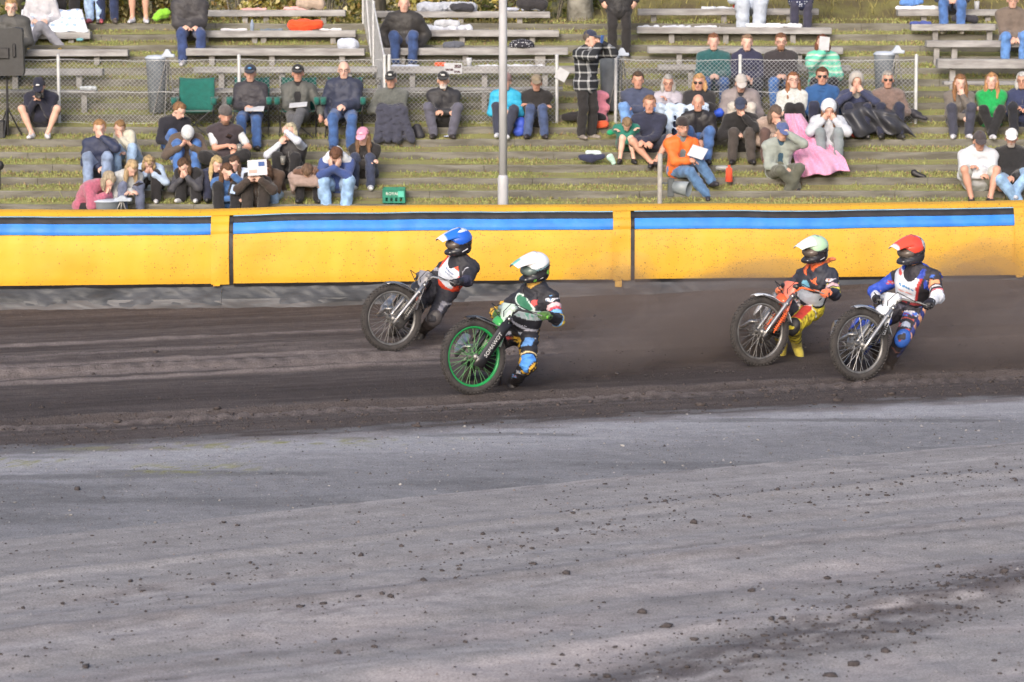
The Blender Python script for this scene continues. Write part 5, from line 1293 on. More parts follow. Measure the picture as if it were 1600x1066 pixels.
pr('orange', 'person in orange jacket, black beanie and glasses reading a paper', 1062, 266, 2, yaw=16, s=1.0, lean=8, head=(4, 4, 0), lh=(0.10, 0.36, 0.18), rh=(-0.06, 0.34, 0.16), lf=(0.34, 0.42, -0.14), rf=(-0.24, 0.50, -0.34), knee=0.06, top=((232, 112, 44), 'shiny'), open_front=(110, 118, 122), bot=((88, 122, 164), 'denim'), shoe=(62, 60, 66), hair=('short', (60, 54, 52)), hat=('beanie', (52, 44, 46)), glasses='clear', beard=(150, 130, 118), skin=2)
pr('whitehoodie', 'person in white hoodie and grey shorts, dark cap, at the lower right', 1526, 284, 1, s=1.0, lean=16, head=(20, 0, 0), lh=(-0.02, 0.30, 0.22), rh=(0.0, 0.30, 0.12), elbow=0.25, infl=0.04, hood=True, top=((206, 210, 219), 'cloth'), bot=((176, 180, 176), 'cloth'), legs='short', binfl=0.03, knee=0.25, shoe=(52, 52, 60), hair=('short', (90, 70, 56)), hat=('cap', (70, 64, 68)), skin=2)
pr('whitecap', 'person in white cap and black sweater with pale jeans, far lower right', 1578, 280, 1, yaw=-4, s=0.97, lean=10, head=(14, -4, 0), lh=(0.02, 0.30, 0.06), rh=(0.20, 0.22, -0.04), lf=(0.02, 0.36, -0.18), rf=(-0.1, 0.42, -0.3), knee=0.4, top=((40, 40, 44), 'knit'), bot=((140, 174, 212), 'denim'), binfl=0.024, shoe=(205, 208, 220), hair=('short', (170, 160, 150)), hat=('cap', (226, 228, 230)), beard=(190, 182, 176), skin=2)
# ---- behind the wire, right: four youngsters
bw = dict(k=9, Yoff=-0.08)
pr('teal', 'person in dark teal sweater seated behind the wire', 1114, 128, lean=6, s=0.96, head=(2, -2, 0), lh=(0.04, 0.28, 0.12), rh=(0.04, 0.28, 0.12), top=((40, 94, 98), 'knit'), bot=(JB, 'denim'), hair=('short', (140, 92, 62)), skin=3, **bw)
pr('navyhood', 'person in navy hoodie seated behind the wire', 1166, 128, lean=6, s=0.94, head=(2, 0, 0), lh=(0.12, 0.28, 0.06), rh=(0.06, 0.28, 0.1), top=((48, 50, 76), 'cloth'), hood=True, bot=((44, 48, 66), 'cloth'), hair=('bun', (150, 122, 98)), skin=3, female=True, **bw)
pr('blackgl', 'person in glasses, black fleece and blue jeans behind the wire', 1219, 128, lean=6, s=0.96, head=(2, -2, 0), lh=(0.02, 0.3, 0.12), rh=(0.04, 0.3, 0.12), top=((54, 50, 54), 'cloth'), bot=((82, 128, 196), 'denim'), shoe=(60, 58, 60), hair=('short', (128, 88, 62)), glasses='clear', beard=(140, 100, 76), skin=1, **bw)
mint = stripe_mat('mint_stripes', (104, 196, 172), (196, 216, 206), 0.085, 0.6, 2, (150, 206, 170))
pr('mint', 'person in mint striped sweater holding a paper before the face', 1284, 130, lean=4, s=0.96, head=(2, -6, 0), infl=0.04, lh=(0.05, 0.26, 0.10), rh=('h', 0.0, 0.19, -0.12), elbow=0.3, top=(mint, ''), bot=((48, 46, 50), 'cloth'), hair=('bob', (120, 72, 50)), skin=3, female=True, **bw)
# ---- upper rows
pr('baldblack', 'person in black windproof jacket and jeans high on the benches', 632, 70, 12, s=1.0, lean=4, head=(4, 0, 0), lh=(0.22, 0.12, -0.02), rh=(0.24, 0.10, -0.02), infl=0.045, top=((52, 50, 50), 'shiny'), bot=((58, 80, 128), 'denim'), shoe=(60, 58, 58), hair=('bald', (200, 150, 130)), skin=1)
pr('darkjeans', 'person in dark padded jacket and jeans at the left end of a bench', 297, 48, 13, s=1.02, lean=8, yaw=8, head=(6, 10, 0), lh=(-0.02, 0.30, 0.08), rh=(0.0, 0.28, 0.08), infl=0.045, top=((62, 60, 64), 'shiny'), bot=((56, 74, 122), 'denim'), ffwd=0.42, shoe=(205, 205, 212), hair=('short', (90, 70, 56)), skin=1)
pr('standcoat', 'person standing in a black waxed coat above the fence gap, head out of frame', 967, None, 12, s=0.97, lean=0, head=(5, 0, 0), stand=True, lh=(0.26, 0.04, -0.02), rh=(0.26, 0.04, -0.02), infl=0.04, hem=0.16, top=((48, 47, 50), 'shiny'), bot=((44, 42, 44), 'cloth'), shoe=(40, 38, 40), hair=('short', (90, 80, 72)), skin=1)
pr('plaid', 'person in black and white plaid shirt standing and taking a photo', 915, None, 5, yaw=40, s=0.92, lean=6, Yoff=0.12, head=(6, 20, 0), stand=True, lh=('h', 0.05, 0.18, -0.05), rh=('h', -0.06, 0.18, -0.07), elbow=0.3, infl=0.035, hem=0.06, top=(plaid_mat(), ''), bot=((42, 40, 42), 'cloth'), shoe=(150, 142, 136), hair=('short', (110, 100, 92)), hat=('cap', (50, 56, 80)), skin=1)
pr('brownjkt', 'person in brown jacket on the bench at the upper right edge', 1580, 62, 12, s=0.98, lean=4, head=(6, -4, 0), lh=(0.02, 0.30, 0.04), rh=(-0.02, 0.30, 0.04), top=((112, 100, 92), 'cloth'), bot=((96, 140, 204), 'denim'), shoe=(60, 60, 64), hair=('short', (180, 176, 172)), glasses='clear', skin=1)
pr('blond', 'person in glasses and dark grey coat behind the loudspeaker', 20, 76, 11, s=1.0, lean=6, head=(4, 6, 0), lh=(0.10, 0.28, 0.05), rh=(0.10, 0.28, 0.05), infl=0.04, top=((74, 74, 74), 'shiny'), bot=((48, 50, 60), 'cloth'), shoe=(50, 50, 54), hair=('short', (186, 150, 104)), glasses='clear', beard=(205, 190, 175), skin=3)
pr('blanketkid', 'person in patterned pale top and yellow sneakers behind a printed blanket', 66, 40, 14, s=0.92, lean=6, head=(4, 0, 0), lh=(0.12, 0.26, 0.1), rh=(0.12, 0.26, 0.1), top=((191, 191, 199), 'cloth'), bot=((150, 150, 160), 'cloth'), lf=(-0.18, 0.40, -0.36), rf=(-0.38, 0.40, -0.36), shoe=(208, 172, 62), hair=('short', (120, 90, 66)), skin=3)
st = dict(stand=True, lean=0, k=15, Yoff=0.1, lh=(0.24, 0.04, 0.0), rh=(0.24, 0.04, 0.0))
pr('legs_black', 'standing person in black trousers at the top of the steps, upper left', 108, None, s=0.98, top=((50, 50, 56), 'cloth'), bot=((38, 36, 40), 'cloth'), binfl=0.03, shoe=(60, 60, 64), **st)
pr('legs_pale', 'standing person in pale jeans and red shoes, upper left', 148, None, s=0.96, top=((120, 60, 60), 'cloth'), bot=((168, 196, 232), 'denim'), shoe=(176, 88, 98), rf=(0.06, 0.02, -0.83), **st)
pr('legs_navy', 'standing person in dark blue jeans beside the pale jeans, upper left', 170, None, s=0.97, top=((60, 70, 90), 'cloth'), bot=((44, 56, 92), 'denim'), shoe=(96, 90, 88), **st)
pr('legs_bare', 'standing person in shorts and white sneakers, upper left', 219, None, s=0.97, top=((90, 96, 110), 'cloth'), bot=((90, 96, 90), 'cloth'), legs='short', shoe=(210, 212, 226), **st)
pr('dress_grey', 'person in a pale grey skirt seated on the top bench, upper right', 1169, 12, 15, s=0.95, lean=6, yaw=4, head=(6, 0, 0), lh=(0.1, 0.2, 0.1), rh=(0.1, 0.2, 0.1), top=((186, 196, 212), 'cloth'), bot=((186, 196, 212), 'cloth'), binfl=0.05, hair=('long', (120, 90, 66)), skin=3, female=True)
pr('dress_dots', 'person in navy spotted dress with a grey coat, upper right', 1250, None, 14, s=0.93, stand=True, lean=0, head=(6, 0, 0), lh=(0.22, 0.04, 0.02), rh=(0.22, 0.08, 0.1), hem=0.34, infl=0.04, top=(dots_mat('spotted_dress', (46, 52, 82), (190, 196, 214), 26, 0.32), ''), bot=((60, 60, 80), 'cloth'), shoe=(120, 100, 100), hair=('long', (130, 100, 76)), skin=3, female=True)
pr('bluejeans_top', 'person in blue jeans seated on the far right top bench', 1488, 8, 15, s=0.97, lean=6, yaw=-8, head=(6, 0, 0), lh=(0.05, 0.26, 0.1), rh=(0.05, 0.26, 0.1), top=((60, 64, 80), 'cloth'), bot=((76, 112, 172), 'denim'), shoe=(200, 196, 192), hair=('short', (110, 90, 70)), skin=1)
# =================================================================== SPEEDWAY MOTORCYCLES
M_RUB = pm('tyre_rubber', (0.060, 0.054, 0.053), (0.036, 0.033, 0.033), 0.85, 14, 0.4, 60)
M_CHROME = pm('bright_steel', (0.56, 0.56, 0.57), (0.36, 0.355, 0.35), 0.36, 10, metal=0.9)
M_ALU = pm('dull_alloy', (0.33, 0.325, 0.32), (0.17, 0.165, 0.16), 0.5, 12, metal=0.7)
M_DARK = pm('dark_metal', (0.045, 0.045, 0.05), (0.025, 0.025, 0.028), 0.5, 12, metal=0.3)
def paint(name, rgb, rough=0.35): 
    c = srgb(*rgb); return pm('paint_' + name, c, tuple(v * 0.82 for v in c), rough, 7, coat=0.2)
def tyre_mesh(R, r, knobs):
    """torus carcass with rows of tread blocks"""
    b = MB(); n, m = 44, 10; V = []; F = []
    for i in range(n):
        g = 2 * math.pi * i / n
        for j in range(m):
            t = 2 * math.pi * j / m
            rr = R - r + r * 1.08 * math.cos(t)
            V.append((r * 0.86 * math.sin(t), rr * math.cos(g), rr * math.sin(g)))
    for i in range(n):
        for j in range(m):
            F.append((i * m + j, i * m + (j + 1) % m, ((i + 1) % n) * m + (j + 1) % m, ((i + 1) % n) * m + j))
    b.add(V, F)
    for i in range(knobs):
        g = 2 * math.pi * i / knobs
        for j, off in enumerate((-0.75, -0.28, 0.28, 0.75)):
            gg = g + (0.5 * 2 * math.pi / knobs if j in (1, 2) else 0)
            rad_ = R - r + r * 1.06 * math.cos(off * 1.05); xx = r * 0.84 * math.sin(off * 1.05)
            c = np.array([xx, rad_ * math.cos(gg), rad_ * math.sin(gg)])
            ou = unit(np.array([math.sin(off * 1.05) * 0.9, math.cos(off * 1.05) * math.cos(gg), math.cos(off * 1.05) * math.sin(gg)]))
            tg = np.array([0, -math.sin(gg), math.cos(gg)])
            b.box(c + ou * 0.003, (0.016, 0.014, 0.012), np.stack([np.cross(tg, ou), tg, ou], 1))
    return b
_TY = {}
def wheel(parent, center, axle, R, r, tyre_mat, rim_mat, spoke_mat, nspoke=36, hub_mat=None):
    """wheel > tyre, rim, hub, spokes; axle is the unit axis in the parent's frame"""
    w = bpy.data.objects.new('wheel', None); w.empty_display_size = 0.05; link(w, parent)
    X = unit(np.array(axle, float)); h = np.array([0, 0, 1.0]); Zv = unit(h - X * h.dot(X)); Yv = np.cross(Zv, X)
    M = Matrix(np.stack([X, Yv, Zv], 1).tolist()).to_4x4(); M.translation = Vector(tuple(map(float, center)))
    w.matrix_local = M
    key = (R, r)
    if key not in _TY:
        t = tyre_mesh(R, r, 52); o = t.build('tyre', tyre_mat, w, False); me = o.data
        sm = np.zeros(len(me.polygons), bool); sm[:440] = True; me.polygons.foreach_set('use_smooth', sm); _TY[key] = me
    else:
        o = bpy.data.objects.new('tyre', _TY[key]); link(o, w)
    Rr = R - 2 * r - 0.002
    b = MB(); n = 48
    prof = [(-0.017, 0.012), (-0.019, -0.004), (-0.008, -0.015), (0.008, -0.015), (0.019, -0.004), (0.017, 0.012)]
    V = []; F = []
    for i in range(n):
        g = 2 * math.pi * i / n
        for (x, d) in prof: V.append((x, (Rr + d) * math.cos(g), (Rr + d) * math.sin(g)))
    m = len(prof)
    for i in range(n):
        for j in range(m): F.append((i * m + j, i * m + (j + 1) % m, ((i + 1) % n) * m + (j + 1) % m, ((i + 1) % n) * m + j))
    b.add(V, F); b.build('rim', rim_mat, w, True)
    b = MB(); RX = frame_from((1, 0, 0))
    b.lathe([(0.012, -0.075), (0.03, -0.06), (0.032, -0.05), (0.018, -0.04), (0.018, 0.04), (0.032, 0.05), (0.03, 0.06), (0.012, 0.075)], (0, 0, 0), 14, RX); b.build('hub', hub_mat or M_ALU, w, True)
    sm = None
    for i in range(nspoke):
        g = 2 * math.pi * i / nspoke
        if sm is None:
            b = MB(); b.tube([(0, 0, 0), (0, 0, 1)], 0.0024, 5); o = b.build('spoke', spoke_mat, w); sm = o.data
        else: o = bpy.data.objects.new('spoke', sm); link(o, w)
        sx = 0.045 if i % 2 else -0.045; gh = g + (0.42 if (i // 2) % 2 else -0.42)
        a = np.array([sx, 0.03 * math.cos(gh), 0.03 * math.sin(gh)]); e = np.array([sx * 0.1, Rr * math.cos(g), Rr * math.sin(g)])
        Rm = frame_from(e - a); ln = np.linalg.norm(e - a); Rm = Rm * np.array([1.0, 1.0, ln])
        o.matrix_local = Matrix([[*Rm[0], a[0]], [*Rm[1], a[1]], [*Rm[2], a[2]], [0, 0, 0, 1]])
    return w

def sheet(name, P, thick, mat, parent, smooth=True):
    """curved plate: P is a grid (rows of points), given thickness along its own normal"""
    P = np.array(P, float); r, c, _ = P.shape
    du = np.gradient(P, axis=0); dv = np.gradient(P, axis=1); N = np.cross(du, dv); N /= (np.linalg.norm(N, axis=2, keepdims=True) + 1e-9)
    V = np.concatenate([(P + N * thick / 2).reshape(-1, 3), (P - N * thick / 2).reshape(-1, 3)]); k = r * c; F = []
    I = lambda i, j: i * c + j
    for i in range(r - 1):
        for j in range(c - 1):
            F.append((I(i, j), I(i + 1, j), I(i + 1, j + 1), I(i, j + 1))); F.append((k + I(i, j), k + I(i, j + 1), k + I(i + 1, j + 1), k + I(i + 1, j)))
    for i in range(r - 1):
        F.append((I(i, 0), k + I(i, 0), k + I(i + 1, 0), I(i + 1, 0))); F.append((I(i, c - 1), I(i + 1, c - 1), k + I(i + 1, c - 1), k + I(i, c - 1)))
    for j in range(c - 1):
        F.append((I(0, j), I(0, j + 1), k + I(0, j + 1), k + I(0, j))); F.append((I(r - 1, j), k + I(r - 1, j), k + I(r - 1, j + 1), I(r - 1, j + 1)))
    return mesh_np(name, V, F, mat, parent, smooth)

RAKE = rad(23)
def text_mesh(body, size, name, mat, parent, M, align='CENTER'):
    cu = bpy.data.curves.new(name, 'FONT'); cu.body = body; cu.size = size; cu.align_x = align; cu.align_y = 'CENTER'; cu.extrude = 0.0008; cu.resolution_u = 2
    t = bpy.data.objects.new(name + '_src', cu); COL.objects.link(t)
    dg = bpy.context.evaluated_depsgraph_get(); me = bpy.data.meshes.new_from_object(t.evaluated_get(dg))
    bpy.data.objects.remove(t); me.name = name; me.materials.clear(); me.materials.append(mat)
    o = bpy.data.objects.new(name, me); link(o, parent); o.matrix_local = M
    return o

def bike(label, px, py, yaw, lean, steer, C):
    """px, py: where the front tyre meets the soil. Bike frame: +Y forward, +Z up, +X the rider's RIGHT... x to the right of the rider"""
    g = at_z(px, py, 0.0); g[2] = float(ground_h(np.array([g[0]]), np.array([g[1]]))[0])
    a = rad(yaw)
    fwd = np.array([-math.sin(a), -math.cos(a), 0]); left = np.array([math.cos(a), -math.sin(a), 0]); up = np.array([0, 0, 1.0])
    ph = rad(lean)
    upl = up * math.cos(ph) + left * math.sin(ph); rgt = -(left * math.cos(ph) - up * math.sin(ph))
    B = np.stack([rgt, fwd, upl], 1)                      # bike axes in world
    # steering frame (in bike coordinates): axis through the head, raked
    RF = 0.352; RR = 0.325; WB = 1.28
    ax = np.array([0, -math.sin(RAKE), math.cos(RAKE)])
    # front hub is at (0, 0, RF) in bike coords before steering; axis passes 0.045 behind it
    A0 = np.array([0, -0.05, RF])
    def st(p):
        v = np.asarray(p, float) - A0; d = rad(steer)
        v = v * math.cos(d) + np.cross(ax, v) * math.sin(d) + ax * ax.dot(v) * (1 - math.cos(d))
        return A0 + v
    # steered to the right (negative rotation about the upward axis)
    axle = st(A0 + np.array([1.0, 0, 0])) - A0
    hub = st((0, 0, RF))
    # drop the bike so that the front tyre touches the ground at g
    Bw = B
    axw = Bw @ axle
    low = -up + axw * up.dot(axw); low = unit(low)
    contact = Bw @ hub + low * RF
    org = g - contact
    # rear wheel height check: rotate is ignored, the rear tyre is set on the soil by pitching the frame slightly
    rear = Bw @ np.array([0, -WB, RR]) + org
    lw = Bw @ np.array([1.0, 0, 0]); lowr = unit(-up + lw * up.dot(lw)); rz = (rear + lowr * RR)[2]
    gz = float(ground_h(np.array([rear[0]]), np.array([rear[1]]))[0])
    th = thing('motorcycle', org, label, 'motorcycle', 'speedway motorcycles racing')
    M = Matrix(B.tolist()).to_4x4(); M.translation = Vector(org.tolist()); th.matrix_world = M
    # pitch so that the rear tyre sits on the track
    dz = (gz - 0.012) - rz
    pit = math.asin(max(min(-dz / (WB * 1.0), 0.4), -0.4))
    hubw = np.array(M @ Vector(hub.tolist()))
    Rp = Matrix.Rotation(pit, 4, Vector(rgt.tolist()))
    M = Matrix.Translation(Vector(hubw.tolist())) @ Rp @ Matrix.Translation(Vector((-hubw).tolist())) @ M
    th.matrix_world = M
    W = lambda p: np.array(M @ Vector([float(c) for c in p]))
    # wheels
    wheel(th, hub, axle, RF, 0.035, M_RUB, C['rim'], C['spoke'], 36, C.get('hub'))
    wheel(th, (0, -WB, RR), (1, 0, 0), RR, 0.048, M_RUB, C.get('rim2', M_ALU), M_ALU, 36)
    # forks (steered)
    hx = 0.085
    top = 0.50
    def along(x, d, f=0.0): return st(A0 + np.array([x, f, 0]) + ax * d)
    for sx in (-1, 1):
        f = MB(); f.tube([along(sx * hx, -0.06, 0.03), along(sx * hx, 0.10, 0.028), along(sx * hx, 0.36, 0.012), along(sx * hx * 0.95, 0.52, 0.0)], [0.017, 0.019, 0.021, 0.021], 10); f.build('fork_leg', C['fork'], th, True)
        s_ = MB(); s_.tube([along(sx * hx * 1.0, 0.02, -0.055), along(sx * hx, 0.30, -0.045)], 0.008, 8)
        for q in range(9): s_.tube([along(sx * hx, 0.06 + q * 0.024, -0.052) + np.array([0.02 * math.cos(t), 0.02 * math.sin(t), 0.001 * t]) for t in np.linspace(0, 6.28, 9)[:-1]], 0.005, 5, closed=True)
        s_.build('fork_spring', C['spring'], th, True)
        l = MB(); l.tube([along(sx * hx, -0.055, 0.03), along(sx * hx * 0.9, -0.02, 0.0), hub + (axle * sx * 0.075)], 0.014, 8); l.build('fork_link', M_CHROME, th, True)
    y_ = MB()
    for d in (0.37, 0.47): y_.tube([along(-0.105, d, 0.0), along(0.105, d, 0.0)], 0.02, 8)
    y_.build('fork_yoke', M_CHROME, th, True)
    if C.get('guard'):
        for sx in (-1, 1):
            P = [[along(sx * (hx + 0.026), d, f) for f in (-0.055, 0.0, 0.06)] for d in np.linspace(-0.10, 0.42, 6)]
            sheet('fork_guard', P, 0.006, C['guard'], th)
        if C.get('gtext'):
            sx = -1
            c0 = along(-(hx + 0.034), 0.16, 0.0); ex = unit(along(-(hx + 0.034), 0.3, 0) - c0); ez = unit(along(-0.3, .16, 0) - c0); ey = np.cross(ez, ex)
            Mt = Matrix(np.stack([ex, ey, ez], 1).tolist()).to_4x4(); Mt.translation = Vector((c0).tolist())
            text_mesh(C['gtext'], 0.055, 'fork_lettering', C['white'], th, Mt)
    # front mudguard: short curved blade over the tyre, steered
    P = []
    for t in np.linspace(rad(62), rad(150), 12):
        rr = RF + 0.035
        row = []
        for x in (-0.05, -0.03, 0, 0.03, 0.05):
            v = np.array([x, rr * math.cos(t), rr * math.sin(t) - abs(x) * 0.35 * 1.0])
            row.append(st(np.array([0, 0, RF]) + v))
        P.append(row)
    sheet('front_mudguard', P, 0.004, C['mud'], th)
    sx_ = MB(); sx_.tube([along(0.085, 0.36, 0.0), st((0.05, 0.10, RF + 0.36))], 0.006, 6).tube([along(-0.085, 0.36, 0.0), st((-0.05, 0.10, RF + 0.36))], 0.006, 6); sx_.build('mudguard_stay', M_CHROME, th)
    # handlebars (steered)
    hd = along(0, top, 0.0)
    def hb(x, b, h): return st(A0 + ax * top + np.array([x, b, h]))
    bars = [hb(-0.40, -0.20, 0.06), hb(-0.30, -0.15, 0.075), hb(-0.16, -0.02, 0.075), hb(-0.07, 0.0, 0.01), hb(0.07, 0.0, 0.01), hb(0.16, -0.02, 0.075), hb(0.30, -0.15, 0.075), hb(0.40, -0.20, 0.06)]
    h_ = MB(); h_.tube(bars, 0.0115, 8).tube([hb(-0.15, -0.02, 0.07), hb(0.15, -0.02, 0.07)], 0.009, 8); h_.build('handlebar', C.get('bar', M_CHROME), th, True)
    grips = {}
    for sx, nm in ((-1, 'L'), (1, 'R')):
        gr = MB(); gr.tube([hb(sx * 0.41, -0.205, 0.058), hb(sx * 0.30, -0.15, 0.075)], 0.0165, 8); gr.build('grip', C.get('grip', M_DARK), th, True)
        lv = MB(); lv.tube([hb(sx * 0.27, -0.12, 0.075), hb(sx * 0.30, -0.09, 0.07), hb(sx * 0.40, -0.14, 0.055)], 0.006, 6); lv.build('lever', M_ALU, th)
        grips[nm] = (W(hb(sx * 0.355, -0.178, 0.067)), unit(W(hb(sx * 0.41, -0.205, 0.058)) - W(hb(sx * 0.30, -0.15, 0.075))))
    # number plate / bar cover
    P = [[hb(x, 0.055 - 0.04 * abs(x) / 0.1 - 0.03 * (1 - v), -0.30 + v * 0.42) for x in np.linspace(-0.05 - 0.07 * v, 0.05 + 0.07 * v, 5)] for v in np.linspace(0, 1, 7)]
    sheet('front_plate', P, 0.006, C['plate'], th)
    if C.get('plate2'):
        P = [[hb(x, 0.065 - 0.04 * abs(x) / 0.1 - 0.03 * (1 - v), -0.30 + v * 0.42) for x in np.linspace(-0.035 - 0.05 * v, 0.035 + 0.05 * v, 5)] for v in np.linspace(0.05, 0.42, 4)]
        sheet('front_plate_panel', P, 0.004, C['plate2'], th)
    bc = MB(); bc.tube([hb(-0.13, 0.0, 0.078), hb(0.13, 0.0, 0.078)], [0.03, 0.03], 10); bc.build('bar_pad', C.get('pad', C['plate']), th, True)
    cb = MB(); cb.tube([hb(-0.27, -0.12, 0.07), hb(-0.18, 0.08, 0.12), hb(-0.05, 0.07, 0.03), along(0.02, 0.4, -0.06)], 0.0045, 5); cb.tube([hb(0.27, -0.12, 0.07), hb(0.16, 0.09, 0.10), hb(0.04, 0.07, 0.0), along(-0.02, 0.4, -0.06)], 0.0045, 5); cb.build('cable', M_DARK, th)
    # frame, engine, tank, seat
    hdp = A0 + ax * 0.46
    fr = MB()
    fr.tube([A0 + ax * 0.50, A0 + ax * 0.36], 0.026, 10)
    fr.tube([hdp, (0, -0.62, 0.70), (0, -0.86, 0.62), (0, -1.02, 0.62)], 0.018, 8)
    fr.tube([A0 + ax * 0.40, (0, -0.30, 0.42), (0, -0.40, 0.22), (0, -0.80, 0.20), (0, -0.90, 0.34)], 0.018, 8)
    for sx in (-1, 1): fr.tube([(sx * 0.03, -0.80, 0.20), (sx * 0.085, -1.05, 0.30), (sx * 0.085, -WB, RR)], 0.013, 8); fr.tube([(sx * 0.03, -0.84, 0.6), (sx * 0.085, -1.1, 0.48), (sx * 0.085, -WB, RR)], 0.011, 8)
    fr.build('frame', C.get('frame', M_CHROME), th, True)
    en = MB(); en.lathe([(0.0, -0.09), (0.11, -0.09), (0.13, -0.07), (0.13, 0.05), (0.10, 0.09), (0, 0.09)], (0, -0.62, 0.33), 20, frame_from((1, 0, 0)))
    en.box((0, -0.84, 0.34), (0.14, 0.24, 0.16), None, 0.03); en.build('crankcase', M_ALU, th, True)
    cy = MB()
    for q in range(8): cy.box((0, -0.49 + 0.024 * q, 0.40 + 0.008 * q), (0.16, 0.010, 0.15), None, 0.004)
    cy.box((0, -0.26, 0.475), (0.13, 0.10, 0.14), None, 0.02); cy.build('cylinder', M_ALU, th)
    ex_ = MB(); ex_.tube([(0.07, -0.25, 0.42), (0.16, -0.22, 0.36), (0.19, -0.40, 0.24), (0.19, -0.72, 0.20), (0.20, -1.0, 0.24)], [0.022, 0.022, 0.022, 0.024, 0.05], 10); ex_.tube([(0.20, -1.0, 0.24), (0.21, -1.40, 0.32)], [0.055, 0.055], 12); ex_.build('exhaust', M_CHROME, th, True)
    cl = MB(); cl.lathe([(0, -0.02), (0.10, -0.02), (0.11, 0.0), (0.09, 0.025), (0, 0.03)], (-0.12, -0.88, 0.34), 18, frame_from((-1, 0, 0))); cl.build('clutch_cover', C['cover'], th, True)
    tk = sculpt([ell((0, -0.38, 0.72), (0.075, 0.22, 0.075)), ell((0, -0.30, 0.72), (0.085, 0.12, 0.08))], 0.014, 0.03); mesh_np('fuel_tank', tk[0], tk[1], C['tank'], th, True)
    se = sculpt([cone((0, -0.62, 0.72), (0, -1.0, 0.76), 0.05, 0.075), cone((0, -1.0, 0.76), (0, -1.10, 0.80), 0.07, 0.05)], 0.016, 0.03); mesh_np('saddle', se[0], se[1], M_DARK, th, True)
    P = [[np.array([x, -WB + (RR + 0.045) * math.cos(t), RR + (RR + 0.045) * math.sin(t) - abs(x) * 0.3]) for x in (-0.07, -0.04, 0, 0.04, 0.07)] for t in np.linspace(rad(15), rad(175), 16)]
    sheet('rear_mudguard', P, 0.005, C.get('rear', C['mud']), th)
    pg = MB(); pg.tube([(0, -0.8, 0.22), (0.2, -0.80, 0.24)], 0.012, 8).tube([(-0.2, -0.84, 0.22), (0, -0.8, 0.22)], 0.012, 8); pg.build('footrest', M_ALU, th)
    ch = MB(); ch.tube([(-0.10, -0.9, 0.42), (-0.10, -WB, RR + 0.09), (-0.10, -WB - 0.08, RR), (-0.10, -WB, RR - 0.09), (-0.10, -0.9, 0.26)], 0.008, 6, closed=True); ch.build('chain', M_DARK, th)
    for sx in (-0.15, 0.14):
        sp = sculpt([ell((sx, -0.7, 0.5), (0.02, 0.16, 0.11))], 0.012, 0.01); mesh_np('side_panel', sp[0], sp[1], C['side'], th, True)
    return dict(obj=th, W=W, M=M, grips=grips, B=B, left=left, fwd=fwd, up=up, upl=upl, rgt=rgt)
WHITE = pm('white_print', (0.8, 0.8, 0.8), None, 0.5, 5)
BIKES = {}
blk = paint('black', (44, 44, 48)); wht = paint('white', (228, 232, 240)); slv = M_CHROME
BIKES['white'] = bike('motorcycle with bright green front wheel rim and spokes, leading on the near line', 740, 621, 5, 34, -62,
    dict(rim=paint('green', (34, 150, 80)), spoke=paint('pale_green', (96, 150, 96)), fork=blk, guard=blk, gtext='SOMAWOT', white=WHITE, spring=paint('green2', (52, 190, 80)), mud=blk, plate=paint('plate_green', (196, 214, 206)), plate2=wht, tank=paint('tank_green', (70, 170, 90)), cover=blk, side=blk, grip=paint('grip_lime', (120, 200, 70)), bar=M_DARK, frame=paint('green3', (60, 150, 80))))
BIKES['blue'] = bike('motorcycle with grey dusty front wheel and chrome fork, on the outside line', 612, 548, 6, 35, -62,
    dict(rim=M_ALU, spoke=M_ALU, fork=slv, spring=M_ALU, mud=slv, plate=paint('grey_plate', (150, 150, 158)), plate2=paint('grey_red', (170, 90, 80)), tank=blk, cover=M_ALU, side=blk, pad=paint('grey_pad', (120, 120, 128))))
BIKES['green'] = bike('motorcycle with orange fork springs and white front mudguard, trailing', 1187, 571, 5, 34, -62,
    dict(rim=M_ALU, spoke=M_ALU, fork=slv, spring=paint('orange', (236, 110, 60)), mud=wht, plate=paint('orange_plate', (232, 130, 110)), plate2=paint('orange_red', (226, 88, 60)), tank=paint('orange_tank', (226, 100, 60)), cover=blk, side=wht, pad=blk, bar=paint('orange_bar', (230, 110, 60))))
BIKES['red'] = bike('motorcycle with white front plate and blue rear mudguard, last on the right', 1343, 594, 5, 34, -62,
    dict(rim=M_ALU, spoke=M_CHROME, fork=slv, spring=blk, mud=paint('silver_mud', (150, 156, 168)), plate=wht, tank=wht, cover=paint('blue_cover', (60, 90, 190)), side=paint('blue_side', (52, 84, 190)), pad=wht, rear=paint('blue_rear', (60, 90, 200)), bar=M_ALU))
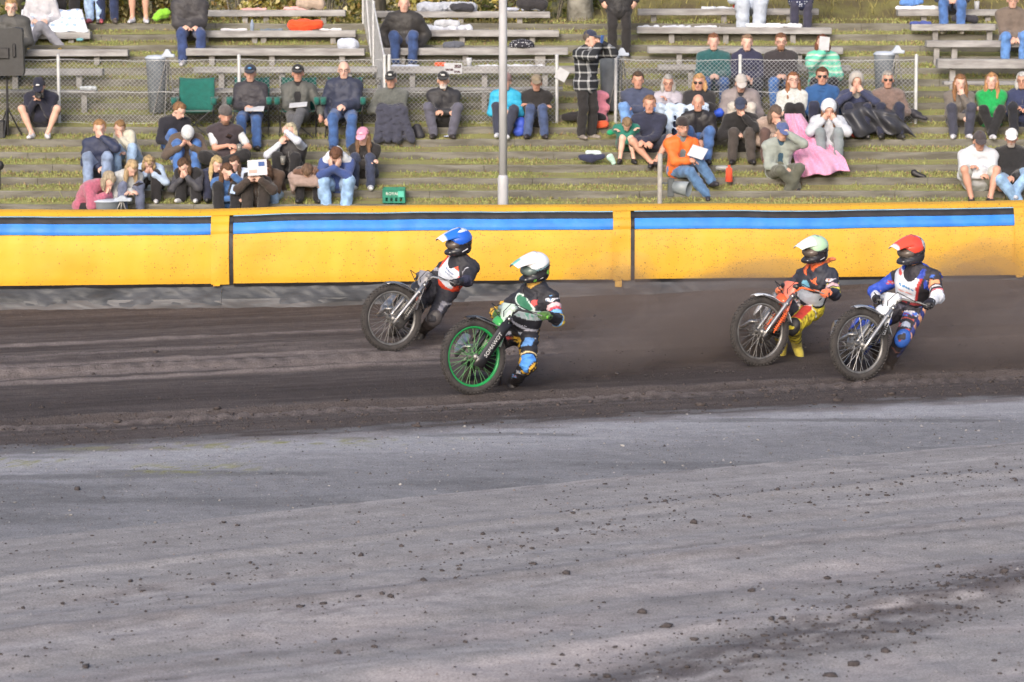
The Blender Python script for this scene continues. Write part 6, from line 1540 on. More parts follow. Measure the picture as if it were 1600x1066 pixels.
# =================================================================== RIDERS
M_SUIT = attr_mat('race_suit', 'Col', 0.68, 0.3, 50, 0.22)
M_GLOSS = attr_mat('helmet_gloss', 'Col', 0.22, 0, 60, 0.04, coat=0.6)
def S(*c): return np.array(srgb(*c))
def rider(label, bk, Y0, J, paintfn, bibfn, C):
    """J: joints as (px, py, metres behind the front wheel)"""
    W = {k: at_y(v[0], v[1], Y0 + v[2]) for k, v in J.items()}
    P, Ch, N = W['pelvis'], W['chest'], W['neck']; sL, sR = W['shL'], W['shR']
    eL0, eR0 = W['elL'], W['elR']; kL, kR, fL, fR = W['knL'], W['knR'], W['ftL'], W['ftR']
    gL, gLd = bk['grips']['L']; gR, gRd = bk['grips']['R']
    base = np.array([P[0], P[1], 0.0]); base[2] = float(ground_h(base[None, 0], base[None, 1])[0])
    th = thing('person', base, label, 'person', 'racing riders')
    Lf = unit(sL - sR); up = unit(N - P); Fr = np.cross(Lf, up) ; Fr = -Fr if Fr.dot(np.array([-0.3, -1, 0])) < 0 else Fr
    Lo = unit(Lf - up * Lf.dot(up)); Fr = unit(np.cross(Lo, up)); Fr = -Fr if Fr.dot(np.array([-0.3, -1, 0])) < 0 else Fr
    # wrists just behind the grips
    def wrist(g, sh, e0):
        b = unit(e0 - g); return g + b * 0.085 + np.array([0, 0, 0.018])
    wL, wR = wrist(gL, sL, eL0), wrist(gR, sR, eR0)
    eL, _ = ik(sL, wL, 0.275, 0.25, eL0 - (sL + wL) / 2); eR, _ = ik(sR, wR, 0.275, 0.25, eR0 - (sR + wR) / 2)
    hL = P + Lf * 0.085; hR = P - Lf * 0.085
    kL, _ = ik(hL, fL, 0.42, 0.41, kL - (hL + fL) / 2); kR, _ = ik(hR, fR, 0.42, 0.41, kR - (hR + fR) / 2)
    mid = (P + Ch) / 2
    bones = [('pelvis', P + Lf * 0.06, P - Lf * 0.06, 0.118, 0.118), ('torso', P + Lf * 0.045, mid + Lf * 0.05, 0.108, 0.102), ('torso', P - Lf * 0.045, mid - Lf * 0.05, 0.108, 0.102),
             ('torso', mid + Lf * 0.05, Ch + Lf * 0.075, 0.104, 0.112), ('torso', mid - Lf * 0.05, Ch - Lf * 0.075, 0.104, 0.112), ('torso', Ch + Lf * 0.06, N + Lf * 0.06 - up * 0.05, 0.11, 0.085), ('torso', Ch - Lf * 0.06, N - Lf * 0.06 - up * 0.05, 0.11, 0.085),
             ('torso', sL, N - up * 0.03, 0.072, 0.075), ('torso', sR, N - up * 0.03, 0.072, 0.075), ('collar', N - up * 0.06, N + up * 0.01, 0.075, 0.07),
             ('uarmL', sL, eL, 0.070, 0.056), ('larmL', eL, wL, 0.056, 0.036), ('uarmR', sR, eR, 0.070, 0.056), ('larmR', eR, wR, 0.056, 0.036),
             ('thighL', hL, kL, 0.102, 0.072), ('shinL', kL, kL + (fL - kL) * 0.72, 0.070, 0.054), ('thighR', hR, kR, 0.102, 0.072), ('shinR', kR, kR + (fR - kR) * 0.72, 0.070, 0.054)]
    pr_ = [cone(a, b, r1, r2) for _, a, b, r1, r2 in bones]
    # body under the suit
    inn = [cone(a, b, r1 - 0.022, r2 - 0.02) for _, a, b, r1, r2 in bones] + [cone(N - up * 0.03, W['head'], 0.055, 0.06), ell(W['head'], (0.085, 0.085, 0.11))]
    V, F = sculpt(inn, 0.03, 0.03); bo = mesh_np('body', V - base, F, M_SKIN, th, True); set_col(bo, 'Col', np.repeat(S(205, 150, 125)[None], len(V), 0))
    V, F = sculpt(pr_, 0.0132, 0.028, wob=0.009, wf=30, seed=int(P[0] * 100) % 97)
    D = np.stack([_prim_d(p, V) for p in pr_], 1); own = D.argmin(1)
    tt = np.zeros(len(V)); rel = np.zeros((len(V), 3))
    for i, (_, a, b, _, _) in enumerate(bones):
        m = own == i; ab = b - a; t = np.clip(((V[m] - a) @ ab) / (ab @ ab + 1e-9), 0, 1); tt[m] = t; rel[m] = V[m] - (a + t[:, None] * ab)
    rel /= (np.linalg.norm(rel, axis=1, keepdims=True) + 1e-9)
    nm = np.array([b[0] for b in bones])[own]
    q = np.stack([(V - P) @ Lo - (Ch - P) @ Lo * np.clip((V - P) @ up / ((Ch - P) @ up), 0, 1), (V - P) @ Fr, (V - P) @ up], 1)
    o = mesh_np('race_suit', V - base, F, M_SUIT, th, True)
    tq = (q[:, 2] / np.linalg.norm(N - P))
    view = np.array([0, -1.0, 0]); fr = rel @ Fr; lf = rel @ Lo
    set_col(o, 'Col', np.clip(paintfn(dict(nm=nm, t=tt, fr=fr, lf=lf, V=V, q=q, tq=tq, rel=rel)), 0.006, 1))
    # bib over chest and back
    if bibfn:
        tb = [cone(a, b, r1 + 0.012, r2 + 0.012) for n_, a, b, r1, r2 in bones if n_ == 'torso']
        cuts = [(P + up * 0.10, -up), (sL - Lf * 0.045, Lf), (sR + Lf * 0.045, -Lf)]
        V, F = sculpt(tb, 0.012, 0.035, cuts=cuts, subs=[cone(N - up * 0.03 + Fr * 0.06, N + up * 0.1 + Fr * .02, 0.085, 0.09)], wob=0.004, wf=20)
        o = mesh_np('bib', V - base, F, M_SUIT, th, True)
        q = np.stack([(V - P) @ Lo - (Ch - P) @ Lo * np.clip((V - P) @ up / ((Ch - P) @ up), 0, 1), (V - P) @ Fr, (V - P) @ up], 1); wdt = np.linalg.norm(sL - sR) / 2
        fc = (V - P) - np.clip((V - P) @ up / ((Ch - P) @ up), 0, 1)[:, None] * (Ch - P)
        set_col(o, 'Col', bibfn(dict(x=q[:, 0] / wdt, f=fc @ Fr, z=q[:, 2] / np.linalg.norm(N - P), V=V)))
    # gloves closed round the grips
    for (g, gd, w, el, sg) in ((gL, gLd, wL, eL, 1), (gR, gRd, wR, eR, -1)):
        d = unit(g - w); d = unit(d - gd * d.dot(gd) * 0.7); n_ = unit(np.array([0, 0, -1.0]) - d * d.dot(np.array([0, 0, -1.0])))
        gp = hand_prims(g - d * 0.075 - n_ * 0.022, d, n_, sg, 1.12, 1.05)
        V, F = sculpt(gp + [cone(w + (el - w) * 0.16, w, 0.043, 0.038), cone(w, g - d * 0.06, 0.036, 0.032)], 0.0085, 0.009)
        mesh_np('glove', V - base, F, C['glove'], th, True)
    # boots
    for kn, ft, sg, nm_ in ((kL, fL, 1, 'L'), (kR, fR, -1, 'R')):
        sh = unit(kn - ft); td = bk['fwd'] * 0.9 + bk['left'] * sg * 0.15 - np.array([0, 0, 0.25 if sg > 0 else 0.1]); td = unit(td - sh * td.dot(sh) * 0.7)
        bp = [cone(kn + (ft - kn) * 0.62, ft, 0.062, 0.05), cone(ft - td * 0.05 - sh * 0.04, ft + td * 0.15 - sh * 0.05, 0.046, 0.038), cone(ft, ft + td * 0.08 - sh * 0.03, 0.05, 0.045)]
        V, F = sculpt(bp, 0.012, 0.02, wob=0.002); mesh_np('boot', V - base, F, C['boot'], th, True)
        if sg > 0:
            V, F = sculpt([cone(ft - td * 0.06 - sh * 0.085, ft + td * 0.16 - sh * 0.085, 0.03, 0.03)], 0.011, 0.01); mesh_np('steel_shoe', V - base, F, M_CHROME, th, True)
    # knee guards
    for kn, hp0, ft, key in ((kL, hL, fL, 'kneeL'), (kR, hR, fR, 'kneeR')):
        if C.get(key):
            ou = unit(kn - (hp0 + ft) / 2)
            V, F = sculpt([ell(kn + ou * 0.026, np.array([0.080, 0.052, 0.100]), frame_from(unit(hp0 - ft), ou))], 0.011, 0.01); mesh_np('knee_guard', V - base, F, C[key], th, True)
    # helmet
    hf = unit(np.array(C['look'], float)); hu0 = unit(np.array(C.get('hup', (0.06, 0, 1.0)), float)); hl = unit(np.cross(hu0, hf)); hl = hl if hl.dot(Lf) > -0.2 else -hl; hu = unit(np.cross(hf, hl)); hu = hu if hu[2] > 0 else -hu
    hl = unit(np.cross(hu, hf)); 
    if hl.dot(np.array([0.3, -1.0, 0])) < 0: hl = -hl           # the side turned to us is the rider's left
    hc = W['head']; RH = np.stack([hl, hf, hu], 1); k = C.get('hs', 0.98)
    def hp(l, f, u): return hc + (hl * l + hf * f + hu * u) * k
    sh_ = [ell(hp(0, -0.012, 0.03), np.array([0.122, 0.148, 0.128]) * k, RH), ell(hp(0, -0.02, -0.055), np.array([0.112, 0.122, 0.10]) * k, RH)]
    sh_ += [ell(hp(0, 0.045, -0.082), np.array([0.098, 0.122, 0.058]) * k, RH), cone(hp(0.035, 0.150, -0.086), hp(-0.035, 0.150, -0.086), 0.026 * k)]
    V, F = sculpt(sh_, 0.0095, 0.02, subs=[ell(hp(0, 0.160, 0.006), np.array([0.108, 0.112, 0.050]) * k, RH), ell(hp(0, -0.01, -0.17), np.array([0.09, 0.11, 0.075]) * k, RH)])
    q = (V - hc) @ RH / k
    o = mesh_np('helmet', V - base, F, M_GLOSS, th, True); set_col(o, 'Col', C['helm'](q, V))
    gg = sculpt([ell(hp(0, 0.070, -0.004), np.array([0.104, 0.086, 0.058]) * k, RH)], 0.011, 0.01); mesh_np('goggles', gg[0] - base, gg[1], C.get('lens', pm('goggle_lens', (0.15, 0.12, 0.105), (0.08, 0.065, 0.06), 0.25, 10)), th, True)
    st_ = MB(); st_.tube([hp(0.118 * math.cos(t) * 1.03, 0.01 - 0.15 * math.sin(t) * 1.0, -0.004 - 0.012 * math.sin(t)) - base for t in np.linspace(0.15, math.pi - 0.15, 16)], 0.011, 6); st_.build('goggle_strap', C.get('strap', M_DARK), th, True)
    Pk = []
    for v in np.linspace(0, 1, 11):
        f = -0.02 + 0.285 * v; wd = 0.115 - 0.045 * v; u = 0.166 - 0.01 * v - 0.062 * v * v; row = []
        for x in np.linspace(-1, 1, 9): row.append(hp(x * wd, f - 0.02 * x * x * (v > 0.8), u - (0.075 * (1 - v) + 0.035) * x * x))
        Pk.append(row)
    pk = sheet('helmet_peak', np.array(Pk) - base, 0.006 * k, M_GLOSS, th); nv = len(pk.data.vertices)
    Vp = np.zeros(nv * 3, np.float32); pk.data.vertices.foreach_get('co', Vp); Vp = Vp.reshape(-1, 3) + base; set_col(pk, 'Col', C['peak']((Vp - hc) @ RH / k, Vp))
    for i, (l, f, u, wd_, ht, tilt, rgb) in enumerate(C.get('marks', ())):
        # painted strokes sitting on the shell
        c0 = hp(0, -0.015, u * 0.6); nrm = unit(hp(l, f, u) - c0); pnt = c0 + nrm * 0.02
        while min(float(_prim_d(p_, pnt[None])[0]) for p_ in sh_) < -0.004 * k: pnt = pnt + nrm * 0.003
        nrm = unit(nrm - hu * nrm.dot(hu) * 0.5); ex = unit(np.cross(hu, nrm)); ey = np.cross(nrm, ex)
        c_, s_ = math.cos(rad(tilt)), math.sin(rad(tilt)); ex, ey = ex * c_ + ey * s_, ey * c_ - ex * s_
        b = MB(); b.box((0, 0, 0), (wd_ * k, ht * k, 0.014 * k), np.stack([ex, ey, nrm], 1), 0.002); b.V = [tuple(np.array(v) + pnt - base) for v in b.V]; b.build('helmet_mark', paint('mark_%d_%d_%d' % rgb, rgb), th)
    return dict(obj=th, base=base, W=W, Fr=Fr, Lf=Lf, up=up, hp=hp)

def dots3(V, sc, seed, th_): 
    a = vnoise2(V[:, 0] * sc + V[:, 1] * sc * 0.6, V[:, 2] * sc, seed); return a > th_
BLK = S(42, 42, 50)
def put(C, m, c): C[m] = c
def patches(C, d, pal, where, seed, dens=0.45, w=0.10, h=0.05):
    # sponsor patches sewn on in rows
    u = d['q'][:, 0] / w + 0.37 * seed; v = d['V'][:, 2] / h; iv = np.floor(v).astype(np.int64); u = u + 0.5 * (iv % 2); iu = np.floor(u).astype(np.int64)
    r = _hash(iu, iv, np.zeros_like(iu), seed); fu, fv = u - iu, v - iv; inn_ = (fu > 0.12) & (fu < 0.88) & (fv > 0.18) & (fv < 0.80) & (r < dens) & where
    kk = ((r * 977) % 1 * len(pal)).astype(int); PC = np.array([S(*c) for c in pal]); C[inn_] = PC[kk][inn_]
    txt = inn_ & (np.abs(fv - 0.5) < 0.14) & (vnoise2(u * 9, v * 0.5, seed + 3) > 0.5); C[txt] = PC[(kk + 1) % len(pal)][txt] * 0.6
# ---- white helmet: black suit with gold leopard side panels and blue patches
def paint_white(d):
    V = d['V']; n = len(V); C = np.repeat(BLK[None], n, 0); nm, t, fr, lf = d['nm'], d['t'], d['fr'], d['lf']
    gold = np.where(dots3(V, 48, 3, 0.56)[:, None], S(46, 40, 36)[None], S(222, 176, 62)[None])
    m = ((nm == 'thighL') & ((lf > 0.72) | (lf < -0.6))) | ((nm == 'torso') & (d['tq'] < 0.55) & (lf > 0.75)) | (nm == 'larmR') | ((nm == 'uarmR') & (t > 0.4)) | ((nm == 'shinL') & (t < 0.22)) | ((nm == 'pelvis') & (np.abs(d['q'][:, 2]) < 0.05))
    C[m] = gold[m]
    put(C, (nm == 'thighL') & (t > 0.36) & (t < 0.6) & (np.abs(lf + 0.05 + (t - .5) * 1.4) < 0.4), S(108, 160, 226))
    put(C, (nm == 'thighL') & (t > 0.76) & (t < 0.80), S(226, 206, 160)); put(C, (nm == 'thighL') & (t > 0.85) & (np.abs(lf) < 0.62), S(84, 150, 232))
    put(C, (nm == 'torso') & (d['tq'] < 0.34) & (d['tq'] > 0.22) & (fr > 0), S(208, 208, 226))
    put(C, (nm == 'uarmL') & (t > 0.40) & (t < 0.62), S(226, 190, 196)); put(C, (nm == 'uarmL') & (t > 0.66) & (t < 0.84), S(120, 176, 226)); put(C, (nm == 'uarmL') & (t > 0.88), S(222, 188, 70)); put(C, (nm == 'larmL') & (t < 0.12), S(120, 170, 222))
    put(C, (nm == 'uarmL') & (t > 0.56) & (t < 0.64), S(206, 74, 90))
    put(C, (nm == 'collar'), S(216, 170, 84))
    patches(C, d, [(214, 214, 224), (120, 170, 226), (206, 84, 84), (226, 196, 90)], ((nm == 'uarmL') & (t < .4)) | ((nm == 'thighL') & (np.abs(lf) < .6) & (t < .34)) | (nm == 'shinL') | (nm == 'thighR'), 3)
    return C
def bib_white(d):
    n = len(d['x']); C = np.repeat(S(44, 44, 52)[None], n, 0); x, z, f = d['x'], d['z'], d['f']
    put(C, (f > 0) & (z < 0.62 + 0.18 * x) & (z > 0.44 + 0.1 * x), S(196, 208, 216))
    e = ((x + 0.05) / 0.62) ** 2 + ((z - 0.74) / 0.10) ** 2
    put(C, (f > 0) & (e < 1), S(58, 120, 94)); put(C, (f > 0) & (e > 0.75) & (e < 1.15), S(206, 222, 218))
    put(C, (f > 0) & (((x - 0.42) / 0.13) ** 2 + ((z - 0.86) / 0.05) ** 2 < 1), S(214, 84, 84)); put(C, (x > 0.72) & (z > 0.8) & (x < 0.86), S(212, 218, 230))
    put(C, (f > 0) & (z < 0.30) & (z > 0.24), S(196, 198, 214))
    m = (f > 0) & (z < 0.60 + 0.18 * x) & (z > 0.47 + .1 * x) & (vnoise2(d['V'][:, 0] * 70, d['V'][:, 2] * 45, 4) > 0.62); put(C, m, S(126, 196, 178))
    return C
def helm_white(q, V):
    C = np.repeat(S(236, 238, 242)[None], len(q), 0); lim = -0.005 - 0.30 * np.minimum(q[:, 1], 0) * 1.0
    put(C, q[:, 2] < lim + 0.02, S(120, 152, 162)); put(C, q[:, 2] < lim, S(38, 38, 42)); return C
def peak_white(q, V):
    C = np.repeat(S(238, 240, 244)[None], len(q), 0); put(C, (q[:, 1] > 0.17) & (np.abs(q[:, 0]) < 0.035), S(120, 186, 176)); return C
Jw = dict(pelvis=(815, 520, 0.78), chest=(830, 476, 0.60), neck=(838, 448, 0.56), head=(836, 419, 0.52), shL=(861, 466, 0.52), shR=(808, 470, 0.80), elL=(876, 500, 0.42), elR=(760, 500, 0.75),
          knL=(824, 575, 0.40), ftL=(802, 598, 0.72), knR=(745, 530, 0.50), ftR=(775, 585, 0.85))
rw = rider('rider in white helmet and black suit with gold panels on the green wheeled motorcycle', BIKES['white'], at_z(740, 621, 0)[1], Jw, paint_white, bib_white,
      dict(glove=cloth((70, 110, 50)), boot=cloth((48, 44, 46), 'leather'), kneeL=None, look=(-0.80, -0.56, -0.16), helm=helm_white, peak=peak_white, hs=0.98,
           lens=pm('green_lens', (0.16, 0.21, 0.20), (0.09, 0.12, 0.115), 0.2, 10),
           marks=[(0.118, -0.075 - 0.016 * i, -0.035 - 0.008 * i, 0.006, 0.05, -18, (122, 196, 70)) for i in range(3)] + [(0.112, 0.02, -0.095, 0.055, 0.008, 12, (190, 190, 196)), (0.098, 0.075, -0.10, 0.006, 0.026, -15, (122, 196, 70)), (0.088, 0.088, -0.10, 0.006, 0.026, -15, (122, 196, 70)), (0.124, 0.015, 0.015, 0.012, 0.012, 0, (70, 72, 80))]))
# ---- blue helmet: black suit, white bib with red border
def paint_blue(d):
    V = d['V']; n = len(V); C = np.repeat(S(46, 46, 54)[None], n, 0); nm, t, fr, lf = d['nm'], d['t'], d['fr'], d['lf']
    put(C, (nm == 'larmL') & (t > 0.1) & (t < 0.75), S(58, 58, 78)); put(C, (nm == 'uarmL') & (t > 0.42) & (t < 0.50) & (fr > 0.3), S(190, 192, 202))
    put(C, (nm == 'thighL') & (t > 0.55) & (t < 0.95) & (np.abs(lf - 0.3) < 0.25), S(132, 132, 144)); put(C, (nm == 'shinL'), S(78, 72, 72)); put(C, (nm == 'shinL') & (t < 0.2), S(150, 150, 160))
    patches(C, d, [(176, 176, 186), (110, 110, 122), (200, 200, 208)], (nm != 'torso') & (nm != 'shinL'), 5, 0.22)
    return C
def bib_blue(d):
    n = len(d['x']); C = np.repeat(S(222, 228, 240)[None], n, 0); x, z, f = d['x'], d['z'], d['f']
    m = (np.abs(x) > 0.62) | (z < 0.36) | (z > 0.93); put(C, m, S(226, 78, 50))
    m = (f > 0) & (np.abs(x - 0.05) < 0.35) & (np.abs(z - 0.76 - .12 * x) < 0.018); put(C, m, S(120, 136, 168)); m = (f > 0) & (np.abs(x - 0.1) < 0.3) & (np.abs(z - 0.68 - .12 * x) < 0.014); put(C, m, S(130, 146, 176))
    return C
def helm_blue(q, V):
    C = np.repeat(S(38, 100, 214)[None], len(q), 0); put(C, (q[:, 2] > 0.125) | (q[:, 1] < -0.13), S(214, 226, 242)); lim = 0.0 - 0.22 * np.minimum(q[:, 1], 0)
    put(C, q[:, 2] < lim, S(44, 44, 50)); return C
def peak_blue(q, V):
    C = np.repeat(S(44, 116, 226)[None], len(q), 0); put(C, (q[:, 1] > 0.2) | (np.abs(q[:, 0]) < 0.018), S(226, 234, 246)); return C
Jb = dict(pelvis=(693, 452, 0.85), chest=(712, 424, 0.66), neck=(719, 405, 0.60), head=(717, 379, 0.55), shL=(737, 418, 0.56), shR=(696, 419, 0.86), elL=(742, 450, 0.45), elR=(650, 450, 0.85),
          knL=(682, 492, 0.50), ftL=(660, 517, 0.85), knR=(636, 480, 0.52), ftR=(650, 520, 0.90))
rb_ = rider('rider in blue helmet and black suit with a white and red bib', BIKES['blue'], at_z(612, 548, 0)[1], Jb, paint_blue, bib_blue,
      dict(glove=cloth((44, 42, 46), 'leather'), boot=cloth((52, 48, 48), 'leather'), kneeL=cloth((84, 80, 82), 'leather'), look=(-0.82, -0.54, -0.14), helm=helm_blue, peak=peak_blue, hs=0.98,
           marks=[(0.108, 0.0, -0.075, 0.075, 0.010, 20, (200, 200, 206))]))
# ---- pale green helmet: dark navy, yellow, red and white suit
def paint_green(d):
    V = d['V']; n = len(V); C = np.repeat(S(52, 54, 66)[None], n, 0); nm, t, fr, lf = d['nm'], d['t'], d['fr'], d['lf']
    yel = np.where(dots3(V, 42, 5, 0.68)[:, None], S(150, 130, 50)[None], S(222, 204, 62)[None])
    m = ((nm == 'thighL') | (nm == 'pelvis') | ((nm == 'torso') & (d['tq'] < 0.45) & (lf > 0.55))); C[m] = yel[m]
    put(C, (nm == 'thighL') & (t > 0.30) & (t < 0.86) & (lf < 0.40) & (lf > -0.75), S(206, 70, 58)); put(C, (nm == 'thighL') & (t > 0.27) & (t < 0.31), S(226, 226, 226))
    put(C, (nm == 'shinL'), S(190, 176, 66)); put(C, (nm == 'shinL') & (np.sin(t * 30) > 0.5), S(60, 58, 56))
    put(C, (nm == 'torso') & (d['tq'] < 0.40) & (lf < 0.55) & (fr > -0.2), S(214, 212, 226)); put(C, (nm == 'torso') & (d['tq'] < 0.30) & (d['tq'] > 0.16) & (lf < 0.4), S(62, 70, 76))
    put(C, (nm == 'uarmL') & (t > 0.62) & (t < 0.78), S(208, 172, 178)); put(C, (nm == 'uarmL') & (t > 0.84) & (t < 0.97), S(210, 204, 84)); put(C, (nm == 'collar'), S(226, 104, 56)); put(C, (nm == 'larmR') & (np.sin(t * 24) > 0.2), S(176, 170, 90))
    patches(C, d, [(214, 206, 214), (226, 120, 70), (120, 176, 206), (222, 204, 62)], ((nm == 'uarmL') & (t < .6)) | (nm == 'uarmR') | ((nm == 'torso') & (d['tq'] < .4)), 7, 0.35)
    return C
def bib_green(d):
    n = len(d['x']); C = np.repeat(S(46, 48, 58)[None], n, 0); x, z, f = d['x'], d['z'], d['f']
    put(C, (f > 0) & (z > 0.84) & (np.abs(x) < 0.75), S(226, 106, 62)); put(C, (f > 0) & (z < 0.58 + 0.1 * x) & (z > 0.30), S(196, 206, 220)); put(C, (f > 0) & (((x + 0.1) / 0.3) ** 2 + ((z - 0.70) / 0.07) ** 2 < 1), S(112, 172, 200))
    return C
def helm_green(q, V):
    C = np.repeat(S(182, 218, 184)[None], len(q), 0); lim = 0.0 - 0.25 * np.minimum(q[:, 1], 0); put(C, (q[:, 2] < lim + 0.015) & (q[:, 1] > -0.08), S(74, 76, 80)); put(C, (q[:, 2] < lim) & (q[:, 1] > -0.06), S(46, 44, 48)); return C
def peak_green(q, V):
    C = np.repeat(S(226, 238, 238)[None], len(q), 0); put(C, q[:, 1] < 0.04, S(186, 220, 190)); return C
Jg = dict(pelvis=(1262, 482, 0.85), chest=(1274, 440, 0.64), neck=(1279, 419, 0.58), head=(1274, 391, 0.53), shL=(1297, 431, 0.54), shR=(1254, 432, 0.84), elL=(1308, 458, 0.45), elR=(1205, 470, 0.85),
          knL=(1241, 510, 0.48), ftL=(1245, 540, 0.80), knR=(1200, 490, 0.50), ftR=(1222, 540, 0.88))
rg = rider('rider in pale green helmet with white peak, yellow trousers and orange gloves', BIKES['green'], at_z(1187, 571, 0)[1], Jg, paint_green, bib_green,
      dict(glove=cloth((232, 124, 84)), boot=cloth((206, 190, 84)), kneeL=cloth((50, 50, 54), 'leather'), look=(-0.80, -0.58, -0.14), helm=helm_green, peak=peak_green, hs=0.96,
           marks=[(0.106, 0.0, -0.08, 0.06, 0.009, 20, (170, 170, 176))]))
# neck brace wing at the back of the pale green helmet
nb = sculpt([ell(at_y(1300, 405, at_z(1187, 571, 0)[1] + 0.66), (0.045, 0.06, 0.02)), cone(at_y(1283, 413, at_z(1187, 571, 0)[1] + 0.6), at_y(1296, 408, at_z(1187, 571, 0)[1] + 0.66), 0.03, 0.016)], 0.009, 0.02)
mesh_np('neck_brace', nb[0] - rg['base'], nb[1], cloth((226, 122, 72)), rg['obj'], True)
# ---- red helmet: white, blue and black suit
def paint_red(d):
    V = d['V']; n = len(V); C = np.repeat(S(50, 48, 56)[None], n, 0); nm, t, fr, lf = d['nm'], d['t'], d['fr'], d['lf']
    put(C, (nm == 'larmL') | ((nm == 'uarmL') & (t > 0.86)), S(226, 230, 240)); put(C, (nm == 'uarmL') & (t > 0.36) & (t < 0.54) & (fr > -0.2), S(226, 156, 116)); put(C, (nm == 'uarmL') & (t > 0.62) & (t < 0.68), S(206, 206, 214)); put(C, (nm == 'uarmL') & (t > 0.78) & (t < 0.84), S(214, 120, 130))
    put(C, (nm == 'uarmR') | (nm == 'larmR'), S(52, 82, 186)); put(C, (nm == 'larmR') & (t > 0.5), S(206, 210, 220))
    put(C, (nm == 'torso') & (lf > 0.6), S(50, 72, 170)); put(C, (nm == 'torso') & (d['tq'] < 0.22) & (lf < 0.6), S(92, 90, 104))
    put(C, (nm == 'thighL') & (lf > 0.72), S(58, 70, 140)); put(C, (nm == 'thighL') & (lf > 0.78) & (np.sin(t * 22) > 0.1), S(226, 168, 136)); put(C, (nm == 'thighL') & (t > 0.32) & (t < 0.42) & (lf < 0.7), S(196, 196, 206)); put(C, (nm == 'thighL') & (t > 0.52) & (t < 0.56) & (lf < 0.6), S(176, 80, 76)); put(C, (nm == 'thighL') & (t > 0.66) & (t < 0.80) & (np.abs(lf) < 0.5), S(166, 176, 200))
    put(C, (nm == 'shinL') & (t > 0.45) & (t < 0.50), S(130, 92, 86)); put(C, (nm == 'shinL') & (lf > 0.75), S(60, 66, 110)); put(C, (nm == 'thighR') & (t > 0.6), S(60, 90, 196))
    patches(C, d, [(214, 214, 222), (226, 150, 110), (70, 110, 206), (190, 70, 70)], ((nm == 'uarmL') & (t < .34)) | ((nm == 'thighL') & (lf < .6)) | (nm == 'uarmR'), 9, 0.35)
    return C
def bib_red(d):
    n = len(d['x']); C = np.repeat(S(222, 226, 236)[None], n, 0); x, z, f = d['x'], d['z'], d['f']
    put(C, (x > 0.42), S(176, 52, 52)); put(C, (x > 0.55), S(40, 38, 44)); put(C, z < 0.36, S(150, 56, 60)); put(C, z < 0.29, S(44, 42, 50)); put(C, z > 0.96, S(50, 74, 176))
    put(C, (f > 0) & (np.abs(x + 0.05) < 0.4) & (np.abs(z - 0.70) < 0.022) & (vnoise2(d['V'][:, 0] * 80, z * 3, 4) > 0.3), S(64, 132, 190)); put(C, (f > 0) & (np.abs(x + 0.05) < 0.36) & (np.abs(z - 0.57) < 0.014), S(226, 150, 140)); put(C, (f > 0) & (((x + 0.62) / 0.14) ** 2 + ((z - 0.88) / 0.06) ** 2 < 1), S(222, 90, 90))
    return C
def helm_red(q, V):
    C = np.repeat(S(228, 76, 58)[None], len(q), 0); sp = dots3(V, 55, 9, 0.52); back = (q[:, 1] < -0.06); C[back] = np.where(sp[back][:, None], S(206, 206, 210)[None], S(60, 60, 66)[None])
    lim = 0.0 - 0.25 * np.minimum(q[:, 1], 0); put(C, (q[:, 2] < lim) & (q[:, 1] > -0.08), S(50, 50, 56)); return C
def peak_red(q, V):
    C = np.repeat(S(232, 84, 64)[None], len(q), 0); put(C, q[:, 1] > 0.22, S(222, 226, 240)); return C
Jr = dict(pelvis=(1421, 480, 0.85), chest=(1428, 442, 0.66), neck=(1430, 420, 0.60), head=(1424, 392, 0.55), shL=(1459, 434, 0.55), shR=(1402, 434, 0.86), elL=(1474, 464, 0.44), elR=(1355, 470, 0.85),
          knL=(1408, 535, 0.42), ftL=(1388, 570, 0.78), knR=(1340, 505, 0.50), ftR=(1372, 560, 0.88))
rr_ = rider('rider in red helmet with blue, white and black suit and a blue knee guard', BIKES['red'], at_z(1343, 594, 0)[1], Jr, paint_red, bib_red,
      dict(glove=cloth((44, 42, 46), 'leather'), boot=cloth((54, 48, 46), 'leather'), kneeL=paint('knee_blue', (48, 98, 190), 0.5), look=(-0.80, -0.58, -0.14), helm=helm_red, peak=peak_red, hs=0.98,
           marks=[(0.108, -0.01, -0.02, 0.07, 0.010, 22, (70, 66, 70))]))
# =================================================================== THINGS AMONG THE CROWD
def blob(name, label, cat, prims, mat, vox=0.016, k=0.03, group=None, **kw):
    V, F = sculpt(prims, vox, k, **kw)
    c = (V.min(0) + V.max(0)) / 2; c[2] = V[:, 2].min()
    return tag(mesh_np(name, V - c, F, mat, None, True, c), label, cat, group)
def one(name, label, cat, mb, mat, group=None, smooth=False):
    V = np.array(mb.V); c = (V.min(0) + V.max(0)) / 2; c[2] = V[:, 2].min()
    return tag(mesh_np(name, V - c, mb.F, mat, None, smooth, c), label, cat, group)
def cloth_sheet(name, label, cat, P, mat, thick=0.006, group=None):
    P = np.array(P); c = P.reshape(-1, 3).mean(0); c[2] = P[..., 2].min()
    o = sheet(name, P - c, thick, mat, None); o.location = tuple(map(float, c)); return tag(o, label, cat, group)
def A(px, py, k, off=0.06): return at_y(px, py, step_y(k) + off)

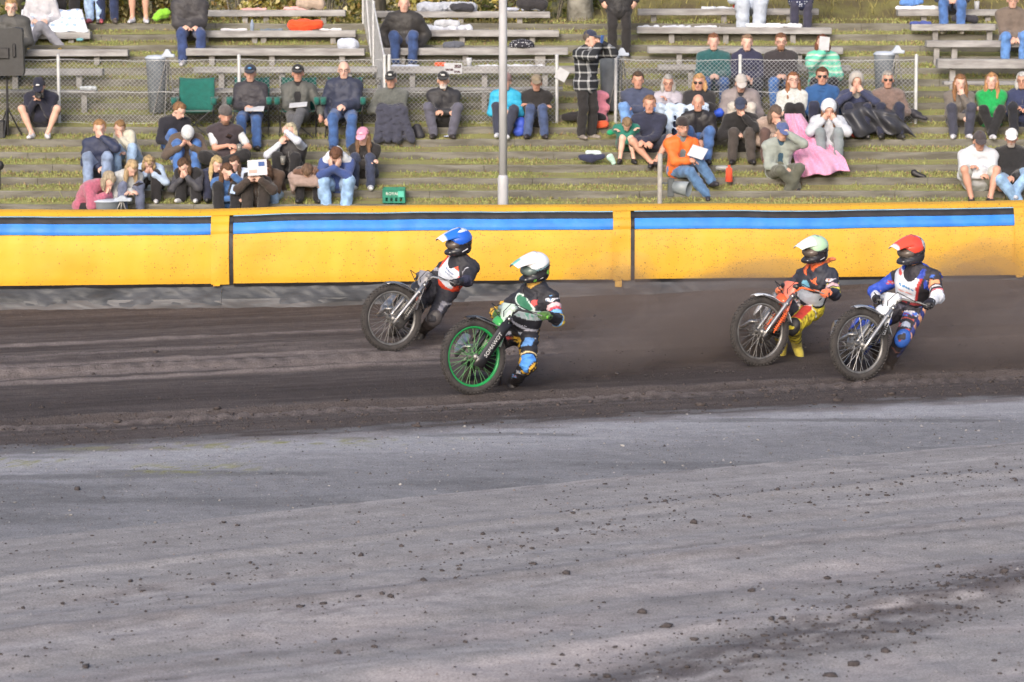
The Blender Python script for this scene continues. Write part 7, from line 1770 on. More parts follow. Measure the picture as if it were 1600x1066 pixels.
# ---- loudspeaker on a stand at the left edge
M_SPK = pm('speaker_plastic', (0.045, 0.046, 0.05), (0.03, 0.03, 0.033), 0.55, 10, 0.25, 90)
c = A(8, 82, 5, 0.1); zb = A(8, 119, 5, .1)[2]; zt = A(8, 43, 5, .1)[2]
sp = thing('loudspeaker', (c[0], c[1], terrace_z(c[1])), 'black loudspeaker on a stand at the upper left edge', 'loudspeaker'); o = np.array(sp.location[:])
b = MB(); x0, x1 = A(-32, 80, 5, .1)[0], A(38, 80, 5, .1)[0]
pf = [(x0, zb + 0.05), (x0 + 0.1, zb), (x1 - 0.02, zb + 0.01), (x1 - 0.005, zb + 0.06), (x1 - 0.02, zt - 0.06), (x1 - 0.03, zt - 0.02), (x1 - 0.12, zt), (x0 + 0.2, zt - 0.04), (x0, zt - 0.12)]
V = [(x, c[1] - 0.02 + 0.16 * (i // len(pf)), z) for i in range(2) for x, z in pf]; n = len(pf)
V = [(x + (0.0 if i < n else (0.03 if x < c[0] else -0.03)), (c[1] - 0.06 if i < n else c[1] + 0.30), z) for i, (x, _, z) in enumerate(V)]
F = [tuple(range(n)), tuple(range(2 * n - 1, n - 1, -1))] + [(i, n + i, n + (i + 1) % n, (i + 1) % n) for i in range(n)]
b.add(np.array(V) - o, F); cab = b.build('cabinet', M_SPK, sp)
b = MB(); xm = (x0 + x1) / 2 + 0.09; zm = (zt + zb) / 2
b.box((xm - o[0] - 0.06, c[1] - 0.075 - o[1], zm - 0.02 - o[2]), (0.17, 0.03, 0.16), None, 0.01); b.build('connector_panel', M_DARK, cab)
b = MB(); b.box((xm + 0.1 - o[0], c[1] - 0.07 - o[1], zm + 0.02 - o[2]), (0.05, 0.03, 0.2), None, 0.012); b.build('handle', M_DARK, cab)
b = MB(); b.tube([(0, 0.1, zb - o[2]), (0, 0.1, 0.05)], 0.018, 10)
for t in (0.4, 2.5, 4.6): b.tube([(0, 0.1, 0.45), (0.22 * math.cos(t), 0.1 + 0.2 * math.sin(t), 0.02)], 0.012, 8)
b.build('tripod_stand', M_DARK, sp)
b = MB(); p = A(-6, 216, 5, .2); b.box((p[0], p[1], terrace_z(p[1]) + 0.13), (0.28, 0.2, 0.27), None, 0.02); one('equipment_case', 'black equipment case at the left edge on the steps', 'case', b, M_SPK)
mp_ = A(1, 305, 1, .1); ms = thing('microphone_stand', (mp_[0], mp_[1], terrace_z(mp_[1])), 'thin black stand with a round foam head at the left edge', 'stand')
MB().tube([(0, 0, 0), (0, 0, 0.30)], 0.008, 8).build('pole', M_DARK, ms); MB().lathe([(0, 0.28), (0.04, 0.30), (0.06, 0.35), (0.04, 0.40), (0, 0.42)], (0, 0, 0), 14).build('foam_head', M_DARK, ms, True)

# ---- folding chairs
M_CHG = cloth((24, 98, 90)); M_CHF = pm('chair_frame', (0.06, 0.06, 0.065), None, 0.5, 10)
def camp_chair(px, k, off, label, tilt=0.0):
    p = at_y(px, 200, step_y(k) + off); g = terrace_z(p[1] - 0.05)
    t = thing('folding_chair', (p[0], p[1], g), label, 'chair', 'green folding camp chairs')
    f = MB()
    for sx in (-1, 1):
        f.tube([(sx * 0.27, -0.24, -0.02), (-sx * 0.22, -0.22, 0.40)], 0.009, 6); f.tube([(sx * 0.27, 0.22, 0.0), (-sx * 0.22, 0.20, 0.40)], 0.009, 6)
        f.tube([(sx * 0.27, -0.24, 0.0), (sx * 0.25, 0.20, 0.42), (sx * 0.26, 0.27, 0.86)], 0.009, 6); f.tube([(sx * 0.27, 0.22, 0.0), (sx * 0.27, -0.22, 0.40), (sx * 0.30, -0.24, 0.58)], 0.009, 6)
    f.build('frame', M_CHF, t)
    P = [[(x, -0.22 + 0.40 * v, 0.40 - 0.05 * math.sin(v * math.pi) * (1 - (x / 0.25) ** 2)) for x in np.linspace(-0.25, 0.25, 7)] for v in np.linspace(0, 1, 6)]
    sheet('seat', P, 0.006, M_CHG, t)
    P = [[(x * (1 + 0.05 * v), 0.18 + 0.09 * v + 0.04 * (1 - (x / 0.25) ** 2), 0.38 + 0.50 * v - 0.02 * (1 - (x / .25) ** 2) * v) for x in np.linspace(-0.25, 0.25, 9)] for v in np.linspace(0, 1, 7)]
    sheet('backrest', P, 0.006, M_CHG, t)
    for sx in (-1, 1):
        sheet('armrest', [[(sx * 0.29 + x, -0.26 + 0.5 * v, 0.60 - 0.03 * math.sin(v * 3.1)) for x in (-0.035, 0, 0.035)] for v in np.linspace(0, 1, 5)], 0.008, M_CHG, t)
        MB().lathe([(0.042, 0.50), (0.045, 0.61), (0.04, 0.60)], (sx * 0.29, -0.24, 0), 12).build('cup_holder', M_CHG, t, True)
    return t
camp_chair(306, 5, 0.25, 'empty green folding chair beside the litter bin')
camp_chair(392, 5, 0.38, 'green folding chair under the clipboard writer')
camp_chair(466, 5, 0.38, 'green folding chair under the person with crossed legs')
camp_chair(538, 5, 0.38, 'green folding chair under the person in glasses and navy jacket')

# ---- litter bins with A-frame holders
M_BIN = pm('bin_plastic', (0.23, 0.26, 0.30), (0.16, 0.18, 0.21), 0.5, 8, 0.2, 30); M_LID = pm('bin_lid', (0.50, 0.56, 0.66), (0.40, 0.45, 0.54), 0.45, 6)
def bin_(px, pytop, pybot, k, off, label, s=1.0):
    a = A(px, pytop, k, off); z0 = A(px, pybot, k, off)[2]; h = a[2] - z0
    t = thing('litter_bin', (a[0], a[1], z0), label, 'bin', 'grey litter bins on the terrace')
    b = MB(); b.lathe([(0.15 * s, 0.06), (0.20 * s, h * 0.95), (0.205 * s, h * 0.97)], (-0.10 * s, 0.08, 0), 22); b.build('bin_body', M_BIN, t, True)
    b = MB(); b.lathe([(0.215 * s, h * 0.97), (0.215 * s, h * 1.0), (0.16 * s, h * 1.035), (0, h * 1.045)], (-0.10 * s, 0.08, 0), 22); b.build('lid', M_LID, t, True)
    b = MB(); R = None
    b.box((0.13 * s, 0.0, h * 1.03), (0.24 * s, 0.10, 0.05), None, 0.012); b.add([(0.03 * s, -0.05, h * 1.05), (0.20 * s, -0.05, h * 1.05), (0.14 * s, -0.05, h * 1.14), (0.09 * s, -0.05, h * 1.14), (0.03 * s, 0.05, h * 1.05), (0.20 * s, 0.05, h * 1.05), (0.14 * s, 0.05, h * 1.14), (0.09 * s, 0.05, h * 1.14)], [(0, 1, 2, 3), (7, 6, 5, 4), (0, 4, 5, 1), (1, 5, 6, 2), (2, 6, 7, 3), (3, 7, 4, 0)])
    b.build('bracket', M_LID, t)
    for q, (x, y) in enumerate(((-0.16, -0.12), (0.07, -0.16), (0.30, -0.10), (0.12, 0.22))):
        MB().tube([(x * s, y * s, 0.0), (0.115 * s, 0.0, h * 1.05)], 0.011, 8).build('frame_leg', M_ALU, t)
    return t
bin_(252, 90, 182, 7, 0.05, 'grey litter bin with tripod frame behind the wire on the left', 0.8)
bin_(962, 88, 180, 7, 0.05, 'grey litter bin below the standing person in the black coat', 0.8)
bin_(1392, 84, 176, 7, 0.05, 'grey litter bin behind the brown sweater and tarpaulin', 0.8)
bin_(178, 314, 372, -1, -0.1, 'grey litter bin lid showing over the barrier beside the pink jacket', 1.0)

# ---- post with cowled signal lamp
p = at_y(1031, 318, 42.3); t = thing('signal_post', (p[0], 42.3, 0), 'grey post carrying a cowled signal lamp beside the orange jacket', 'signal lamp')
zt = at_y(1031, 240, 42.3)[2]; M_POST = pm('weathered_post', (0.42, 0.40, 0.37), (0.30, 0.28, 0.26), 0.8, 12, 0.4, 50)
MB().tube([(0, 0, 0), (0, 0, zt)], 0.034, 12).build('post', M_POST, t, True)
zl = at_y(1060, 293, 42.3)[2]; M_LAMP = pm('lamp_housing', (0.10, 0.115, 0.125), (0.07, 0.08, 0.09), 0.5, 8)
MB().box((0.15, 0.0, zl), (0.09, 0.12, 0.25), None, 0.01).tube([(0, 0, zl + .06), (0.12, 0, zl + 0.06)], 0.012, 8).build('housing', M_LAMP, t)
MB().lathe([(0.085, 0), (0.105, 0.22), (0.10, 0.22), (0.078, 0.01)], (0.20, -0.01, zl + 0.01), 22, frame_from((0.86, -0.45, -0.12))).build('cowl', pm('cowl_grey', (0.30, 0.34, 0.37), (0.22, 0.25, 0.27), 0.45, 8), t, True)

# ---- crate
p = A(616, 317, 0, 0.12); t = thing('beer_crate', (p[0], p[1], step_z(0) + 0.015), 'green plastic bottle crate with a white label on the lowest steps', 'crate')
M_CR = pm('crate_green', (0.015, 0.23, 0.15), (0.012, 0.17, 0.11), 0.4, 8); W_, D_, H_ = 0.31, 0.26, 0.205
b = MB(); b.box((0, -D_ / 2, H_ * 0.62), (W_, 0.014, H_ * 0.52), None, .004).box((0, -D_ / 2, 0.012), (W_, 0.016, 0.024)).box((0, -D_ / 2, H_ - 0.012), (W_ + 0.01, 0.02, 0.022))
for i in range(5): b.box((-W_ / 2 + 0.02 + i * (W_ - 0.04) / 4, -D_ / 2, 0.05), (0.035, 0.013, 0.085))
b.build('front_wall', M_CR, t)
MB().box((0, D_ / 2, H_ / 2), (W_, 0.012, H_), None, .003).build('back_wall', M_CR, t)
for sx in (-1, 1): MB().box((sx * W_ / 2, 0, H_ / 2), (0.012, D_ - 0.02, H_), None, .003).build('side_wall', M_CR, t)
MB().box((0, 0, 0.008), (W_ - 0.02, D_ - 0.02, 0.012)).build('floor', M_CR, t)
MB().box((0.10, -D_ / 2 - 0.009, H_ * 0.62), (0.085, 0.004, 0.085), None, 0.001).build('side_label', pm('crate_mint', (0.10, 0.55, 0.42), None, 0.4, 8), t)
Mt = Matrix.Translation((-0.02, -D_ / 2 - 0.0095, H_ * 0.63)) @ Matrix.Rotation(math.pi / 2, 4, 'X')
text_mesh('ROYAL', 0.058, 'lettering', WHITE, t, Mt)

# ---- cups, papers, phones held by people
def cup(pos, label, h=0.13, r=0.042, full=0.8, group='plastic beer cups', beer=(0.55, 0.20, 0.03)):
    t = thing('beer_cup', (pos[0], pos[1], pos[2] - h / 2), label, 'cup', group)
    MB().lathe([(r * 0.72, 0), (r, h), (r * 0.96, h), (r * 0.7, 0.004)], (0, 0, 0), 16).build('cup_wall', pm('clear_cup', (0.75, 0.74, 0.70), None, 0.2, 5, trans=0.75), t, True)
    MB().lathe([(0, 0.005), (r * 0.69, 0.005), (r * (0.7 + 0.24 * full), h * full), (0, h * full)], (0, 0, 0), 16).build('beer', pm('beer', beer, None, 0.25, 5), t, True)
    MB().lathe([(0, h * full), (r * (0.7 + 0.24 * full), h * full + .001), (r * 0.92, h * 0.93), (0, h * 0.95)], (0, 0, 0), 16).build('foam', pm('foam', (0.8, 0.76, 0.68), None, 0.8, 20), t, True)
cup(at_y(374, 232, PP['vest']['H'][1] - 0.36), 'amber beer cup held by the person in the dark vest')
cup(at_y(442, 251, PP['beer']['H'][1] - 0.36), 'amber beer cup raised by the person in the black vest')
cup(at_y(591, 127, step_y(7) + 0.2), 'amber beer cup on the low bench behind the navy jacket and glasses', 0.11)
def slab(name, label, cat, c, w, h, n, up=(0, 0, 1), mat=None, thick=0.006, group=None):
    z = unit(np.array(n, float)); y = np.array(up, float); y = unit(y - z * y.dot(z)); x = np.cross(y, z)
    b = MB(); b.box((0, 0, 0), (w, h, thick), np.stack([x, y, z], 1), min(0.001, thick / 4)); b.V = [tuple(np.array(v) + c) for v in b.V]
    return one(name, label, cat, b, mat, group), x, y, z
M_PAPER = pm('paper', (0.58, 0.60, 0.64), (0.50, 0.51, 0.55), 0.8, 9); M_PHONE = pm('phone', (0.03, 0.03, 0.035), None, 0.25, 9)
hd = PP['magazine']['head']; mc = at_y(402, 262, hd[1] - 0.14)
o, x, y, z = slab('magazine', 'open magazine with a blue picture held over the head', 'magazine', mc, 0.27, 0.25, (0, -0.82, 0.55), (-0.08, 0.3, 1), M_PAPER, 0.008)
for (dx, dy, w, h, col) in ((0.06, 0.05, 0.085, 0.07, (70, 96, 150)), (-0.06, -0.06, 0.11, 0.05, (196, 170, 160)), (0.06, -0.07, 0.08, 0.05, (190, 196, 214))):
    b = MB(); b.box((0, 0, 0), (w, h, 0.003), np.stack([x, y, z], 1)); pp_ = mc + x * dx + y * dy + z * 0.006 - np.array(o.location[:]); b.V = [tuple(np.array(v) + pp_) for v in b.V]; b.build('printed_picture', cloth(col), o)
slab('paper_sheet', 'white programme held up before the face by the mint sweater', 'paper', at_y(1288, 68, PP['mint']['head'][1] - 0.22), 0.16, 0.20, (0.25, -1, 0.1), (0.12, 0, 1), M_PAPER)
slab('paper_sheet', 'white programme read by the person in the orange jacket', 'paper', at_y(1090, 238, PP['orange']['H'][1] - 0.42), 0.24, 0.2, (-0.15, -0.75, 0.65), (0.3, 0, 1), M_PAPER)
slab('clipboard', 'clipboard on the knees of the person with the black cap', 'clipboard', at_y(398, 170, PP['chair_a']['H'][1] - 0.40), 0.27, 0.2, (0, -0.3, 1), (0, 1, 0.2), M_PAPER, 0.01)
slab('clipboard', 'pale clipboard on the crossed legs in the folding chair', 'clipboard', at_y(466, 164, PP['chair_b']['H'][1] - 0.36), 0.26, 0.18, (-0.1, -0.3, 1), (0, 1, 0.2), M_PAPER, 0.01)
slab('phone', 'dark phone held by the person in the dark vest', 'phone', at_y(358, 213, PP['vest']['H'][1] - 0.34), 0.075, 0.14, (0.3, 0.5, 0.8), (0.4, -0.5, 0.6), M_PHONE, 0.01)
slab('phone', 'pale cased phone held by the person in the denim jacket', 'phone', at_y(365, 296, PP['denim']['H'][1] - 0.38), 0.075, 0.14, (0, -0.8, 0.5), (0.2, 0, 1), cloth((170, 190, 220)), 0.01)
slab('phone', 'phone in the hands of the person in the pale sweater', 'phone', at_y(216, 288, PP['longhair']['H'][1] - 0.42), 0.075, 0.14, (0, 0.4, 0.9), (0.5, -0.5, 0.3), M_PHONE, 0.01)
cm = at_y(62, 154, PP['camera']['H'][1] - 0.40); t = thing('camera', cm, 'black camera in the hands of the person in shorts', 'camera')
MB().box((0, 0, 0.05), (0.13, 0.06, 0.085), None, 0.01).box((0, 0, 0.105), (0.05, 0.05, 0.03), None, 0.008).build('camera_body', M_PHONE, t); MB().lathe([(0.034, 0), (0.036, 0.07), (0.030, 0.07), (0.0, 0.06)], (0, -0.03, 0.05), 16, frame_from((0, -1, -0.1))).build('lens', M_DARK, t, True)
p = at_y(929, 75, PP['plaid']['head'][1] - 0.1); 
slab('phone', 'blue cased phone held to the face by the person in the plaid shirt', 'phone', PP['plaid']['head'] + PP['plaid']['RH'][:, 1] * 0.19, 0.075, 0.15, PP['plaid']['RH'][:, 1], (0, 0, 1), cloth((60, 110, 190)), 0.012)
slab('notice', 'white square notice tied at an angle to the fence post', 'notice', at_y(878, 117, FY - 0.05), 0.17, 0.17, (0, -1, 0.05), (0.55, 0, 1), M_PAPER, 0.006)
o, x, y, z = slab('newspaper', 'printed newspaper page hanging from the bench edge', 'newspaper', at_y(708, 107, step_y(9) + 0.10), 0.27, 0.165, (0, -1, 0.02), (0, 0, 1), M_PAPER, 0.005)
for (dx, dy, w, h) in ((0.07, 0.03, 0.10, 0.05), (-0.06, -0.02, 0.12, 0.03), (0.06, -0.05, 0.09, 0.03)):
    b = MB(); b.box((0, 0, 0), (w, h, 0.003), np.stack([x, y, z], 1)); pp_ = at_y(708, 107, step_y(9) + 0.10) + x * dx + y * dy + z * 0.005 - np.array(o.location[:]); b.V = [tuple(np.array(v) + pp_) for v in b.V]; b.build('print_block', cloth((96, 80, 84)), o)

# ---- blankets and clothes
def drape(name, label, cat, pts, mat, rs, vox=0.017, wob=0.02, wf=22, k=0.06, flat=None, **kw):
    pr_ = []
    for i in range(len(pts) - 1): pr_.append(cone(pts[i], pts[i + 1], rs[i], rs[i + 1]))
    return blob(name, label, cat, pr_, mat, vox, k, wob=wob, wf=wf, **kw)
def knees(key): kn = PP[key]['kn']; return np.array(kn[0]), np.array(kn[1])
# pink blanket spilling down the steps: one cloth that follows the slope
def on_slope(px, py, h):
    r = ray(px, py); m = STEP_R / STEP_T
    t_ = (step_z(0) + h - m * 43.0 + 0.0 - CAM_H) / (r[2] - m * r[1]); return np.array([r[0] * t_, r[1] * t_, CAM_H + r[2] * t_])
P = []
NV, NU = 34, 30
for v in np.linspace(0, 1, NV):
    xl = np.interp(v, [0, .25, .6, 1], [1226, 1226, 1238, 1248]); xr = np.interp(v, [0, .25, .55, .8, 1], [1252, 1266, 1294, 1320, 1328]); yy = 178 + 97 * v
    row = []
    for u in np.linspace(0, 1, NU):
        w_ = math.sin(u * 17 + v * 4) * 0.55 + math.sin(u * 31 - v * 7 + 1) * 0.3 + math.sin(v * 16 + u * 8) * 0.25
        hgt_ = np.interp(v, [0, .22, .5, 1], [0.40, 0.36, 0.18, 0.10]) + (0.028 + 0.06 * v) * w_ + 0.05 * (1 - (2 * u - 1) ** 2)
        row.append(on_slope(xl + (xr - xl) * u, yy - 7 * u * (1 - v) * 0 - (16 * u * u if v > .55 else 16 * u * u * v / .55) * 0.6 + 2.0 * math.sin(u * 14) * v, hgt_))
    P.append(row)
cloth_sheet('blanket', 'pink fleece blanket spilling from the knees down three steps', 'blanket', P, cloth((246, 172, 212), 'knit'), 0.012)
# pale blue blanket over two laps
Yb = PP['greywoman']['H'][1]; pr_ = []
for x0 in (1030, 1046, 1062, 1080, 1098): pr_ += [cone(at_y(x0, 172, Yb - 0.16), at_y(x0 + 2, 168, Yb - 0.40), 0.06, 0.06), cone(at_y(x0 + 2, 170, Yb - 0.40), at_y(x0 + (x0 - 1060) * 0.1, 205 if x0 < 1070 else 178, Yb - 0.5), 0.055, 0.04)]
blob('blanket', 'pale blue blanket over the knees of the two people beside the blue jeans', 'blanket', pr_, cloth((198, 216, 238)), 0.02, 0.05, wob=0.014, wf=26, seed=4)
# black tarpaulin
P = []
for v in np.linspace(0, 1, 30):
    xl = np.interp(v, [0, .5, 1], [1310, 1318, 1336]); xr = np.interp(v, [0, .3, .7, 1], [1372, 1398, 1420, 1431]); row = []
    for u in np.linspace(0, 1, 40):
        top_ = 152 - 12 * math.exp(-((u - 0.42) / 0.22) ** 2) + 8 * u + 6 * (1 - u) * 1.0; bot_ = 214 - 10 * math.sin(u * 3.1) * 0.6 + 3 * math.sin(u * 13)
        w_ = math.sin(u * 13 + v * 5 + 1) * 0.6 + math.sin(u * 27 - v * 6) * 0.3 + math.sin(v * 11 - u * 9) * 0.4
        kn_ = 0.07 * (math.exp(-((u - 0.2) / 0.1) ** 2) + math.exp(-((u - 0.45) / 0.1) ** 2) + math.exp(-((u - 0.72) / 0.12) ** 2))
        row.append(on_slope(xl + (xr - xl) * u, top_ + (bot_ - top_) * v, np.interp(v, [0, .35, 1], [0.34, 0.40, 0.10]) + kn_ * math.sin(v * 3.1) + 0.026 * w_))
    P.append(row)
cloth_sheet('tarpaulin', 'black plastic tarpaulin spread over two pairs of knees', 'tarpaulin', P, pm('black_tarp', (0.062, 0.064, 0.078), (0.042, 0.044, 0.054), 0.42, 6, 0.2, 16), 0.008)
blob('bag', 'dark crumpled bag on the step right of the tarpaulin', 'bag', [cone(A(1430, 180, 6), A(1446, 185, 6, 0), 0.05, 0.025), cone(A(1426, 176, 6), A(1436, 180, 6), 0.05, 0.04)], cloth((48, 48, 58), 'shiny'), 0.015, wob=0.008)
blob('bag', 'red bag under the left edge of the tarpaulin', 'bag', [cone(A(1330, 205, 5, 0.1), A(1336, 210, 5, 0.05), 0.055, 0.05)], cloth((206, 74, 50)), 0.015, wob=0.006)
# dark rug
Yb = PP['rug']['H'][1]; pr_ = []
for x0, x1_ in ((596, 590), (606, 606), (618, 622), (628, 642)): pr_ += [cone(at_y(x0, 176, Yb - 0.2), at_y(x0, 172, Yb - 0.42), 0.065, 0.065), cone(at_y(x0, 174, Yb - 0.42), at_y(x1_, 217, Yb - 0.52), 0.06, 0.06)]
blob('blanket', 'dark blue grey rug over the knees of the grey green sweater', 'blanket', pr_, cloth((62, 64, 80)), 0.02, 0.06, wob=0.014, wf=24, seed=8)
blob('backpack', 'dark backpack beside the rug on the step', 'backpack', [cone(A(652, 200, 5, 0.2), A(656, 212, 5, 0.15), 0.06, 0.07), ell(A(640, 206, 5, .2), (0.06, 0.05, 0.07))], cloth((52, 52, 60), 'shiny'), 0.015, wob=0.007)
# fur trimmed coat
Yb = PP['furcoat']['H'][1]; pr_ = [cone(at_y(458, 276, Yb - 0.42), at_y(494, 276, Yb - 0.42), 0.075, 0.075), cone(at_y(463, 285, Yb - 0.46), at_y(492, 285, Yb - 0.46), 0.06, 0.06), cone(at_y(456, 275, Yb - .4), at_y(458, 296, Yb - .45), 0.045, 0.03), cone(at_y(497, 275, Yb - .4), at_y(501, 292, Yb - .45), 0.045, 0.035)]
blob('coat', 'grey brown padded coat laid over black trousered knees', 'coat', pr_, cloth((158, 138, 132)), 0.016, 0.03, wob=0.009, seed=2)
blob('fur_collar', 'brown fur collar on top of the padded coat', 'collar', [cone(at_y(463, 269, Yb - 0.46), at_y(492, 268, Yb - 0.46), 0.042, 0.042)], cloth((122, 92, 78), 'knit'), 0.013, wob=0.014, wf=60)
# bags in the fence gap
pr_ = [cone(A(928, 168, 6, .25), A(947, 168, 6, .25), 0.06, 0.06), cone(A(930, 150, 6, .25), A(947, 150, 6, .25), 0.05, 0.05), cone(A(929, 186, 6, .25), A(944, 188, 6, .25), 0.06, 0.06), cone(A(938, 150, 6, .25), A(938, 186, 6, .25), .08, .08)]
blob('shopping_bag', 'pink shopping bag behind the person in the plaid shirt', 'bag', pr_, cloth((238, 150, 170)), 0.016, 0.04, wob=0.006)
blob('backpack', 'black backpack on the ground left of the plaid shirt', 'backpack', [cone(A(882, 183, 6, .15), A(902, 182, 6, .15), 0.05, 0.075), cone(A(928, 182, 6, .1), A(942, 184, 6, .1), 0.06, 0.05)], cloth((44, 42, 46)), 0.015, wob=0.008)
blob('jacket_pile', 'orange and grey garment lying under the pink bag', 'garment', [cone(A(928, 196, 5, .3), A(946, 194, 5, .3), 0.04, 0.05)], cloth((226, 96, 60)), 0.014, wob=0.008)
blob('bag', 'bright blue bag between the turquoise jacket and the beige cap', 'bag', [ell(A(815, 196, 5, 0.22), (0.095, 0.08, 0.12)), ell(A(812, 206, 5, 0.2), (0.10, 0.08, 0.06))], cloth((62, 92, 206), 'shiny'), 0.015, wob=0.008)
blob('bag', 'bright blue bag under the pale blanket', 'bag', [cone(A(1110, 180, 5, .2), A(1124, 176, 5, .2), 0.05, 0.06)], cloth((40, 84, 206), 'shiny'), 0.014, wob=0.008)
blob('garment', 'navy jacket dropped on the steps left of the person in the green top', 'garment', [cone(A(908, 246, 3, 0), A(924, 248, 3, 0), 0.03, 0.055), cone(A(924, 248, 3, 0), A(942, 244, 3, 0), 0.055, 0.03)], cloth((50, 54, 82)), 0.014, wob=0.01)
blob('garment', 'white garment lying on top of the navy jacket', 'garment', [cone(A(918, 238, 3, 0.05), A(936, 240, 3, 0.05), 0.03, 0.028)], cloth((214, 232, 234)), 0.012, wob=0.008)
blob('bag', 'pale mint bag on the steps beside the person in the green top', 'bag', [cone(A(953, 246, 3, 0), A(958, 254, 3, 0), 0.05, 0.035)], cloth((190, 226, 214)), 0.013, wob=0.008)
blob('garment', 'green garment beside the bowed head of the green top', 'garment', [cone(A(953, 207, 5, 0), A(964, 205, 5, 0), 0.04, 0.03)], cloth((30, 160, 110)), 0.013, wob=0.007)
blob('shoe', 'single black shoe lying on the empty right hand steps', 'shoe', [cone(A(1428, 270, 2, .1), A(1444, 277, 2, .05), 0.045, 0.03)], cloth((44, 42, 46), 'leather'), 0.013, wob=0.004)
b = MB(); p = A(1139, 284, 1, 0.22); b.lathe([(0.055, 0), (0.045, 0.19), (0.02, 0.2), (0.02, 0.235), (0, 0.235)], p, 12); one('bottle', 'orange carton bottle standing beside the orange jacket', 'bottle', b, cloth((236, 84, 52)), None, True)
b = MB(); p = A(1118, 266, 2, 0.15); R = frame_from((1, 0.1, 0.05)); b.lathe([(0.03, 0), (0.032, 0.14), (0.014, 0.19), (0.014, 0.21), (0, 0.21)], p + np.array([0, 0, .03]), 12, R); one('bottle', 'clear water bottle lying behind the orange bottle', 'bottle', b, pm('clear_plastic', (0.75, 0.78, 0.8), None, 0.15, 5, trans=0.5), None, True)
b = MB(); p = A(1090, 280, 1, 0.25); b.lathe([(0.03, 0), (0.038, 0.09), (0.034, 0.09), (0.0, 0.01)], p, 12); one('paper_cup', 'white paper cup on the step under the orange jacket', 'cup', b, M_PAPER, None, True)
b = MB(); p = A(593, 217, 5, 0.12); b.lathe([(0.034, 0), (0.034, 0.13), (0.014, 0.19), (0.014, 0.22), (0, 0.22)], p, 12); one('bottle', 'orange soft drink bottle beside the dark rug', 'bottle', b, cloth((232, 140, 40)), None, True)
blob('garment', 'flat blue and white leaflet between the shoes of the person with clasped hands', 'leaflet', [ell(A(701, 213, 5, 0.15), (0.075, 0.05, 0.012))], cloth((190, 200, 230)), 0.009, 0.01)
# ---- on the benches
def on_bench(px0, px1, py, k, h, rgb, name, label, cat, kind='cloth', seed=0, wob=0.010, off=0.22, n=4):
    pr_ = []; X = np.linspace(px0, px1, n)
    r0 = h / 2
    for i in range(n - 1): pr_.append(cone(at_y(X[i], py - r0 * 96, step_y(k) + off), at_y(X[i + 1], py - r0 * 96 * (0.8 + 0.4 * (i % 2)), step_y(k) + off), r0, r0 * (0.8 + 0.4 * ((i + 1) % 2))))
    return blob(name, label, cat, pr_, cloth(rgb, kind) if isinstance(rgb, tuple) else rgb, 0.018, 0.03, wob=wob, wf=28, seed=seed)
M_PRINT = dots_mat('printed_sheet', (222, 226, 238), (160, 184, 220), 9, 0.33)
P = []
for v in np.linspace(0, 1, 10):
    row = []
    for u in np.linspace(0, 1, 16):
        px = 30 + (138 - 30) * u + (1 - v) * (4 - 14 * u); py = 15 + 35 * v + 1.2 * math.sin(u * 19 + v * 3)
        row.append(at_y(px, py, step_y(13) + 0.42 - 0.32 * v + 0.012 * math.sin(u * 23) + 0.01 * math.sin(v * 9 + u * 6)))
    P.append(row)
cloth_sheet('printed_sheet', 'white sheet with blue print draped over knees and bench, upper left', 'sheet', P, M_PRINT, 0.008)
on_bench(102, 138, 50, 13, 0.05, (226, 226, 220), 'blanket', 'white folded blanket at the end of the draped bench', 'blanket', off=0.2)
on_bench(458, 498, 48, 13, 0.17, (240, 82, 40), 'bag', 'orange carrier bag standing on the bench', 'bag', seed=1, n=3)
on_bench(346, 384, 48, 13, 0.028, (206, 206, 216), 'cushion', 'flat pale cushion on the orange bag bench', 'cushion'); on_bench(408, 440, 48, 13, 0.03, (110, 124, 140), 'cushion', 'flat grey blue cushion between the bottle and the orange bag', 'cushion'); on_bench(500, 532, 48, 13, 0.025, (222, 222, 230), 'cushion', 'flat white cushion right of the orange bag', 'cushion')
on_bench(378, 415, 16, 15, 0.03, (226, 170, 170), 'towel', 'pink towel on the top bench left of the coat', 'towel'); on_bench(446, 480, 16, 15, 0.05, (226, 176, 176), 'towel', 'folded pink towel on the top bench under the brown coat', 'towel'); on_bench(470, 500, 12, 15, 0.14, (178, 160, 146), 'coat', 'beige brown coat heaped on the top bench', 'coat')
b = MB(); p = at_y(394, 48, step_y(13) + 0.22); b.lathe([(0.03, 0), (0.03, 0.11), (0.013, 0.15), (0.013, 0.17), (0, 0.17)], p, 12); one('bottle', 'small clear bottle with a blue label on the bench', 'bottle', b, cloth((150, 166, 190)), None, True)
on_bench(536, 550, 77, 11, 0.17, (196, 204, 222), 'bag', 'white plastic bag hanging at the bench end', 'bag', n=2)
on_bench(658, 736, 18, 15, 0.14, (176, 182, 196), 'coat', 'pale grey coat spread on the top bench', 'coat', seed=5, wob=0.016); on_bench(708, 735, 16, 15, 0.10, (58, 58, 66), 'coat', 'black coat lying at the end of the pale grey coat', 'coat', off=0.12)
on_bench(670, 734, 47, 13, 0.07, (200, 206, 222), 'blanket', 'crumpled grey white blanket on the second bench', 'blanket', seed=7, wob=0.016); on_bench(684, 712, 42, 13, 0.10, (190, 194, 204), 'blanket', 'grey hoodie heaped on the crumpled blanket', 'garment')
on_bench(782, 850, 16, 15, 0.03, (176, 182, 200), 'blanket', 'flat grey blanket on the top bench right of the lamp post', 'blanket'); on_bench(815, 846, 13, 15, 0.16, (52, 50, 54), 'coat', 'black coat heaped on the top bench right of the lamp post', 'coat')
on_bench(697, 722, 75, 11, 0.10, (92, 96, 108), 'shoes', 'grey trainers on the bench below the blanket', 'shoes', n=3)
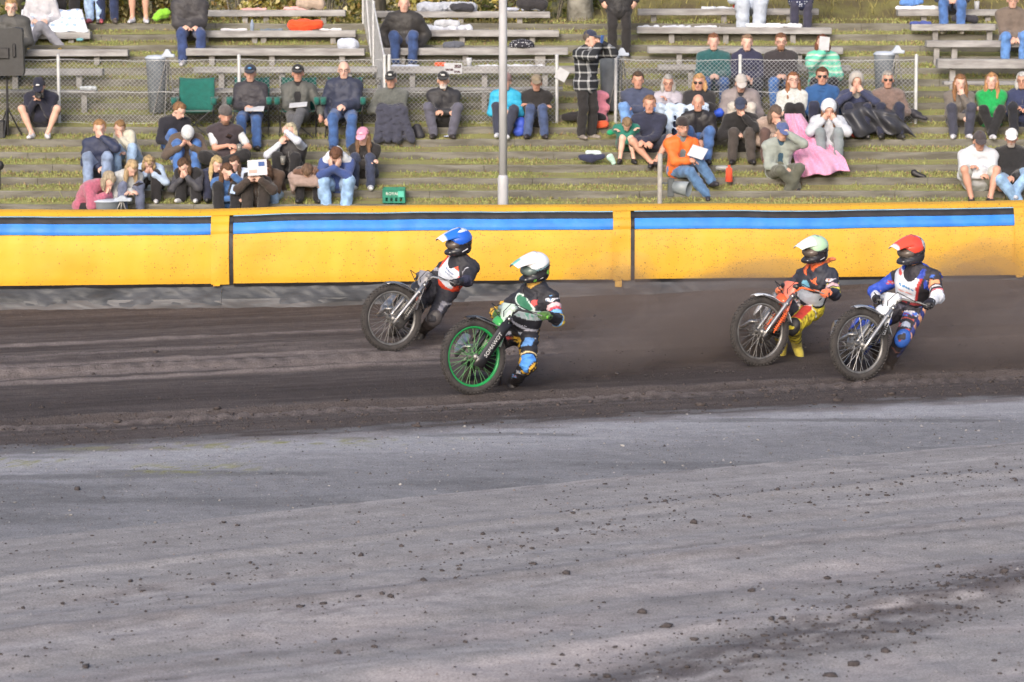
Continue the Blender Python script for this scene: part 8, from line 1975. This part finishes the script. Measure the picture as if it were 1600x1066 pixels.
blob('cushion', 'black cushion with white spots on the bench', 'cushion', [ell(at_y(815, 71, step_y(11) + 0.2), (0.20, 0.12, 0.10))], dots_mat('spotted_cushion', (40, 40, 50), (210, 212, 220), 38, 0.30), 0.015, 0.02, cuts=[(at_y(815, 75, step_y(11) + .2), np.array([0, 0, -1.0]))])
b = MB(); p = at_y(733, 104, step_y(9) + 0.2); b.lathe([(0.035, 0), (0.042, 0.13), (0.038, 0.13), (0.0, 0.01)], p, 14); one('paper_cup', 'white paper cup on the newspaper bench', 'cup', b, M_PAPER, None, True)
on_bench(682, 694, 104, 9, 0.06, (226, 100, 60), 'bag', 'small orange packet beside the newspaper', 'packet', n=2); on_bench(742, 850, 104, 9, 0.025, (206, 210, 222), 'blanket', 'long white folded blanket on the newspaper bench', 'blanket', n=6); on_bench(612, 652, 105, 9, 0.04, (186, 196, 220), 'blanket', 'pale folded jacket on the bench below the black windproof jacket', 'garment')
on_bench(998, 1040, 43, 13, 0.025, (206, 212, 226), 'blanket', 'flat white blanket at the left end of the bench behind the teal sweater', 'blanket'); on_bench(1042, 1078, 43, 13, 0.025, (196, 202, 220), 'blanket', 'second flat white blanket beside the first', 'blanket'); on_bench(1084, 1124, 43, 13, 0.025, (214, 218, 230), 'blanket', 'third flat white blanket behind the teal sweater', 'blanket'); on_bench(1168, 1250, 43, 13, 0.055, (226, 230, 238), 'blanket', 'crumpled white blanket behind the black fleece', 'blanket', n=6, seed=3)
on_bench(1098, 1148, 14, 15, 0.03, (206, 212, 224), 'blanket', 'flat pale blanket on the top bench beside the pale skirt', 'blanket'); on_bench(1148, 1158, 13, 15, 0.06, (226, 76, 60), 'bag', 'small red packet beside the pale skirt', 'packet', n=2)
on_bench(1402, 1478, 15, 15, 0.055, dots_mat('printed_blanket', (232, 232, 236), (230, 190, 120), 10, 0.25), 'blanket', 'white printed blanket on the far right top bench', 'blanket', n=5, seed=2); on_bench(1410, 1440, 8, 15, 0.08, (96, 142, 214), 'bag', 'light blue bag on the printed blanket', 'bag', n=3)
on_bench(1424, 1452, 39, 13, 0.05, (70, 84, 150), 'cushion', 'blue cushion on the short bench at far right', 'cushion', off=0.24); on_bench(1492, 1522, 34, 14, 0.10, (54, 54, 64), 'bag', 'dark bag below the far right top bench', 'bag', off=0.1)
b = MB(); p = at_y(1526, 15, step_y(15) + 0.2); b.lathe([(0.035, 0), (0.042, 0.13), (0.038, 0.13), (0.0, 0.01)], p, 14); one('paper_cup', 'white paper cup on the far right top bench', 'cup', b, M_PAPER, None, True)
blob('bag', 'lime green bag on the grass at the upper left', 'bag', [cone(A(243, 28, 15, .05), A(254, 22, 15, .1), 0.05, 0.08), ell(A(258, 20, 15, .1), (0.07, 0.06, 0.06))], cloth((140, 206, 60)), 0.015, wob=0.012)
on_bench(128, 148, 140, 7, 0.05, (206, 214, 222), 'bag', 'white plastic bag on the low bench behind the wire at left', 'bag', n=2)
blob('bag', 'turquoise pad under the draped bench', 'cushion', [ell(A(125, 62, 12, 0.2), (0.06, 0.05, 0.028))], cloth((110, 170, 180)), 0.012, 0.01)

# =================================================================== TREES AND HEDGE ON THE HILLTOP
M_BARK = pm('bark', (0.22, 0.20, 0.17), (0.11, 0.10, 0.085), 0.95, 6, 0.9, 20, stretch=(3, 3, 0.6)); M_BARKP = pm('pale_bark', (0.42, 0.41, 0.38), (0.22, 0.21, 0.19), 0.9, 5, 0.7, 16)
def leaf_mat():
    m, t, b = new_mat('leaves'); N = t.nodes; L = t.links
    at = N.new('ShaderNodeAttribute'); at.attribute_name = 'Col'; L.new(at.outputs['Color'], b.inputs['Base Color']); b.inputs['Roughness'].default_value = 0.6
    b.inputs['Transmission Weight'].default_value = 0.0
    tr = N.new('ShaderNodeBsdfTranslucent'); L.new(at.outputs['Color'], tr.inputs['Color']); mx = N.new('ShaderNodeMixShader'); mx.inputs[0].default_value = 0.35
    out = [n for n in N if n.type == 'OUTPUT_MATERIAL'][0]; L.new(b.outputs[0], mx.inputs[1]); L.new(tr.outputs[0], mx.inputs[2]); L.new(mx.outputs[0], out.inputs[0]); return m
M_LEAF = leaf_mat()
def leaves(name, centers, rads, n, cols, parent, base, size=(0.03, 0.07)):
    C = np.array(centers); R = np.array(rads); i = RNG.integers(0, len(C), n)
    d = RNG.normal(0, 1, (n, 3)); d /= np.linalg.norm(d, axis=1, keepdims=True); P = C[i] + d * R[i][:, None] * (RNG.uniform(0.25, 1, (n, 1)) ** 0.5)
    a = RNG.normal(0, 1, (n, 3)); a /= np.linalg.norm(a, axis=1, keepdims=True); b = np.cross(a, RNG.normal(0, 1, (n, 3))); b /= np.linalg.norm(b, axis=1, keepdims=True)
    s = RNG.uniform(*size, (n, 1)); V = np.stack([P - a * s, P + b * s * 0.55, P + a * s, P - b * s * 0.55], 1).reshape(-1, 3) - base
    o = mesh_np(name, V, np.arange(4 * n).reshape(n, 4), M_LEAF, parent)
    cc = np.array(cols); c = cc[RNG.integers(0, len(cc), n)] * RNG.uniform(0.6, 1.3, (n, 1)); set_col(o, 'Col', np.repeat(c, 4, 0)); return o
GOLD = [(0.50, 0.40, 0.08), (0.36, 0.33, 0.08), (0.60, 0.52, 0.22), (0.20, 0.20, 0.06), (0.30, 0.2, 0.07), (0.78, 0.70, 0.42), (0.7, 0.62, 0.3)]; GRN = [(0.09, 0.12, 0.03), (0.14, 0.16, 0.04), (0.22, 0.21, 0.06)]  # palest gold tones paint bright sky gaps into the leaf colour
def tree(px, Y, r, hgt, label, bark, cols, lean=0.0, nl=2600):
    x = at_y(px, 10, Y)[0]; z = HILL_Z + np.interp(Y - yt, [q[0] for q in prof], [q[1] for q in prof]) * bank_f(x) - 0.1
    base = np.array([x, Y, z]); t = thing('tree', base, label, 'tree', 'trees on the hilltop')
    b = MB(); pts = [(lean * h + 0.05 * math.sin(h * 1.3 + px), 0.04 * math.cos(h + px), h) for h in np.linspace(0, hgt, 9)]
    b.tube(pts, [r * (1.35 if i == 0 else 1 - 0.75 * i / 8) for i in range(9)], 10)
    cen = []
    for q in range(9):
        h = hgt * (0.42 + 0.06 * q); a = q * 2.4 + px; L_ = hgt * (0.26 - 0.014 * q); p0 = np.array([lean * h, 0, h]); e = p0 + np.array([math.cos(a) * L_, math.sin(a) * L_, L_ * 0.6])
        b.tube([p0, (p0 + e) / 2 + np.array([0, 0, -0.1]), e], [r * 0.35, r * 0.22, r * 0.06], 6); cen += [base + e, base + (p0 + e * 2) / 3]
    cen.append(base + np.array(pts[-1]))
    b.build('trunk', bark, t, True)
    leaves('crown', cen, [hgt * 0.13] * len(cen), nl, cols, t, base, (0.05, 0.11)); return t
TL = ['tree trunk nearest the raking fence on the hilltop', 'slim tree right of the black windproof jacket on the hilltop', 'slender tree above the lamp post on the hilltop', 'pale barked tree left of the standing black coat', 'dark tree above the right hand benches', 'tree at the far right of the hilltop', 'tree at the far left of the hilltop']
for (px, Y, r, h, bk_, cl), lb in zip(((588, 49.4, 0.16, 8, M_BARK, GOLD), (700, 49.9, 0.12, 8, M_BARK, GOLD), (762, 49.8, 0.09, 7, M_BARK, GOLD), (908, 49.5, 0.17, 9, M_BARKP, GRN), (1280, 56, 0.16, 9, M_BARK, GRN), (1530, 55, 0.15, 9, M_BARK, GOLD), (20, 50.6, 0.15, 8, M_BARK, GOLD)), TL): tree(px, Y, r, h, lb, bk_, cl)
def bush(px, Y, w, h, label, cols, n):
    x = at_y(px, 10, Y)[0]; z = HILL_Z + np.interp(Y - yt, [q[0] for q in prof], [q[1] for q in prof]) * bank_f(x) - 0.1; base = np.array([x, Y, z])
    t = thing('bush', base, label, 'bush', 'bushes on the hilltop'); cen = []; rd = []
    b = MB()
    for q in range(26):
        c = np.array([RNG.uniform(-w, w), RNG.uniform(-0.3, 0.5), 0.05 + h * RNG.uniform(0, 1) ** 1.7]); cen.append(base + c); rd.append(RNG.uniform(0.16, 0.34)); b.tube([(c[0] * 0.5, 0, 0), c * 0.7, c], [0.018, 0.012, 0.005], 5)
    b.build('stems', M_BARK, t); leaves('foliage', cen, rd, int(n * 1.25), cols, t, base, (0.03, 0.075)); return t
for (px, Y, w, h, c, n), lb in zip(((60, 49.5, 1.0, 1.3, GRN, 1800), (165, 49.3, 0.9, 1.2, GOLD, 2400), (245, 49.35, 0.8, 1.2, GOLD + GRN, 2200), (390, 49.5, 1.0, 1.1, GOLD, 2400), (500, 49.4, 0.9, 1.2, GOLD + GRN, 2400), (640, 49.6, 0.9, 1.0, GOLD, 1700), (740, 49.6, 0.8, 1.0, GOLD + GRN, 1600), (840, 49.8, 0.9, 0.9, GRN, 1400), (1010, 53.5, 1.0, 0.8, GRN, 1100)),
        ('dark green bush at the far upper left', 'golden bush behind the standing pale jeans', 'golden green bush behind the white sneakers', 'golden bush above the pink towels', 'golden green bush left of the raking fence', 'golden bush behind the black windproof jacket', 'golden green bush left of the lamp post top', 'dark bush right of the lamp post top', 'low dark bush right of the standing black coat')): bush(px, Y, w, h, lb, c, n)
# =================================================================== DUST THROWN UP BY THE REAR WHEELS
def dust(label, pts, rad0, rad1, dens, seed, n=6):
    """a plume of brown dust: nested ragged closed shells, each a thin even volume"""
    m = bpy.data.materials.new('dust_%d' % seed); m.use_nodes = True; N = m.node_tree.nodes; L = m.node_tree.links
    for nd in list(N):
        if nd.type != 'OUTPUT_MATERIAL': N.remove(nd)
    out = [x for x in N if x.type == 'OUTPUT_MATERIAL'][0]
    pv = N.new('ShaderNodeVolumePrincipled'); pv.inputs['Color'].default_value = (0.46, 0.385, 0.345, 1); pv.inputs['Density'].default_value = dens; pv.inputs['Anisotropy'].default_value = 0.2
    L.new(pv.outputs[0], out.inputs['Volume'])
    P = [np.array(p) for p in pts]; base = P[0].copy()
    root = None
    for q, sc in enumerate((1.0, 0.68, 0.4)):
        pr_ = []
        for i in range(len(P) - 1):
            t0, t1 = i / (len(P) - 1), (i + 1) / (len(P) - 1)
            pr_.append(cone(P[i], P[i + 1], (rad0 + (rad1 - rad0) * t0) * sc, (rad0 + (rad1 - rad0) * t1) * sc))
        V, F = sculpt(pr_, 0.07, 0.15, wob=0.10 * sc, wf=5 + 2 * q, seed=seed + q)
        if root is None:
            root = tag(mesh_np('dust_cloud', V - base, F, m, None, True, base), label, 'dust', kind='stuff')
        else: mesh_np('dust_core', V - base, F, m, root, True)
    return root
def trail(px, py, dY, L_, rise, back=1.0): 
    p = at_z(px, py, 0.1); p[1] += dY; p[2] = 0.12
    return [p, p + np.array([L_ * 0.3, 0.25 * back, rise * 0.35]), p + np.array([L_ * 0.65, 0.55 * back, rise * 0.7]), p + np.array([L_, 0.9 * back, rise])]
dust('brown dust thrown up behind the white helmeted rider', trail(815, 596, 0.5, 2.6, 0.30, 3.0), 0.16, 0.55, 0.62, 1)
dust('brown dust thrown up behind the blue helmeted rider', trail(690, 528, 0.5, 2.0, 0.20, 1.6), 0.14, 0.42, 0.5, 2)
dust('brown dust thrown up behind the pale green helmeted rider', trail(1250, 550, 0.6, 2.4, 0.35, 2.4), 0.16, 0.5, 0.5, 3)
dust('brown dust thrown up behind the red helmeted rider', trail(1405, 575, 0.5, 3.6, 0.45), 0.18, 0.75, 0.5, 4)
# soil crumbs in the air behind each rear wheel
QP = []
for px, py, dY, sp_ in ((815, 596, 0.6, 1.0), (690, 528, 0.6, 0.8), (1250, 550, 0.7, 1.0), (1405, 575, 0.6, 1.3)):
    p = at_z(px, py, 0.1); p[1] += dY; n = 150
    t_ = RNG.uniform(0, 1, n) ** 1.4; el_ = RNG.uniform(0.05, 0.5, n); x = t_ * 2.2 * sp_; z = 0.06 + x * np.tan(el_) * 0.8 - 0.18 * x * x; y = RNG.normal(0, 0.12, n) + t_ * 0.7
    P = np.stack([p[0] + x, p[1] + y, np.maximum(z, 0.02)], 1); QP.append(P)
QP = np.concatenate(QP); clods('flying_soil', QP, RNG.gamma(1.6, 0.0028, len(QP)) + 0.003, pm('clod_soil', (0.075, 0.064, 0.066)), 'dark soil crumbs flying up behind the rear wheels', 'flying soil')
